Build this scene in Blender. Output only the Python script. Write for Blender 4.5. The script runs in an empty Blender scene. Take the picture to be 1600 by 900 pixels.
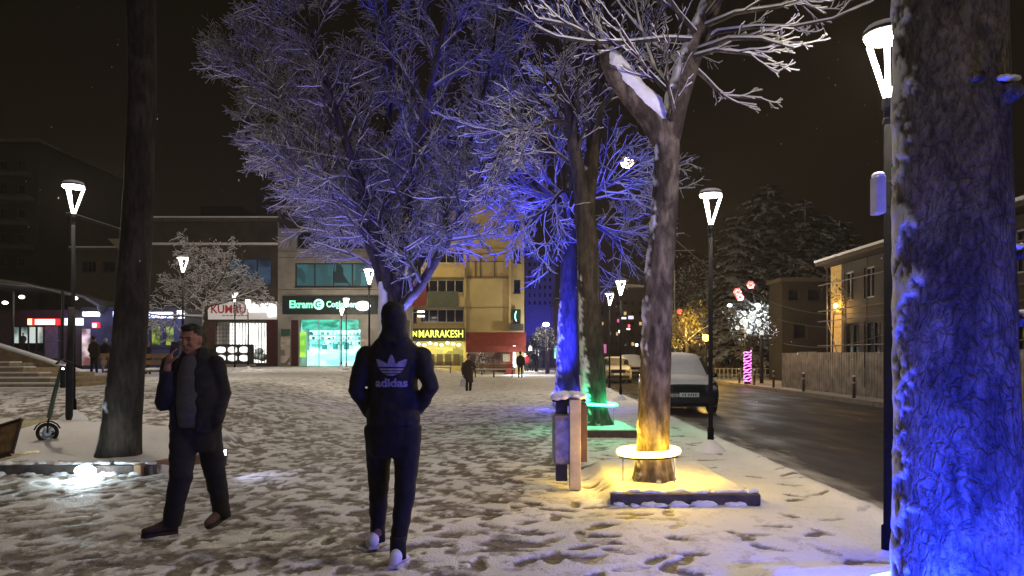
import bpy, math, random
import numpy as np
from mathutils import Vector, Matrix, noise as mnoise
from mathutils.bvhtree import BVHTree
random.seed(7)
R = math.radians
S = bpy.context.scene
COL = S.collection

# ------------------------------------------------------------------ camera, sky, sky glow
EYE = 1.45
FPX = 1155.0
cam_d = bpy.data.cameras.new('camera')
cam_d.sensor_width = 36.0
cam_d.lens = FPX / 1600.0 * 36.0
cam_d.shift_y = 106.0 / 1600.0
cam_d.clip_start = 0.05
cam_d.clip_end = 900.0
cam = bpy.data.objects.new('camera', cam_d)
cam.location = (0, 0, EYE)
cam.rotation_euler = (R(90), 0, 0)
COL.objects.link(cam)
S.camera = cam

W = bpy.data.worlds.new('World')
S.world = W
W.use_nodes = True
nt = W.node_tree
nt.nodes.clear()
_o = nt.nodes.new('ShaderNodeOutputWorld')
_b = nt.nodes.new('ShaderNodeBackground')
_tc = nt.nodes.new('ShaderNodeTexCoord')
_sx = nt.nodes.new('ShaderNodeSeparateXYZ')
_rp = nt.nodes.new('ShaderNodeValToRGB')
_rp.color_ramp.elements[0].position = 0.0
_rp.color_ramp.elements[0].color = (0.0060, 0.0042, 0.0022, 1)
_rp.color_ramp.elements[1].position = 0.55
_rp.color_ramp.elements[1].color = (0.0030, 0.0022, 0.0010, 1)
nt.links.new(_tc.outputs['Generated'], _sx.inputs[0])
nt.links.new(_sx.outputs['Z'], _rp.inputs[0])
nt.links.new(_rp.outputs[0], _b.inputs[0])
_b.inputs[1].default_value = 1.0
nt.links.new(_b.outputs[0], _o.inputs[0])

# city glow coming down through the cloud: very wide, weak, warm
sun_d = bpy.data.lights.new('sky_glow', 'SUN')
sun_d.energy = 0.30
sun_d.angle = R(100)
sun_d.color = (1.0, 0.85, 0.70)
sun = bpy.data.objects.new('sky_glow', sun_d)
sun.rotation_euler = (R(8), R(-6), 0)
sun.location = (0, 0, 30)
COL.objects.link(sun)

S.view_settings.view_transform = 'Standard'
S.view_settings.look = 'None'
S.view_settings.exposure = 0.42
S.view_settings.gamma = 1.0
S.view_settings.use_curve_mapping = False
S.render.engine = 'CYCLES'
S.cycles.use_denoising = True
S.cycles.max_bounces = 5
S.cycles.diffuse_bounces = 3
S.cycles.glossy_bounces = 3
S.cycles.transparent_max_bounces = 8
S.cycles.sample_clamp_indirect = 3.0
S.cycles.caustics_reflective = False
S.cycles.caustics_refractive = False


def P(px, py, Y):
    return Vector(((px - 800.0) / FPX * Y, Y, EYE - (py - 556.0) / FPX * Y))


# ------------------------------------------------------------------ object bookkeeping
def empty(name, loc, rz=0.0):
    o = bpy.data.objects.new(name, None)
    o.empty_display_size = 0.2
    o.location = loc
    o.rotation_euler = (0, 0, rz)
    COL.objects.link(o)
    return o


def tag(o, label=None, cat=None, group=None, kind=None):
    if label: o['label'] = label
    if cat: o['category'] = cat
    if group: o['group'] = group
    if kind: o['kind'] = kind
    return o


def thing(name, loc, label, cat, group=None, rz=0.0):
    return tag(empty(name, loc, rz), label, cat, group)


def root_loc(o):
    v = Vector((0, 0, 0))
    while o is not None:
        v += Vector(o.location)
        o = o.parent
    return v


def copy_tree(o, parent=None):
    c = o.copy()
    COL.objects.link(c)
    c.parent = parent
    for ch in list(o.children):
        copy_tree(ch, c)
    return c


# ------------------------------------------------------------------ mesh builder
def frame_of(d):
    d = d.normalized()
    up = Vector((0, 0, 1)) if abs(d.z) < 0.93 else Vector((0, 1, 0))
    a = d.cross(up).normalized()
    b = a.cross(d).normalized()
    return a, b


class MB:
    def __init__(s):
        s.v = []; s.f = []; s.attr = None

    def add(s, vs, fs):
        n = len(s.v)
        s.v.extend(vs)
        s.f.extend([tuple(i + n for i in f) for f in fs])

    def box(s, c, size, rz=0.0, rx=0.0, ry=0.0):
        hx, hy, hz = size[0] / 2, size[1] / 2, size[2] / 2
        M = Matrix.Translation(Vector(c)) @ Matrix.Rotation(rz, 4, 'Z') @ Matrix.Rotation(ry, 4, 'Y') @ Matrix.Rotation(rx, 4, 'X')
        vs = [tuple(M @ Vector((x * hx, y * hy, z * hz))) for x, y, z in
              ((-1, -1, -1), (1, -1, -1), (1, 1, -1), (-1, 1, -1), (-1, -1, 1), (1, -1, 1), (1, 1, 1), (-1, 1, 1))]
        s.add(vs, [(0, 3, 2, 1), (4, 5, 6, 7), (0, 1, 5, 4), (1, 2, 6, 5), (2, 3, 7, 6), (3, 0, 4, 7)])
        return s

    def span(s, a, b):
        a = Vector(a); b = Vector(b)
        return s.box((a + b) / 2, (abs(b.x - a.x), abs(b.y - a.y), abs(b.z - a.z)))

    def tube(s, pts, rad, n=6, cap=True, flat=1.0):
        pts = [Vector(p) for p in pts]
        base = len(s.v)
        k = len(pts)
        prev = None
        for i, p in enumerate(pts):
            d = (pts[min(i + 1, k - 1)] - pts[max(i - 1, 0)])
            if d.length < 1e-9: d = Vector((0, 0, 1))
            if prev is None:
                a, b = frame_of(d)
            else:
                dn = d.normalized()
                a = (prev - dn * prev.dot(dn))
                if a.length < 1e-6: a, b = frame_of(d)
                a.normalize()
                b = a.cross(dn).normalized()
            prev = a
            r = rad[i] if hasattr(rad, '__len__') else rad
            for j in range(n):
                t = 2 * math.pi * j / n
                s.v.append(tuple(p + a * (math.cos(t) * r) + b * (math.sin(t) * r * flat)))
        for i in range(k - 1):
            for j in range(n):
                j2 = (j + 1) % n
                s.f.append((base + i * n + j, base + i * n + j2, base + (i + 1) * n + j2, base + (i + 1) * n + j))
        if cap:
            s.f.append(tuple(base + j for j in range(n))[::-1])
            s.f.append(tuple(base + (k - 1) * n + j for j in range(n)))
        return s

    def loft(s, rings, cap=True):
        base = len(s.v); n = len(rings[0])
        for r in rings: s.v.extend([tuple(p) for p in r])
        for i in range(len(rings) - 1):
            for j in range(n):
                j2 = (j + 1) % n
                s.f.append((base + i * n + j, base + i * n + j2, base + (i + 1) * n + j2, base + (i + 1) * n + j))
        if cap:
            s.f.append(tuple(base + j for j in range(n))[::-1])
            s.f.append(tuple(base + (len(rings) - 1) * n + j for j in range(n)))
        return s

    def ell(s, c, r, n=14, m=9, M=None):
        c = Vector(c)
        if not hasattr(r, '__len__'): r = (r, r, r)
        rings = []
        for i in range(m):
            ph = math.pi * (i + 0.5) / m - math.pi / 2
            ring = []
            for j in range(n):
                t = 2 * math.pi * j / n
                q = Vector((math.cos(ph) * math.cos(t) * r[0], math.cos(ph) * math.sin(t) * r[1], math.sin(ph) * r[2]))
                if M is not None: q = M @ q
                ring.append(c + q)
            rings.append(ring)
        return s.loft(rings)

    def prism(s, pts, off):
        """planar outline (list of 3D points) pushed along off"""
        n = len(pts); off = Vector(off)
        vs = [tuple(Vector(p)) for p in pts] + [tuple(Vector(p) + off) for p in pts]
        fs = [tuple(range(n)), tuple(range(2 * n - 1, n - 1, -1))]
        for i in range(n):
            j = (i + 1) % n
            fs.append((i, i + n, j + n, j))
        s.add(vs, fs)
        return s

    def torus(s, c, Rr, r, n=40, m=8, tilt=(0, 0)):
        M = Matrix.Rotation(tilt[0], 3, 'X') @ Matrix.Rotation(tilt[1], 3, 'Y')
        c = Vector(c); base = len(s.v)
        for i in range(n):
            t = 2 * math.pi * i / n
            for j in range(m):
                u = 2 * math.pi * j / m
                q = Vector(((Rr + r * math.cos(u)) * math.cos(t), (Rr + r * math.cos(u)) * math.sin(t), r * math.sin(u)))
                s.v.append(tuple(c + M @ q))
        for i in range(n):
            for j in range(m):
                i2 = (i + 1) % n; j2 = (j + 1) % m
                s.f.append((base + i * m + j, base + i2 * m + j, base + i2 * m + j2, base + i * m + j2))
        return s

    def build(s, name, mat, parent=None, smooth=False, bevel=0.0, label=None):
        me = bpy.data.meshes.new(name)
        off = root_loc(parent) if parent is not None else Vector((0, 0, 0))
        if parent is not None:
            me.from_pydata([(a - off.x, b - off.y, c - off.z) for a, b, c in s.v], [], s.f)
        else:
            me.from_pydata(s.v, [], s.f)
        if smooth:
            me.polygons.foreach_set('use_smooth', [True] * len(me.polygons))
        me.materials.append(mat)
        o = bpy.data.objects.new(name, me)
        COL.objects.link(o)
        if parent is not None: o.parent = parent
        if bevel > 0:
            m = o.modifiers.new('bevel', 'BEVEL'); m.width = bevel; m.segments = 2; m.limit_method = 'ANGLE'
        if label: o['label'] = label
        me.update()
        return o


def remeshed(name, mb, voxel, mat, parent, smooth_it=3, wrinkle=0.0, wscale=9.0, label=None):
    """fuse the pieces of mb into one continuous skin"""
    tmp = mb.build('tmp_' + name, mat)
    m = tmp.modifiers.new('r', 'REMESH'); m.mode = 'VOXEL'; m.voxel_size = voxel; m.use_smooth_shade = True
    if smooth_it:
        m2 = tmp.modifiers.new('s', 'SMOOTH'); m2.iterations = smooth_it; m2.factor = 0.5
    bpy.context.view_layer.update()
    dg = bpy.context.evaluated_depsgraph_get()
    me = bpy.data.meshes.new_from_object(tmp.evaluated_get(dg))
    old = tmp.data
    bpy.data.objects.remove(tmp); bpy.data.meshes.remove(old)
    if wrinkle:
        me.update()
        for v in me.vertices:
            q = v.co
            w = mnoise.noise(Vector((q.x * wscale, q.y * wscale, q.z * wscale * 1.8))) + 0.5 * mnoise.noise(q * wscale * 2.7)
            v.co = q + v.normal * (w * wrinkle)
    off = root_loc(parent)
    me.transform(Matrix.Translation(-off))
    me.polygons.foreach_set('use_smooth', [True] * len(me.polygons))
    me.name = name
    o = bpy.data.objects.new(name, me)
    if not me.materials: me.materials.append(mat)
    COL.objects.link(o); o.parent = parent
    if label: o['label'] = label
    return o


# ------------------------------------------------------------------ materials
def _n(nt, t, **kw):
    n = nt.nodes.new(t)
    for k, v in kw.items(): setattr(n, k, v)
    return n


MATS = {}


def mat(name, col, rough=0.7, metal=0.0, var=0.25, scale=6.0, bump=0.0, bscale=40.0, spec=0.3, alpha=1.0):
    if name in MATS: return MATS[name]
    m = bpy.data.materials.new(name); m.use_nodes = True
    t = m.node_tree; b = t.nodes['Principled BSDF']
    b.inputs['Roughness'].default_value = rough
    b.inputs['Metallic'].default_value = metal
    b.inputs['Specular IOR Level'].default_value = spec
    tc = _n(t, 'ShaderNodeTexCoord')
    no = _n(t, 'ShaderNodeTexNoise'); no.inputs['Scale'].default_value = scale; no.inputs['Detail'].default_value = 5
    t.links.new(tc.outputs['Object'], no.inputs['Vector'])
    rp = _n(t, 'ShaderNodeValToRGB')
    c = np.array(col[:3])
    rp.color_ramp.elements[0].position = 0.3; rp.color_ramp.elements[1].position = 0.72
    rp.color_ramp.elements[0].color = tuple(np.clip(c * (1 - var), 0, 1)) + (1,)
    rp.color_ramp.elements[1].color = tuple(np.clip(c * (1 + var), 0, 1)) + (1,)
    t.links.new(no.outputs['Fac'], rp.inputs[0]); t.links.new(rp.outputs[0], b.inputs['Base Color'])
    if bump:
        n2 = _n(t, 'ShaderNodeTexNoise'); n2.inputs['Scale'].default_value = bscale; n2.inputs['Detail'].default_value = 4
        t.links.new(tc.outputs['Object'], n2.inputs['Vector'])
        bp = _n(t, 'ShaderNodeBump'); bp.inputs['Strength'].default_value = bump; bp.inputs['Distance'].default_value = 0.02
        t.links.new(n2.outputs['Fac'], bp.inputs['Height']); t.links.new(bp.outputs[0], b.inputs['Normal'])
    if alpha < 1: b.inputs['Alpha'].default_value = alpha
    MATS[name] = m
    return m


def emat(name, col, strength, base=(0.8, 0.8, 0.8)):
    if name in MATS: return MATS[name]
    m = bpy.data.materials.new(name); m.use_nodes = True
    b = m.node_tree.nodes['Principled BSDF']
    b.inputs['Base Color'].default_value = tuple(base) + (1,)
    b.inputs['Emission Color'].default_value = tuple(col) + (1,)
    b.inputs['Emission Strength'].default_value = strength
    b.inputs['Roughness'].default_value = 0.5
    MATS[name] = m
    return m


def emat_tex(name, c1, c2, strength, scale=3.0, kind='noise', stretch=(1, 1, 1), lo=0.35, hi=0.65):
    """a lit interior seen through glass: broken up by goods and fittings"""
    if name in MATS: return MATS[name]
    m = bpy.data.materials.new(name); m.use_nodes = True
    t = m.node_tree; b = t.nodes['Principled BSDF']
    tc = _n(t, 'ShaderNodeTexCoord'); mp = _n(t, 'ShaderNodeMapping'); mp.inputs['Scale'].default_value = stretch
    t.links.new(tc.outputs['Object'], mp.inputs[0])
    if kind == 'noise':
        no = _n(t, 'ShaderNodeTexNoise'); no.inputs['Scale'].default_value = scale; no.inputs['Detail'].default_value = 6
    else:
        no = _n(t, 'ShaderNodeTexVoronoi'); no.inputs['Scale'].default_value = scale; no.distance = 'CHEBYCHEV'
    t.links.new(mp.outputs[0], no.inputs['Vector'])
    rp = _n(t, 'ShaderNodeValToRGB')
    rp.color_ramp.elements[0].position = lo; rp.color_ramp.elements[1].position = hi
    rp.color_ramp.elements[0].color = tuple(c1) + (1,); rp.color_ramp.elements[1].color = tuple(c2) + (1,)
    src = no.outputs['Fac'] if kind == 'noise' else no.outputs['Color']
    t.links.new(src, rp.inputs[0]); t.links.new(rp.outputs[0], b.inputs['Emission Color'])
    t.links.new(rp.outputs[0], b.inputs['Base Color'])
    b.inputs['Emission Strength'].default_value = strength
    MATS[name] = m
    return m


def bark_mat(name, c_dark, c_light, snow_dir=(-0.3, -0.1, 1.0), th=0.55, soft=0.25, pscale=4.0, fissure=18.0, zst=0.22, bstr=0.7, bdist=0.015, plates=0.0):
    """bark with patches; snow lies where the surface faces snow_dir, or where the mesh attribute 'snow' says"""
    if name in MATS: return MATS[name]
    m = bpy.data.materials.new(name); m.use_nodes = True
    t = m.node_tree; b = t.nodes['Principled BSDF']; L = t.links.new
    tc = _n(t, 'ShaderNodeTexCoord'); mp = _n(t, 'ShaderNodeMapping'); mp.inputs['Scale'].default_value = (1, 1, 0.45)
    L(tc.outputs['Object'], mp.inputs[0])
    n1 = _n(t, 'ShaderNodeTexNoise'); n1.inputs['Scale'].default_value = pscale; n1.inputs['Detail'].default_value = 6; n1.inputs['Distortion'].default_value = 0.6
    L(mp.outputs[0], n1.inputs['Vector'])
    r1 = _n(t, 'ShaderNodeValToRGB')
    r1.color_ramp.elements[0].position = 0.40; r1.color_ramp.elements[1].position = 0.62
    r1.color_ramp.elements[0].color = tuple(c_dark) + (1,); r1.color_ramp.elements[1].color = tuple(c_light) + (1,)
    L(n1.outputs['Fac'], r1.inputs[0])
    mp2 = _n(t, 'ShaderNodeMapping'); mp2.inputs['Scale'].default_value = (1, 1, zst); L(tc.outputs['Object'], mp2.inputs[0])
    n2 = _n(t, 'ShaderNodeTexNoise'); n2.inputs['Scale'].default_value = fissure; n2.inputs['Detail'].default_value = 8; n2.inputs['Roughness'].default_value = 0.65
    L(mp2.outputs[0], n2.inputs['Vector'])
    r2 = _n(t, 'ShaderNodeValToRGB'); r2.color_ramp.elements[0].position = 0.36; r2.color_ramp.elements[1].position = 0.6
    r2.color_ramp.elements[0].color = (0.35, 0.35, 0.35, 1); r2.color_ramp.elements[1].color = (1.1, 1.1, 1.1, 1)
    L(n2.outputs['Fac'], r2.inputs[0])
    mx = _n(t, 'ShaderNodeMix', data_type='RGBA', blend_type='MULTIPLY'); mx.inputs[0].default_value = 0.85
    L(r1.outputs[0], mx.inputs[6]); L(r2.outputs[0], mx.inputs[7])
    hsrc = n2.outputs['Fac']
    if plates:
        wn = _n(t, 'ShaderNodeTexNoise'); wn.inputs['Scale'].default_value = 9; wn.inputs['Detail'].default_value = 5; L(tc.outputs['Object'], wn.inputs['Vector'])
        wv = _n(t, 'ShaderNodeVectorMath', operation='MULTIPLY_ADD'); wv.inputs[1].default_value = (0.12, 0.12, 0.12); L(wn.outputs['Color'], wv.inputs[0]); L(tc.outputs['Object'], wv.inputs[2])
        m3 = _n(t, 'ShaderNodeMapping'); m3.inputs['Scale'].default_value = (1, 1, 0.38); L(wv.outputs[0], m3.inputs[0])
        vo = _n(t, 'ShaderNodeTexVoronoi'); vo.feature = 'DISTANCE_TO_EDGE'; vo.inputs['Scale'].default_value = plates; L(m3.outputs[0], vo.inputs['Vector'])
        vr = _n(t, 'ShaderNodeMapRange'); vr.inputs['From Max'].default_value = 0.16; vr.inputs['To Min'].default_value = 0.30; L(vo.outputs['Distance'], vr.inputs['Value'])
        mx2 = _n(t, 'ShaderNodeMix', data_type='RGBA', blend_type='MULTIPLY'); mx2.inputs[0].default_value = 0.4; L(mx.outputs[2], mx2.inputs[6]); L(vr.outputs[0], mx2.inputs[7]); mx = mx2
        ha = _n(t, 'ShaderNodeMath', operation='MULTIPLY_ADD'); ha.inputs[1].default_value = 0.4; L(vr.outputs[0], ha.inputs[0]); L(n2.outputs['Fac'], ha.inputs[2]); hsrc = ha.outputs[0]
    ge = _n(t, 'ShaderNodeNewGeometry')
    dp = _n(t, 'ShaderNodeVectorMath', operation='DOT_PRODUCT'); dp.inputs[1].default_value = Vector(snow_dir).normalized()
    L(ge.outputs['Normal'], dp.inputs[0])
    n3 = _n(t, 'ShaderNodeTexNoise'); n3.inputs['Scale'].default_value = 7.0; n3.inputs['Detail'].default_value = 5
    L(tc.outputs['Object'], n3.inputs['Vector'])
    ma = _n(t, 'ShaderNodeMath', operation='MULTIPLY_ADD'); ma.inputs[1].default_value = 0.9; ma.inputs[2].default_value = -0.45
    L(n3.outputs['Fac'], ma.inputs[0])
    ad = _n(t, 'ShaderNodeMath', operation='ADD'); L(dp.outputs['Value'], ad.inputs[0]); L(ma.outputs[0], ad.inputs[1])
    mr = _n(t, 'ShaderNodeMapRange'); mr.inputs['From Min'].default_value = th - soft / 2; mr.inputs['From Max'].default_value = th + soft / 2
    L(ad.outputs[0], mr.inputs['Value'])
    at = _n(t, 'ShaderNodeAttribute'); at.attribute_name = 'snow'
    mm = _n(t, 'ShaderNodeMath', operation='MAXIMUM'); L(mr.outputs[0], mm.inputs[0]); L(at.outputs['Fac'], mm.inputs[1])
    mc = _n(t, 'ShaderNodeMix', data_type='RGBA'); L(mm.outputs[0], mc.inputs[0]); L(mx.outputs[2], mc.inputs[6]); mc.inputs[7].default_value = (0.78, 0.79, 0.82, 1)
    L(mc.outputs[2], b.inputs['Base Color'])
    b.inputs['Roughness'].default_value = 0.85; b.inputs['Specular IOR Level'].default_value = 0.2
    bp = _n(t, 'ShaderNodeBump'); bp.inputs['Strength'].default_value = bstr; bp.inputs['Distance'].default_value = bdist
    L(hsrc, bp.inputs['Height']); L(bp.outputs[0], b.inputs['Normal'])
    MATS[name] = m
    return m


SNOW = mat('lying_snow', (0.76, 0.76, 0.78), 0.6, var=0.08, scale=3, bump=0.5, bscale=25)
DARK_METAL = mat('dark_metal', (0.018, 0.017, 0.019), 0.7, 0.0, spec=0.15)
BARK = bark_mat('plane_bark', (0.055, 0.043, 0.031), (0.19, 0.155, 0.11), th=0.62, pscale=7.0, zst=0.35, bstr=1.0)
BARK_DARK = bark_mat('dark_bark', (0.035, 0.028, 0.022), (0.085, 0.068, 0.055), th=0.62)
TWIG = bark_mat('snowy_twig', (0.055, 0.042, 0.032), (0.10, 0.08, 0.06), snow_dir=(-0.25, -0.15, 1.0), th=0.20, soft=0.5)


# ------------------------------------------------------------------ numpy noise
def _hash(ix, iy, seed):
    h = (ix.astype(np.int64) * 374761393 + iy.astype(np.int64) * 668265263 + seed * 2147483647) & 0xFFFFFFFF
    h = ((h ^ (h >> 13)) * 1274126177) & 0xFFFFFFFF
    return ((h ^ (h >> 16)) & 0xFFFFFF) / float(0xFFFFFF)


def vnoise(x, y, seed=0):
    ix = np.floor(x); iy = np.floor(y)
    fx = x - ix; fy = y - iy
    ux = fx * fx * fx * (fx * (fx * 6 - 15) + 10); uy = fy * fy * fy * (fy * (fy * 6 - 15) + 10)
    a = _hash(ix, iy, seed); b = _hash(ix + 1, iy, seed); c = _hash(ix, iy + 1, seed); d = _hash(ix + 1, iy + 1, seed)
    return (a * (1 - ux) + b * ux) * (1 - uy) + (c * (1 - ux) + d * ux) * uy


def fbm(x, y, seed=0, oct=4, gain=0.5):
    s = 0; amp = 1; tot = 0
    for i in range(oct):
        s = s + amp * vnoise(x * 2 ** i + 17.3 * i, y * 2 ** i - 9.1 * i, seed + i * 31); tot += amp; amp *= gain
    return s / tot


def sst(a, b, x):
    t = np.clip((x - a) / (b - a), 0, 1)
    return t * t * (3 - 2 * t)


# ------------------------------------------------------------------ ground: trampled snow on the square
def edge_x(Y): return 3.22 + 0.033 * Y           # kerb between pavement and road
def far_kerb(Y): return 10.9 + 0.022 * Y

BEDS = [(-14.0, -4.35, 9.1, 12.0), (0.95, 2.42, 7.25, 9.6), (1.2, 2.3, 13.2, 15.6), (1.2, 2.3, 19.2, 21.6), (1.5, 3.0, 2.6, 4.9)]


def ground_z(X, Y):
    X = np.asarray(X, float); Y = np.asarray(Y, float)
    z = 0.70 * sst(0, 1, (-X - 2.0) / 6.0) * sst(0, 1, (Y - 8.0) / 8.0)
    for i, (x0, x1, y0, y1) in enumerate(BEDS):
        m = sst(x0 - 0.10, x0 + 0.15, X) * (1 - sst(x1 - 0.10, x1 + 0.12, X)) * sst(y0 - 0.03, y0 + 0.05, Y) * (1 - sst(y1 - 0.3, y1 + 0.3, Y))
        z = z + m * 0.115
    z = z - 0.22 * sst(-0.02, 0.16, X - edge_x(Y))
    return z


def gz(x, y): return float(ground_z(x, y))


def make_ground():
    nr, nc = 760, 620
    t = np.linspace(0, 1, nr)
    A = 2.0
    ys = (1.2 + A) * ((90.0 + A) / (1.2 + A)) ** t - A
    us = np.linspace(-1.05, 0.78, nc)
    Y, U = np.meshgrid(ys, us, indexing='ij')
    X = U * (Y + A)
    base = ground_z(X, Y)
    inbed = np.zeros_like(X)
    for (x0, x1, y0, y1) in BEDS:
        inbed = np.maximum(inbed, sst(x0 - 0.1, x0 + 0.2, X) * (1 - sst(x1 - 0.2, x1 + 0.1, X)) * sst(y0, y0 + 0.2, Y) * (1 - sst(y1 - 0.2, y1 + 0.2, Y)))
    wx = X + 0.35 * (fbm(X * 1.3, Y * 1.3, 5) - 0.5); wy = Y + 0.35 * (fbm(X * 1.3, Y * 1.3, 9) - 0.5)
    big = fbm(wx * 0.45, wy * 0.45, 3, 3)
    n1 = 0.7 * fbm(wx * 8.5, wy * 6.4, 11, 4, 0.6) + 0.3 * fbm(wx * 3.1, wy * 2.4, 15, 4, 0.6)
    n2 = fbm(wx * 16, wy * 12, 21, 3, 0.6)
    tread = (0.22 * sst(2.9, 1.9, X - 0.02 * Y) + 0.78 * sst(0.55, -0.75, X - 0.16 * (Y - 5.0) + 0.5 * (fbm(X * 0.8, Y * 0.8, 55) - 0.5))) * (1 - inbed)
    tread = tread * (1 - 0.85 * sst(-3.0, -4.6, X) * sst(9.5, 8.0, Y) * sst(5.3, 6.8, Y))
    density = 0.24 + 0.42 * (big - 0.35)
    wear = sst(0.555 - density * 0.20, 0.64 - density * 0.20, n1) * (0.15 + 0.85 * tread)
    wear = wear * (0.55 + 0.45 * sst(0.35, 0.6, n2))
    wear *= (1 - 0.5 * sst(9, 30, Y))
    # single footprints on the cleaner snow
    rng = np.random.RandomState(4)
    fp = np.zeros_like(X)
    trails = []
    for k in range(760):
        x = rng.uniform(-9, 0.4) if k > 45 else rng.uniform(0.2, 3.3); y = rng.uniform(1.5, 26); a = rng.uniform(-0.8, 0.8) + (math.pi / 2 if rng.rand() < 0.6 else 0)
        if k <= 45: a = math.pi / 2 + rng.uniform(-0.5, 0.5)
        for s_ in range(9 if k > 45 else 4):
            side = 0.10 if s_ % 2 else -0.10
            trails.append((x + math.cos(a) * 0.62 * s_ - math.sin(a) * side, y + math.sin(a) * 0.62 * s_ + math.cos(a) * side, a + rng.uniform(-0.15, 0.15)))
    for (x, y, a) in ((-5.6, 7.9, 1.2), (-5.0, 7.2, 1.4), (-4.55, 6.75, 1.1), (-5.2, 6.3, 1.3), (-3.9, 7.4, 1.5), (-4.1, 6.2, 1.2)):
        trails.append((x, y, a)); trails.append((x + 0.05, y + 0.05, a))
    for (x, y, a) in trails:
        if y > 30 or y < 1.5: continue
        st_ = rng.uniform(0.25, 1.0)
        if x > 0.16 * (y - 5) + 0.6 and rng.rand() < 0.5: continue
        i0 = np.searchsorted(ys, y - 0.3); i1 = np.searchsorted(ys, y + 0.3)
        j0 = np.searchsorted(us, (x - 0.3) / (y + A)) - 1; j1 = np.searchsorted(us, (x + 0.3) / (y + A)) + 1
        j0 = max(j0, 0)
        if j1 <= j0 or i1 <= i0: continue
        dx = X[i0:i1, j0:j1] - x; dy = Y[i0:i1, j0:j1] - y
        p = dx * math.cos(a) + dy * math.sin(a); q = -dx * math.sin(a) + dy * math.cos(a)
        dd = np.sqrt((p / 0.155) ** 2 + (q / (0.058 - 0.015 * np.clip(p / 0.15, -1, 1))) ** 2)
        fp[i0:i1, j0:j1] = np.maximum(fp[i0:i1, j0:j1], st_ * (1 - sst(0.80, 1.08, dd)))
    fp *= (1 - inbed * 0.9) * (X < edge_x(Y))
    fp *= 0.55 + 0.9 * sst(0.3, 0.62, fbm(X * 6, Y * 6, 88, 3))
    fp = np.clip(fp, 0, 1) * (1 - 0.3 * sst(9, 25, Y))
    wear = np.clip(np.maximum(wear * 0.85, fp * 0.95), 0, 1)
    bumpn = fbm(X * 1.1, Y * 1.1, 41, 4) - 0.5
    Z = base + 0.035 * bumpn + 0.016 * (n1 - 0.5) + 0.012 * (n2 - 0.5) - 0.012 * wear - 0.012 * fp + 0.02 * inbed * (fbm(X * 3, Y * 3, 77) - .3)
    # berm of pushed snow at the kerb
    e = X - edge_x(Y)
    Z += 0.045 * np.exp(-((e + 0.10) / 0.12) ** 2) * (0.5 + fbm(X * 3, Y * 2, 61))
    v = np.stack([X, Y, Z], -1).reshape(-1, 3)
    idx = np.arange(nr * nc).reshape(nr, nc)
    q = np.stack([idx[:-1, :-1], idx[:-1, 1:], idx[1:, 1:], idx[1:, :-1]], -1).reshape(-1, 4)
    me = bpy.data.meshes.new('snowy_square')
    me.vertices.add(len(v)); me.vertices.foreach_set('co', v.astype(np.float32).ravel())
    me.loops.add(q.size); me.loops.foreach_set('vertex_index', q.ravel().astype(np.int32))
    me.polygons.add(len(q)); me.polygons.foreach_set('loop_start', np.arange(0, q.size, 4, dtype=np.int32))
    me.polygons.foreach_set('use_smooth', np.ones(len(q), bool))
    me.update(calc_edges=True)
    at = me.attributes.new('wear', 'FLOAT', 'POINT'); at.data.foreach_set('value', wear.astype(np.float32).ravel())
    m = bpy.data.materials.new('trampled_snow'); m.use_nodes = True
    t = m.node_tree; b = t.nodes['Principled BSDF']; L = t.links.new
    tc = _n(t, 'ShaderNodeTexCoord')
    a = _n(t, 'ShaderNodeAttribute'); a.attribute_name = 'wear'
    n = _n(t, 'ShaderNodeTexNoise'); n.inputs['Scale'].default_value = 22; n.inputs['Detail'].default_value = 6; n.inputs['Roughness'].default_value = 0.65
    L(tc.outputs['Object'], n.inputs['Vector'])
    s1 = _n(t, 'ShaderNodeMath', operation='MULTIPLY_ADD'); s1.inputs[1].default_value = 0.9; s1.inputs[2].default_value = -0.45; L(n.outputs['Fac'], s1.inputs[0])
    s2 = _n(t, 'ShaderNodeMath', operation='ADD'); L(a.outputs['Fac'], s2.inputs[0]); L(s1.outputs[0], s2.inputs[1])
    mr = _n(t, 'ShaderNodeMapRange'); mr.inputs['From Min'].default_value = 0.12; mr.inputs['From Max'].default_value = 0.72; L(s2.outputs[0], mr.inputs['Value'])
    n_b = _n(t, 'ShaderNodeTexNoise'); n_b.inputs['Scale'].default_value = 0.7; n_b.inputs['Detail'].default_value = 5; L(tc.outputs['Object'], n_b.inputs['Vector'])
    rc = _n(t, 'ShaderNodeValToRGB'); rc.color_ramp.elements[0].position = 0.3; rc.color_ramp.elements[1].position = 0.7
    rc.color_ramp.elements[0].color = (0.66, 0.64, 0.62, 1); rc.color_ramp.elements[1].color = (0.78, 0.77, 0.77, 1); L(n_b.outputs['Fac'], rc.inputs[0])
    rd = _n(t, 'ShaderNodeValToRGB'); rd.color_ramp.elements[0].position = 0.35; rd.color_ramp.elements[1].position = 0.65
    rd.color_ramp.elements[0].color = (0.085, 0.065, 0.045, 1); rd.color_ramp.elements[1].color = (0.24, 0.205, 0.16, 1); L(n.outputs['Fac'], rd.inputs[0])
    mx = _n(t, 'ShaderNodeMix', data_type='RGBA'); L(mr.outputs[0], mx.inputs[0]); L(rc.outputs[0], mx.inputs[6]); L(rd.outputs[0], mx.inputs[7])
    L(mx.outputs[2], b.inputs['Base Color'])
    rr = _n(t, 'ShaderNodeMapRange'); rr.inputs['To Min'].default_value = 0.7; rr.inputs['To Max'].default_value = 0.58; L(mr.outputs[0], rr.inputs['Value']); L(rr.outputs[0], b.inputs['Roughness'])
    b.inputs['Specular IOR Level'].default_value = 0.3
    n3 = _n(t, 'ShaderNodeTexNoise'); n3.inputs['Scale'].default_value = 55; n3.inputs['Detail'].default_value = 5; L(tc.outputs['Object'], n3.inputs['Vector'])
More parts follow.
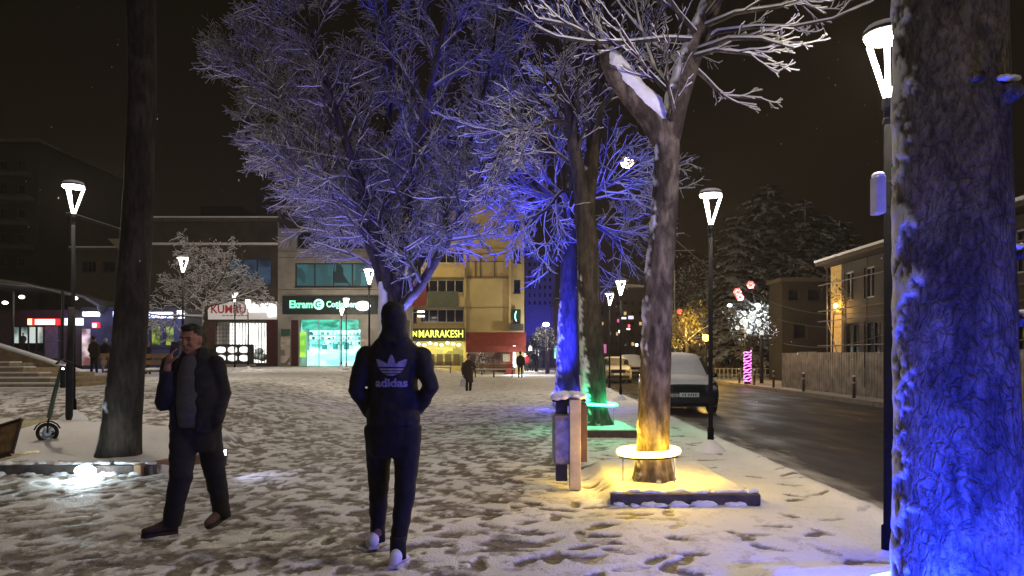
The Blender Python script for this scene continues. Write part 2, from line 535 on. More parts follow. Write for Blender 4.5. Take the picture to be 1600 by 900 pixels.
    bp = _n(t, 'ShaderNodeBump'); bp.inputs['Strength'].default_value = 0.7; bp.inputs['Distance'].default_value = 0.02
    L(n3.outputs['Fac'], bp.inputs['Height']); L(bp.outputs[0], b.inputs['Normal'])
    me.materials.append(m)
    o = bpy.data.objects.new('snowy_square', me); COL.objects.link(o)
    tag(o, 'trampled dirty snow covering the paved square', kind='structure')


make_ground()
g = MB(); g.box((20, 150, -0.45), (900, 800, 0.3)); tag(g.build('ground', SNOW), 'snow covered ground beyond the square', kind='structure')


def make_road():
    m = bpy.data.materials.new('wet_asphalt'); m.use_nodes = True
    t = m.node_tree; b = t.nodes['Principled BSDF']; L = t.links.new
    tc = _n(t, 'ShaderNodeTexCoord')
    mp = _n(t, 'ShaderNodeMapping'); mp.inputs['Rotation'].default_value = (0, 0, R(1.6)); mp.inputs['Scale'].default_value = (1.5, 0.45, 1); L(tc.outputs['Object'], mp.inputs[0])
    n1 = _n(t, 'ShaderNodeTexNoise'); n1.inputs['Scale'].default_value = 1.6; n1.inputs['Detail'].default_value = 8; n1.inputs['Roughness'].default_value = 0.62; L(mp.outputs[0], n1.inputs['Vector'])
    at = _n(t, 'ShaderNodeAttribute'); at.attribute_name = 'slush'
    s = _n(t, 'ShaderNodeMath', operation='ADD'); L(n1.outputs['Fac'], s.inputs[0]); L(at.outputs['Fac'], s.inputs[1])
    r1 = _n(t, 'ShaderNodeMapRange'); r1.inputs['From Min'].default_value = 0.71; r1.inputs['From Max'].default_value = 0.95; L(s.outputs[0], r1.inputs['Value'])
    n2 = _n(t, 'ShaderNodeTexNoise'); n2.inputs['Scale'].default_value = 60; n2.inputs['Detail'].default_value = 4; L(tc.outputs['Object'], n2.inputs['Vector'])
    rc = _n(t, 'ShaderNodeValToRGB'); rc.color_ramp.elements[0].color = (0.018, 0.015, 0.014, 1); rc.color_ramp.elements[1].color = (0.065, 0.055, 0.05, 1); L(n2.outputs['Fac'], rc.inputs[0])
    mx = _n(t, 'ShaderNodeMix', data_type='RGBA'); L(r1.outputs[0], mx.inputs[0]); L(rc.outputs[0], mx.inputs[6]); mx.inputs[7].default_value = (0.42, 0.38, 0.34, 1)
    L(mx.outputs[2], b.inputs['Base Color'])
    n3 = _n(t, 'ShaderNodeTexNoise'); n3.inputs['Scale'].default_value = 0.9; n3.inputs['Detail'].default_value = 5; L(mp.outputs[0], n3.inputs['Vector'])
    rr = _n(t, 'ShaderNodeMapRange'); rr.inputs['From Min'].default_value = 0.35; rr.inputs['From Max'].default_value = 0.65
    rr.inputs['To Min'].default_value = 0.36; rr.inputs['To Max'].default_value = 0.7; L(n3.outputs['Fac'], rr.inputs['Value'])
    L(rr.outputs[0], b.inputs['Roughness'])
    bp = _n(t, 'ShaderNodeBump'); bp.inputs['Strength'].default_value = 0.6; bp.inputs['Distance'].default_value = 0.02
    hh = _n(t, 'ShaderNodeMath', operation='MULTIPLY_ADD'); hh.inputs[1].default_value = 1.6; L(r1.outputs[0], hh.inputs[0]); L(n2.outputs['Fac'], hh.inputs[2])
    L(hh.outputs[0], bp.inputs['Height']); L(bp.outputs[0], b.inputs['Normal'])
    ys = np.concatenate([np.linspace(-12, 30, 160), np.linspace(30.6, 160, 90)]); ts = np.linspace(0, 1, 90)
    vs = []; sl = []
    for y in ys:
        a = edge_x(y) - 0.1; c = far_kerb(y)
        for q in ts:
            x = a + (c - a) * q; w = c - a
            d = x - a
            s_ = 0.36 * math.exp(-(d / 0.8) ** 2) + 0.10 * math.exp(-((d - 1.9) / 0.45) ** 2) + 0.12 * math.exp(-((w - d) / 0.5) ** 2) + 0.05 * math.exp(-((d - 3.6) / 0.3) ** 2)
            s_ += 0.06 * sst(12, 7, d + 0.4 * y)
            vs.append((x, y, -0.125 + 0.03 * max(0, s_ - 0.1))); sl.append(float(s_))
    n = len(ts); fs = [(i * n + j, i * n + j + 1, (i + 1) * n + j + 1, (i + 1) * n + j) for i in range(len(ys) - 1) for j in range(n - 1)]
    me = bpy.data.meshes.new('road'); me.from_pydata(vs, [], fs)
    a = me.attributes.new('slush', 'FLOAT', 'POINT'); a.data.foreach_set('value', sl)
    me.polygons.foreach_set('use_smooth', [True] * len(fs)); me.materials.append(m)
    o = bpy.data.objects.new('road', me); COL.objects.link(o); tag(o, 'wet dark asphalt road with slush streaks', kind='structure')


make_road()
# far pavement beyond the road, with its kerb
g = MB()
y0, y1 = -12, 160
g.prism([(far_kerb(y0), y0, -0.2), (far_kerb(y1), y1, -0.2), (140, y1, -0.2), (140, y0, -0.2)][::-1], (0, 0, 0.2))
tag(g.build('pavement', mat('pavement_snow', (0.42, 0.38, 0.35), 0.7, var=0.4, scale=1.2, bump=0.6, bscale=12)), 'snow dusted pavement beyond the road', kind='structure')
g = MB()
for i in range(40):
    ya = -10 + i * 3.0
    g.prism([(far_kerb(ya) - 0.16, ya, -0.2), (far_kerb(ya + 2.96) - 0.16, ya + 2.96, -0.2), (far_kerb(ya + 2.96) - 0.003, ya + 2.96, -0.2), (far_kerb(ya) - 0.003, ya, -0.2)], (0, 0, 0.215))
tag(g.build('kerb', mat('kerb_stone', (0.16, 0.14, 0.125), 0.8, var=0.3, bump=0.4)), kind='structure')

# ------------------------------------------------------------------ plaza lamps (inverted cone of light bars on a pole)
LAMP_EM = emat('lamp_glow', (1.0, 0.93, 0.80), 16.0)
LAMP_EM2 = emat('lamp_bar_glow', (1.0, 0.93, 0.80), 9.0)


def make_lamp():
    r = thing('street_lamp', (0, 0, 0), 'x', 'street lamp', 'slim plaza lamps with a lit inverted triangle head')
    MB().tube([(0, 0, 0), (0, 0, 0.35), (0, 0, 0.36), (0, 0, 3.44)], [0.048, 0.048, 0.034, 0.030], 14).build('pole', mat('pole_black', (0.007, 0.007, 0.008), 0.9, spec=0.02), r, True)
    b = MB(); b.tube([(0, 0, 3.25), (0, 0, 3.29), (0, 0, 3.30), (0, 0, 3.36), (0, 0, 3.37), (0, 0, 3.44)], [0.042, 0.042, 0.032, 0.032, 0.044, 0.044], 12); b.build('collar', DARK_METAL, r)
    for k in range(3):
        a = R(90) + k * 2 * math.pi / 3
        c, s_ = math.cos(a), math.sin(a)
        MB().tube([(0.02 * c, 0.02 * s_, 3.45), (0.155 * c, 0.155 * s_, 3.87)], [0.017, 0.020], 6).build('light_bar', LAMP_EM2, r)
    MB().tube([(0, 0, 3.875), (0, 0, 3.90)], [0.155, 0.165], 24).build('diffuser', LAMP_EM, r)
    MB().tube([(0, 0, 3.903), (0, 0, 3.925), (0, 0, 3.94)], [0.175, 0.172, 0.06], 24).build('top_plate', DARK_METAL, r)
    m = MB(); m.ell((0, 0, 3.945), (0.165, 0.165, 0.05), 16, 7); m.build('snow_cap', SNOW, r, True)
    m = MB()
    for i in range(1):
        rings = []
        for z, q in ((-0.06, 0.24), (0.0, 0.225), (0.05, 0.19), (0.11, 0.12), (0.16, 0.07), (0.18, 0.045)):
            rings.append([(math.cos(t) * q * (1 + 0.09 * math.sin(2 * t + 1) + 0.05 * math.sin(5 * t)), math.sin(t) * q * (1 + 0.07 * math.cos(3 * t)), z) for t in [2 * math.pi * j / 20 for j in range(20)]])
        m.loft(rings)
    m.build('snow_mound', SNOW, r, True)
    ld = bpy.data.lights.new('lamp_light', 'POINT'); ld.energy = 240; ld.color = (1.0, 0.87, 0.69); ld.shadow_soft_size = 0.10
    lo = bpy.data.objects.new('lamp_light', ld); lo.location = (0, 0, 3.72); COL.objects.link(lo); lo.parent = r
    return r


lamp0 = make_lamp()
LAMPS = [
    (2.70, 5.35, 0.5, 'lamp right beside the big blue lit trunk, nearest to the viewer'),
    (3.02, 11.24, 0.1, 'lamp on the pavement edge in front of the snowy van'),
    (3.57, 24.3, 0.0, 'lamp between the green lit trunk and the amber lit one'),
    (3.85, 29.2, 0.4, 'smaller far lamp just left of the lamp beyond the green lit tree'),
    (-7.30, 12.3, 0.9, 'lamp at the far left above the parked scooter'),
    (-4.50, 23.3, 0.3, 'lamp beside the forked trunk of the big snowy tree'),
    (-10.6, 23.8, 0.7, 'lamp in front of the round snowy tree'),
    (-13.8, 36.8, 0.2, 'lamp in front of the white shop sign with red letters'),
    (-15.0, 42.0, 0.5, 'small far lamp before the glaring right end of the white shop sign'),
    (-9.15, 40.8, 0.1, 'lamp standing in front of the green lit shop window'),
    (-11.3, 49.0, 0.6, 'farthest lamp, close before the green lit shop window'),
    (2.3, -4.2, 0.0, 'lamp added out of view at the pavement edge behind the viewer'),  # added lamp, out of view, lights the front of the close trunk
]
for i, (x, y, a, lab) in enumerate(LAMPS):
    o = lamp0 if i == 0 else copy_tree(lamp0)
    o.location = (x, y, gz(x, y)); o.rotation_euler = (0, 0, a)
    if i == 0: o.location = (2.725, 5.35, -0.13)
    o['label'] = 'slim dark ' + lab
# grey box strapped to the nearest lamp
r = thing('junction_box', (2.62, 5.30, 2.47), 'small pale grey box with a snow cap strapped to the nearest lamp pole', 'box')
MB().box((2.640, 5.33, 2.605), (0.068, 0.11, 0.27)).build('housing', mat('pale_plastic', (0.5, 0.5, 0.52), 0.5), r, bevel=0.008)
MB().ell((2.640, 5.33, 2.750), (0.042, 0.062, 0.026), 12, 6).build('snow_cap', SNOW, r, True)
for z in (2.52, 2.70):
    MB().torus((2.713, 5.35, z), 0.044, 0.006, 20, 5).build('strap', DARK_METAL, r)


# ------------------------------------------------------------------ trees
def trunk_mesh(name, path, rad, parent, m, sides=40, step=0.05, lump=0.06, snow=None, flare=None, seed=0):
    """displaced trunk along a polyline; snow = (direction, threshold, zmax)"""
    pts = [Vector(p) for p in path]
    # resample with Catmull-Rom
    P2 = []; R2 = []
    for i in range(len(pts) - 1):
        p0 = pts[max(i - 1, 0)]; p1 = pts[i]; p2 = pts[i + 1]; p3 = pts[min(i + 2, len(pts) - 1)]
        k = max(2, int((p2 - p1).length / step))
        for j in range(k):
            t = j / k
            q = 0.5 * ((2 * p1) + (p2 - p0) * t + (2 * p0 - 5 * p1 + 4 * p2 - p3) * t * t + (3 * p1 - p0 - 3 * p2 + p3) * t ** 3)
            P2.append(q); R2.append(rad[i] * (1 - t) + rad[i + 1] * t)
    P2.append(pts[-1]); R2.append(rad[-1])
    mb = MB(); mb.tube(P2, R2, sides)
    V = []; sn = []
    n = sides
    for i, v in enumerate(mb.v):
        c = P2[min(i // n, len(P2) - 1)]; r = R2[min(i // n, len(P2) - 1)]
        v = Vector(v); d = (v - c); dn = d.normalized()
        q = Vector((dn.x * 1.3, dn.y * 1.3, c.z * 0.9 + seed * 3.7))
        w = mnoise.noise(q) * lump + mnoise.noise(Vector((v.x * 7, v.y * 7, v.z * 3 + seed))) * lump * 0.35
        if flare:
            h = max(0.0, c.z - flare[0])
            w += flare[1] * math.exp(-h / flare[2]) * (1 + 0.5 * math.sin(math.atan2(dn.y, dn.x) * 5 + seed))
        s_ = 0.0
        if snow:
            fq = snow[3] if len(snow) > 3 else 1.0
            k = dn.dot(snow[0].normalized()) + 0.33 * mnoise.noise(Vector((v.x * 6, v.y * 6, v.z * 5 * fq + 9 + seed))) + 0.30 * mnoise.noise(Vector((v.x * 17 * fq, v.y * 17 * fq, v.z * 15 * fq + seed)))
            th = snow[1] + (0.25 * max(0, c.z - snow[2]))
            s_ = max(0.0, min(1.0, (k - th) / 0.10))
            w += s_ * 0.020 / max(r, 0.05) * (0.7 + 0.6 * mnoise.noise(Vector((v.x * 9, v.y * 9, v.z * 9))))
        V.append(tuple(c + dn * (d.length * (1 + w)))); sn.append(s_)
    mb.v = V
    o = mb.build(name, m, parent, True)
    a = o.data.attributes.new('snow', 'FLOAT', 'POINT'); a.data.foreach_set('value', sn)
    return o


def wander(rng, d, amt):
    return (d + Vector((rng.uniform(-1, 1), rng.uniform(-1, 1), rng.uniform(-1, 1))) * amt).normalized()


def side_dir(rng, d, ang):
    a, b = frame_of(d)
    t = rng.uniform(0, 2 * math.pi)
    return (d * math.cos(ang) + (a * math.cos(t) + b * math.sin(t)) * math.sin(ang)).normalized()


def grow(mb, sn, rng, p, d, L, r, lvl, spec):
    """spec: per level (children, length factor, angle, tropism)"""
    nseg = 6 if lvl <= 1 else (5 if lvl == 2 else 4)
    pts = [Vector(p)]; rad = [r]; dirs = [d]
    up = spec['up'][min(lvl, len(spec['up']) - 1)]
    cur = Vector(d)
    for i in range(nseg):
        cur = wander(rng, cur, spec.get('wob', 0.16)); cur = (cur + Vector((0, 0, up)) * 0.22).normalized()
        pts.append(pts[-1] + cur * (L / nseg)); dirs.append(cur.copy())
        rad.append(max(r * (1 - 0.72 * (i + 1) / nseg), spec['rmin']))
    mb.tube(pts, rad, 8 if lvl == 0 else (6 if lvl == 1 else 4 if lvl == 2 else 3), cap=False)
    if sn is not None and lvl <= spec.get('snowlvl', 2):
        base = len(pts)
        sp = []; sr = []
        for q, rr, dd in zip(pts, rad, dirs):
            hz = math.sqrt(max(0.0, 1 - dd.z * dd.z))
            sp.append(q + Vector((-0.15 * rr, 0, rr * 0.62 + 0.005))); sr.append((rr * 0.75 + 0.006) * max(0.12, hz) * rng.uniform(0.8, 1.15))
        sn.tube(sp, sr, 5 if lvl < 2 else 4, cap=False)
    if lvl >= spec['depth']: return
    k = spec['n'][lvl]
    for j in range(k):
        t = spec.get('t0', 0.25) + (1 - spec.get('t0', 0.25)) * (j + rng.random()) / k
        f = t * nseg; i = min(int(f), nseg - 1); q = pts[i].lerp(pts[i + 1], f - i)
        ang = R(rng.uniform(*spec['ang']))
        dd = side_dir(rng, dirs[i], ang)
        if spec.get('noback') and dd.dot(spec['noback']) < -0.2: dd = (dd + spec['noback'] * 0.9).normalized()
        grow(mb, sn, rng, q, dd, L * spec['lf'][lvl] * rng.uniform(0.7, 1.15) * (1.15 - 0.45 * t), max(rad[i] * 0.55, spec['rmin']), lvl + 1, spec)


def limb_branches(mb, sn, rng, path, rad, spec, n, Lm, t0=0.2, lean=None, lvl=1):
    """side branches along an explicit limb path"""
    tot = len(path) - 1
    for j in range(n):
        t = t0 + (1 - t0) * (j + rng.random()) / n
        f = t * tot; i = min(int(f), tot - 1)
        a = Vector(path[i]); b = Vector(path[i + 1]); q = a.lerp(b, f - i); d = (b - a).normalized()
        rr = rad[i] * (1 - (f - i)) + rad[i + 1] * (f - i)
        dd = side_dir(rng, d, R(rng.uniform(*spec['ang'])))
        if lean: dd = (dd + lean * rng.uniform(0.1, 0.7)).normalized()
        grow(mb, sn, rng, q, dd, Lm * rng.uniform(0.6, 1.15) * (1.15 - 0.5 * t), min(rr * 0.5, 0.05), lvl, spec)


def pxpath(lst, Y0):
    """(px,py,dY) -> 3D; dY is the real offset in depth"""
    return [P(a, b, Y0 + c) for a, b, c in lst]


SPEC = dict(depth=3, n=[7, 7, 5], lf=[0.6, 0.5, 0.5], ang=(25, 62), up=[0.25, 0.15, 0.25, 0.30], rmin=0.0075, wob=0.17, snowlvl=1)


# --- large leafless tree with a wide snowy crown
def big_tree():
    Y = 17.0; rng = random.Random(11)
    r = thing('tree', P(612, 655, Y), 'widest leafless tree, forked trunk behind the hooded walker, snowy twigs tinted violet', 'tree', 'leafless plane trees around the square')
    w = Vector((-1, -0.3, 0.1))
    gzb = gz(*P(612, 655, Y)[:2])
    trunk_mesh('trunk', [Vector((P(612, 655, Y).x, Y, gzb - 0.1)), P(611, 560, Y), P(610, 480, Y), P(607, 440, Y)], [0.33, 0.28, 0.27, 0.22], r, BARK_DARK, 28, 0.08, 0.08, (w, 0.55, 9), (gzb, 0.35, 0.3), 1)
    limbs = [
        ([(610, 480, 0), (585, 400, 0.2), (556, 325, 0.5), (505, 262, 0.9), (455, 205, 1.3), (425, 150, 1.5)], [0.15, 0.13, 0.11, 0.08, 0.05, 0.02]),
        ([(612, 480, 0), (600, 400, -0.4), (560, 280, -0.9), (520, 160, -1.3), (485, 50, -1.6), (470, -40, -1.8)], [0.15, 0.12, 0.1, 0.075, 0.05, 0.02]),
        ([(614, 480, 0), (606, 380, 0.6), (603, 250, 1.1), (612, 120, 1.5), (600, -20, 1.8), (590, -120, 2)], [0.16, 0.13, 0.11, 0.085, 0.06, 0.02]),
        ([(616, 480, 0), (628, 400, -0.5), (642, 290, -1.0), (668, 150, -1.5), (700, 20, -1.9), (720, -80, -2.1)], [0.15, 0.12, 0.1, 0.08, 0.05, 0.02]),
        ([(618, 490, 0), (655, 450, -0.7), (685, 400, -1.3), (712, 350, -1.8), (738, 300, -2.2), (760, 250, -2.4)], [0.14, 0.11, 0.095, 0.07, 0.045, 0.02]),
        ([(618, 480, 0), (660, 400, 0.9), (705, 300, 1.6), (745, 190, 2.2), (770, 80, 2.6), (780, -20, 2.8)], [0.13, 0.11, 0.09, 0.07, 0.05, 0.02]),
        ([(610, 470, 0), (570, 370, 1.2), (515, 290, 2.0), (470, 160, 2.7), (440, 40, 3.2), (430, -30, 3.4)], [0.12, 0.1, 0.08, 0.06, 0.04, 0.02]),
        ([(556, 325, 0.5), (490, 280, -0.3), (430, 150, -0.6), (385, 85, -0.9)], [0.07, 0.06, 0.035, 0.015]),
    ]
    mb = MB(); sn = MB(); lm = MB()
    sp = dict(SPEC); sp['n'] = [7, 10, 9]; sp['rmin'] = 0.0088; sp['snowlvl'] = 2; sp['up'] = [0.1, 0.05, 0.1, 0.1]
    for path, rad in limbs:
        pp = pxpath(path, Y)
        lm.tube(pp, rad, 9, cap=True)
        limb_branches(mb, sn, rng, pp, rad, sp, 34 if pp[-1].x < -0.6 else 24, 1.70, 0.14, Vector((0, 0, 0.5)) if pp[1].x > -2.3 else None)
    lm.build('limb', BARK_DARK, r, True)
    mb.build('crown', TWIG, r, True); sn.build('snow_cover', SNOW, r, True)


big_tree()


# --- ring light round a tree foot
def ring_light(c, rad, colname, col, strength, power, label, legs=3, tilt=(0, 0), spot=None, big=0.02):
    r = thing('ring_light', (c.x, c.y, gz(c.x, c.y)), label, 'ring light', 'glowing light rings around the tree trunks')
    em = emat('ring_' + colname, col, strength)
    MB().torus(c, rad, big, 56, 8, tilt).build('light_tube', em, r, True)
    MB().torus((c.x, c.y, c.z - big - 0.008), rad, 0.011, 48, 6, tilt).build('support_band', DARK_METAL, r, True)
    for k in range(legs):
        a = R(200) + k * 2 * math.pi / legs
        x = c.x + math.cos(a) * rad; y = c.y + math.sin(a) * rad
        zt = c.z - 0.02
        MB().tube([(x, y, zt), (x - 0.0, y, gz(x, y) - 0.06)], [0.008, 0.008], 6).build('leg', mat('grey_rod', (0.3, 0.3, 0.3), 0.5, 0.5), r)
    for k in range(4):
        a = R(45) + k * math.pi / 2
        ld = bpy.data.lights.new('ring_glow', 'POINT'); ld.energy = power / 4; ld.color = col if colname != 'amber' else (1.0, 0.60, 0.03); ld.shadow_soft_size = 0.03
        lo = bpy.data.objects.new('ring_glow', ld); lo.location = (c.x + math.cos(a) * (rad + 0.03) - r.location.x, c.y + math.sin(a) * (rad + 0.03) - r.location.y, c.z + 0.03 - r.location.z)
        COL.objects.link(lo); lo.parent = r
    return r


def spot_up(parent, loc, target, col, power, size=70, soft=0.1):
    ld = bpy.data.lights.new('uplight', 'SPOT'); ld.energy = power; ld.color = col; ld.spot_size = R(size); ld.spot_blend = 0.8; ld.shadow_soft_size = soft
    lo = bpy.data.objects.new('uplight', ld)
    lo.location = Vector(loc) - Vector(parent.location)
    d = (Vector(target) - Vector(loc)); lo.rotation_euler = d.to_track_quat('-Z', 'Y').to_euler()
    COL.objects.link(lo); lo.parent = parent


def flood(loc, target, col, colname, power, label, size=70, em=25):
    """a small ground floodlight: bracket, housing, lit glass"""
    loc = Vector(loc)
    r = thing('floodlight', loc, label, 'floodlight')
    d = (Vector(target) - loc).normalized()
    a, b = frame_of(d)
    h = MB()
    c0 = loc + Vector((0, 0, 0.10))
    rings = []
    for t, s_ in ((-0.05, 0.035), (0.0, 0.05), (0.04, 0.06)):
        rings.append([c0 + d * t + a * (s_ * x) + b * (s_ * 0.8 * y) for x, y in ((-1, -1), (1, -1), (1, 1), (-1, 1))])
    h.loft(rings); h.build('housing', DARK_METAL, r)
    gl = MB(); gl.loft([[c0 + d * t + a * (0.054 * x) + b * (0.044 * y) for x, y in ((-1, -1), (1, -1), (1, 1), (-1, 1))] for t in (0.041, 0.047)]); gl.build('glass', emat('flood_' + colname, col, em), r)
    MB().box(loc + Vector((0, 0, 0.02)), (0.12, 0.05, 0.12)).build('bracket', DARK_METAL, r)
    spot_up(r, c0 + d * 0.08, target, col, power, size)
    return r


# --- amber lit plane tree
def amber_tree():
    Y = 8.0; rng = random.Random(5)
    r = thing('tree', P(1020, 752, Y), 'plane tree with mottled bark standing in the amber glowing ring', 'tree', 'leafless plane trees around the square')
    w = Vector((-1, -0.25, 0.1))
    trunk_mesh('trunk', pxpath([(1020, 756, 0), (1020, 700, 0), (1023, 600, 0), (1029, 450, 0), (1038, 330, 0), (1042, 250, 0), (1042, 190, 0)], Y),
               [0.200, 0.178, 0.164, 0.156, 0.143, 0.134, 0.138], r, BARK, 44, 0.03, 0.07, (w, 1.05, 3.5), (0.1, 0.22, 0.12), 2)
    right = [(1044, 215, 0), (1056, 165, 0), (1072, 110, 0.1), (1094, 50, 0.15), (1118, -15, 0.2), (1140, -110, 0.3), (1150, -240, 0.3)]
    rr = [0.13, 0.125, 0.125, 0.12, 0.10, 0.08, 0.03]
    left = [(1036, 220, 0), (1012, 182, -0.05), (984, 148, -0.15), (960, 112, -0.2), (948, 82, -0.2)]
    lr = [0.12, 0.115, 0.11, 0.11, 0.085]
    trunk_mesh('limb', pxpath(right, Y), rr, r, BARK, 28, 0.04, 0.08, (w, 0.75, 9), None, 4)
    trunk_mesh('limb', pxpath(left, Y), lr, r, BARK, 28, 0.04, 0.08, (Vector((-0.4, -0.1, 1)), 2.0, 9), None, 5)
    # thick snow lying on the left limb
    s_ = MB()
    pl = pxpath([(1040, 186, -0.05), (1024, 164, -0.10), (1000, 148, -0.14), (978, 124, -0.20), (960, 98, -0.22), (950, 76, -0.22)], Y)
    s_.tube(pl, [0.04, 0.10, 0.115, 0.115, 0.11, 0.06], 12)
    o = remeshed('snow_cover', s_, 0.02, SNOW, r, 2, 0.012, 14)
    whips = [
        [(1085, 62, 0.1), (1040, 60, -0.2), (985, 66, -0.4), (920, 66, -0.6), (870, 58, -0.7), (836, 42, -0.8)],
        [(1080, 75, 0.1), (1120, 50, 0.3), (1180, 42, 0.5), (1240, 42, 0.7), (1300, 30, 0.9), (1356, 4, 1.0)],
        [(1078, 90, 0.1), (1120, 78, -0.3), (1170, 84, -0.6), (1200, 92, -0.7)],
        [(1075, 98, 0.1), (1100, 120, 0.3), (1130, 150, 0.6), (1190, 154, 0.8)],
        [(1090, 55, 0.1), (1060, 20, -0.2), (1040, -10, -0.5), (1020, -60, -0.8)],
        [(1098, 42, 0.1), (1150, 20, -0.4), (1220, 10, -0.7), (1275, -20, -0.9)],
        [(1110, 5, 0.2), (1170, -20, 0.4), (1240, 0, 0.8), (1290, 22, 1.0)],
        [(1070, 115, 0.1), (1050, 90, 0.4), (1010, 60, 0.7), (970, 10, 0.9), (940, -30, 1.0)],
        [(1065, 130, 0.1), (1040, 140, -0.1), (1010, 110, -0.3), (985, 70, -0.5), (960, 30, -0.7)],
        [(1060, 150, 0.1), (1035, 120, 0.3), (1020, 100, 0.5), (1000, 40, 0.7), (990, -10, 0.9)],
        [(952, 90, -0.2), (930, 60, -0.5), (890, 40, -0.9), (840, 30, -1.2)],
        [(950, 85, -0.2), (935, 40, 0.1), (915, 0, 0.3), (900, -40, 0.5)],
        [(1085, 80, 0.1), (1140, 60, -0.5), (1190, 60, -0.9), (1240, 75, -1.2)],
        [(1100, 30, 0.2), (1130, -10, -0.5), (1190, -50, -1.0)],
        [(1120, -20, 0.2), (1100, -70, 0.6), (1060, -120, 1.0)],
        [(1046, 200, 0.0), (1052, 170, -0.3), (1040, 120, -0.45), (1046, 80, -0.5)],
    ]
    mb = MB(); sn = MB()
    sp = dict(depth=3, n=[0, 3, 2], lf=[0.6, 0.5, 0.5], ang=(14, 36), up=[0.2, 0.15, 0.2, 0.2], rmin=0.004, wob=0.12, snowlvl=3)
    for wv in whips:
        pp = pxpath(wv, Y); k = len(pp)
        rad = [0.030 * (1 - 0.72 * i / (k - 1)) for i in range(k)]
        mb.tube(pp, rad, 7, cap=False)
        sn.tube([q + Vector((0, 0, 0.014)) for q in pp], [x * 0.95 + 0.002 for x in rad], 6, cap=False)
        limb_branches(mb, sn, rng, pp, rad, sp, 5, 0.62, 0.25, (pp[-1] - pp[0]).normalized() * 1.3, 1)
    mb.build('crown', BARK_DARK, r, True); sn.build('twig_snow', SNOW, r, True)
    c = P(1012, 706, 8.0); c.x = 1.47
    ring_light(Vector((1.475, 7.99, 0.42)), 0.31, 'amber', (1.0, 0.62, 0.08), 14, 100, 'amber ring of light on thin legs around the mottled trunk', 3, (0, R(-2)), big=0.035)


amber_tree()


# --- green lit tree
def green_tree():
    Y = 14.3; rng = random.Random(8)
    r = thing('tree', P(932, 667, Y), 'dark trunked tree standing in the green glowing ring', 'tree', 'leafless plane trees around the square')
    w = Vector((-1, -0.25, 0.1))
    trunk_mesh('trunk', pxpath([(932, 670, 0), (929, 630, 0), (926, 560, 0), (921, 460, 0), (918, 380, 0), (912, 320, 0)], Y),
               [0.27, 0.235, 0.225, 0.215, 0.20, 0.20], r, BARK_DARK, 36, 0.05, 0.07, (w, 0.80, 2.0), (0.1, 0.25, 0.15), 3)
    limbs = [
        ([(910, 335, 0), (905, 280, -0.1), (897, 235, -0.2), (893, 195, -0.3), (880, 150, -0.6), (850, 110, -1.0)], [0.14, 0.13, 0.13, 0.12, 0.05, 0.02]),
        ([(916, 335, 0), (922, 270, 0.2), (930, 190, 0.3), (940, 100, 0.4), (948, 0, 0.5), (952, -110, 0.6)], [0.16, 0.15, 0.14, 0.13, 0.11, 0.04]),
        ([(925, 230, 0.2), (900, 120, 1.0), (870, 20, 1.6), (850, -60, 1.9)], [0.09, 0.07, 0.05, 0.02]),
        ([(893, 195, -0.3), (870, 190, -0.5), (830, 200, -0.9), (790, 225, -1.2)], [0.05, 0.04, 0.03, 0.012]),
        ([(932, 180, 0.3), (975, 120, -0.5), (1010, 60, -1.1), (1030, 0, -1.4)], [0.06, 0.05, 0.035, 0.012]),
    ]
    mb = MB(); sn = MB()
    sp = dict(SPEC); sp['n'] = [6, 6, 5]; sp['rmin'] = 0.0068; sp['snowlvl'] = 3; sp['ang'] = (20, 50)
    for i, (path, rad) in enumerate(limbs):
        pp = pxpath(path, Y)
        trunk_mesh('limb', pp, rad, r, BARK_DARK, 20, 0.08, 0.08, (Vector((-0.5, -0.1, 0.8)), 0.95, 9), None, i)
        limb_branches(mb, sn, rng, pp, rad, sp, 13, 1.5, 0.25)
    mb.build('crown', BARK_DARK, r, True); sn.build('twig_snow', SNOW, r, True)
    ring_light(Vector((1.66, 14.3, 0.52)), 0.36, 'green', (0.02, 1.0, 0.35), 10, 65, 'green ring of light around the dark trunk beyond the litter bin', 3, (0, R(3)), big=0.028)


green_tree()


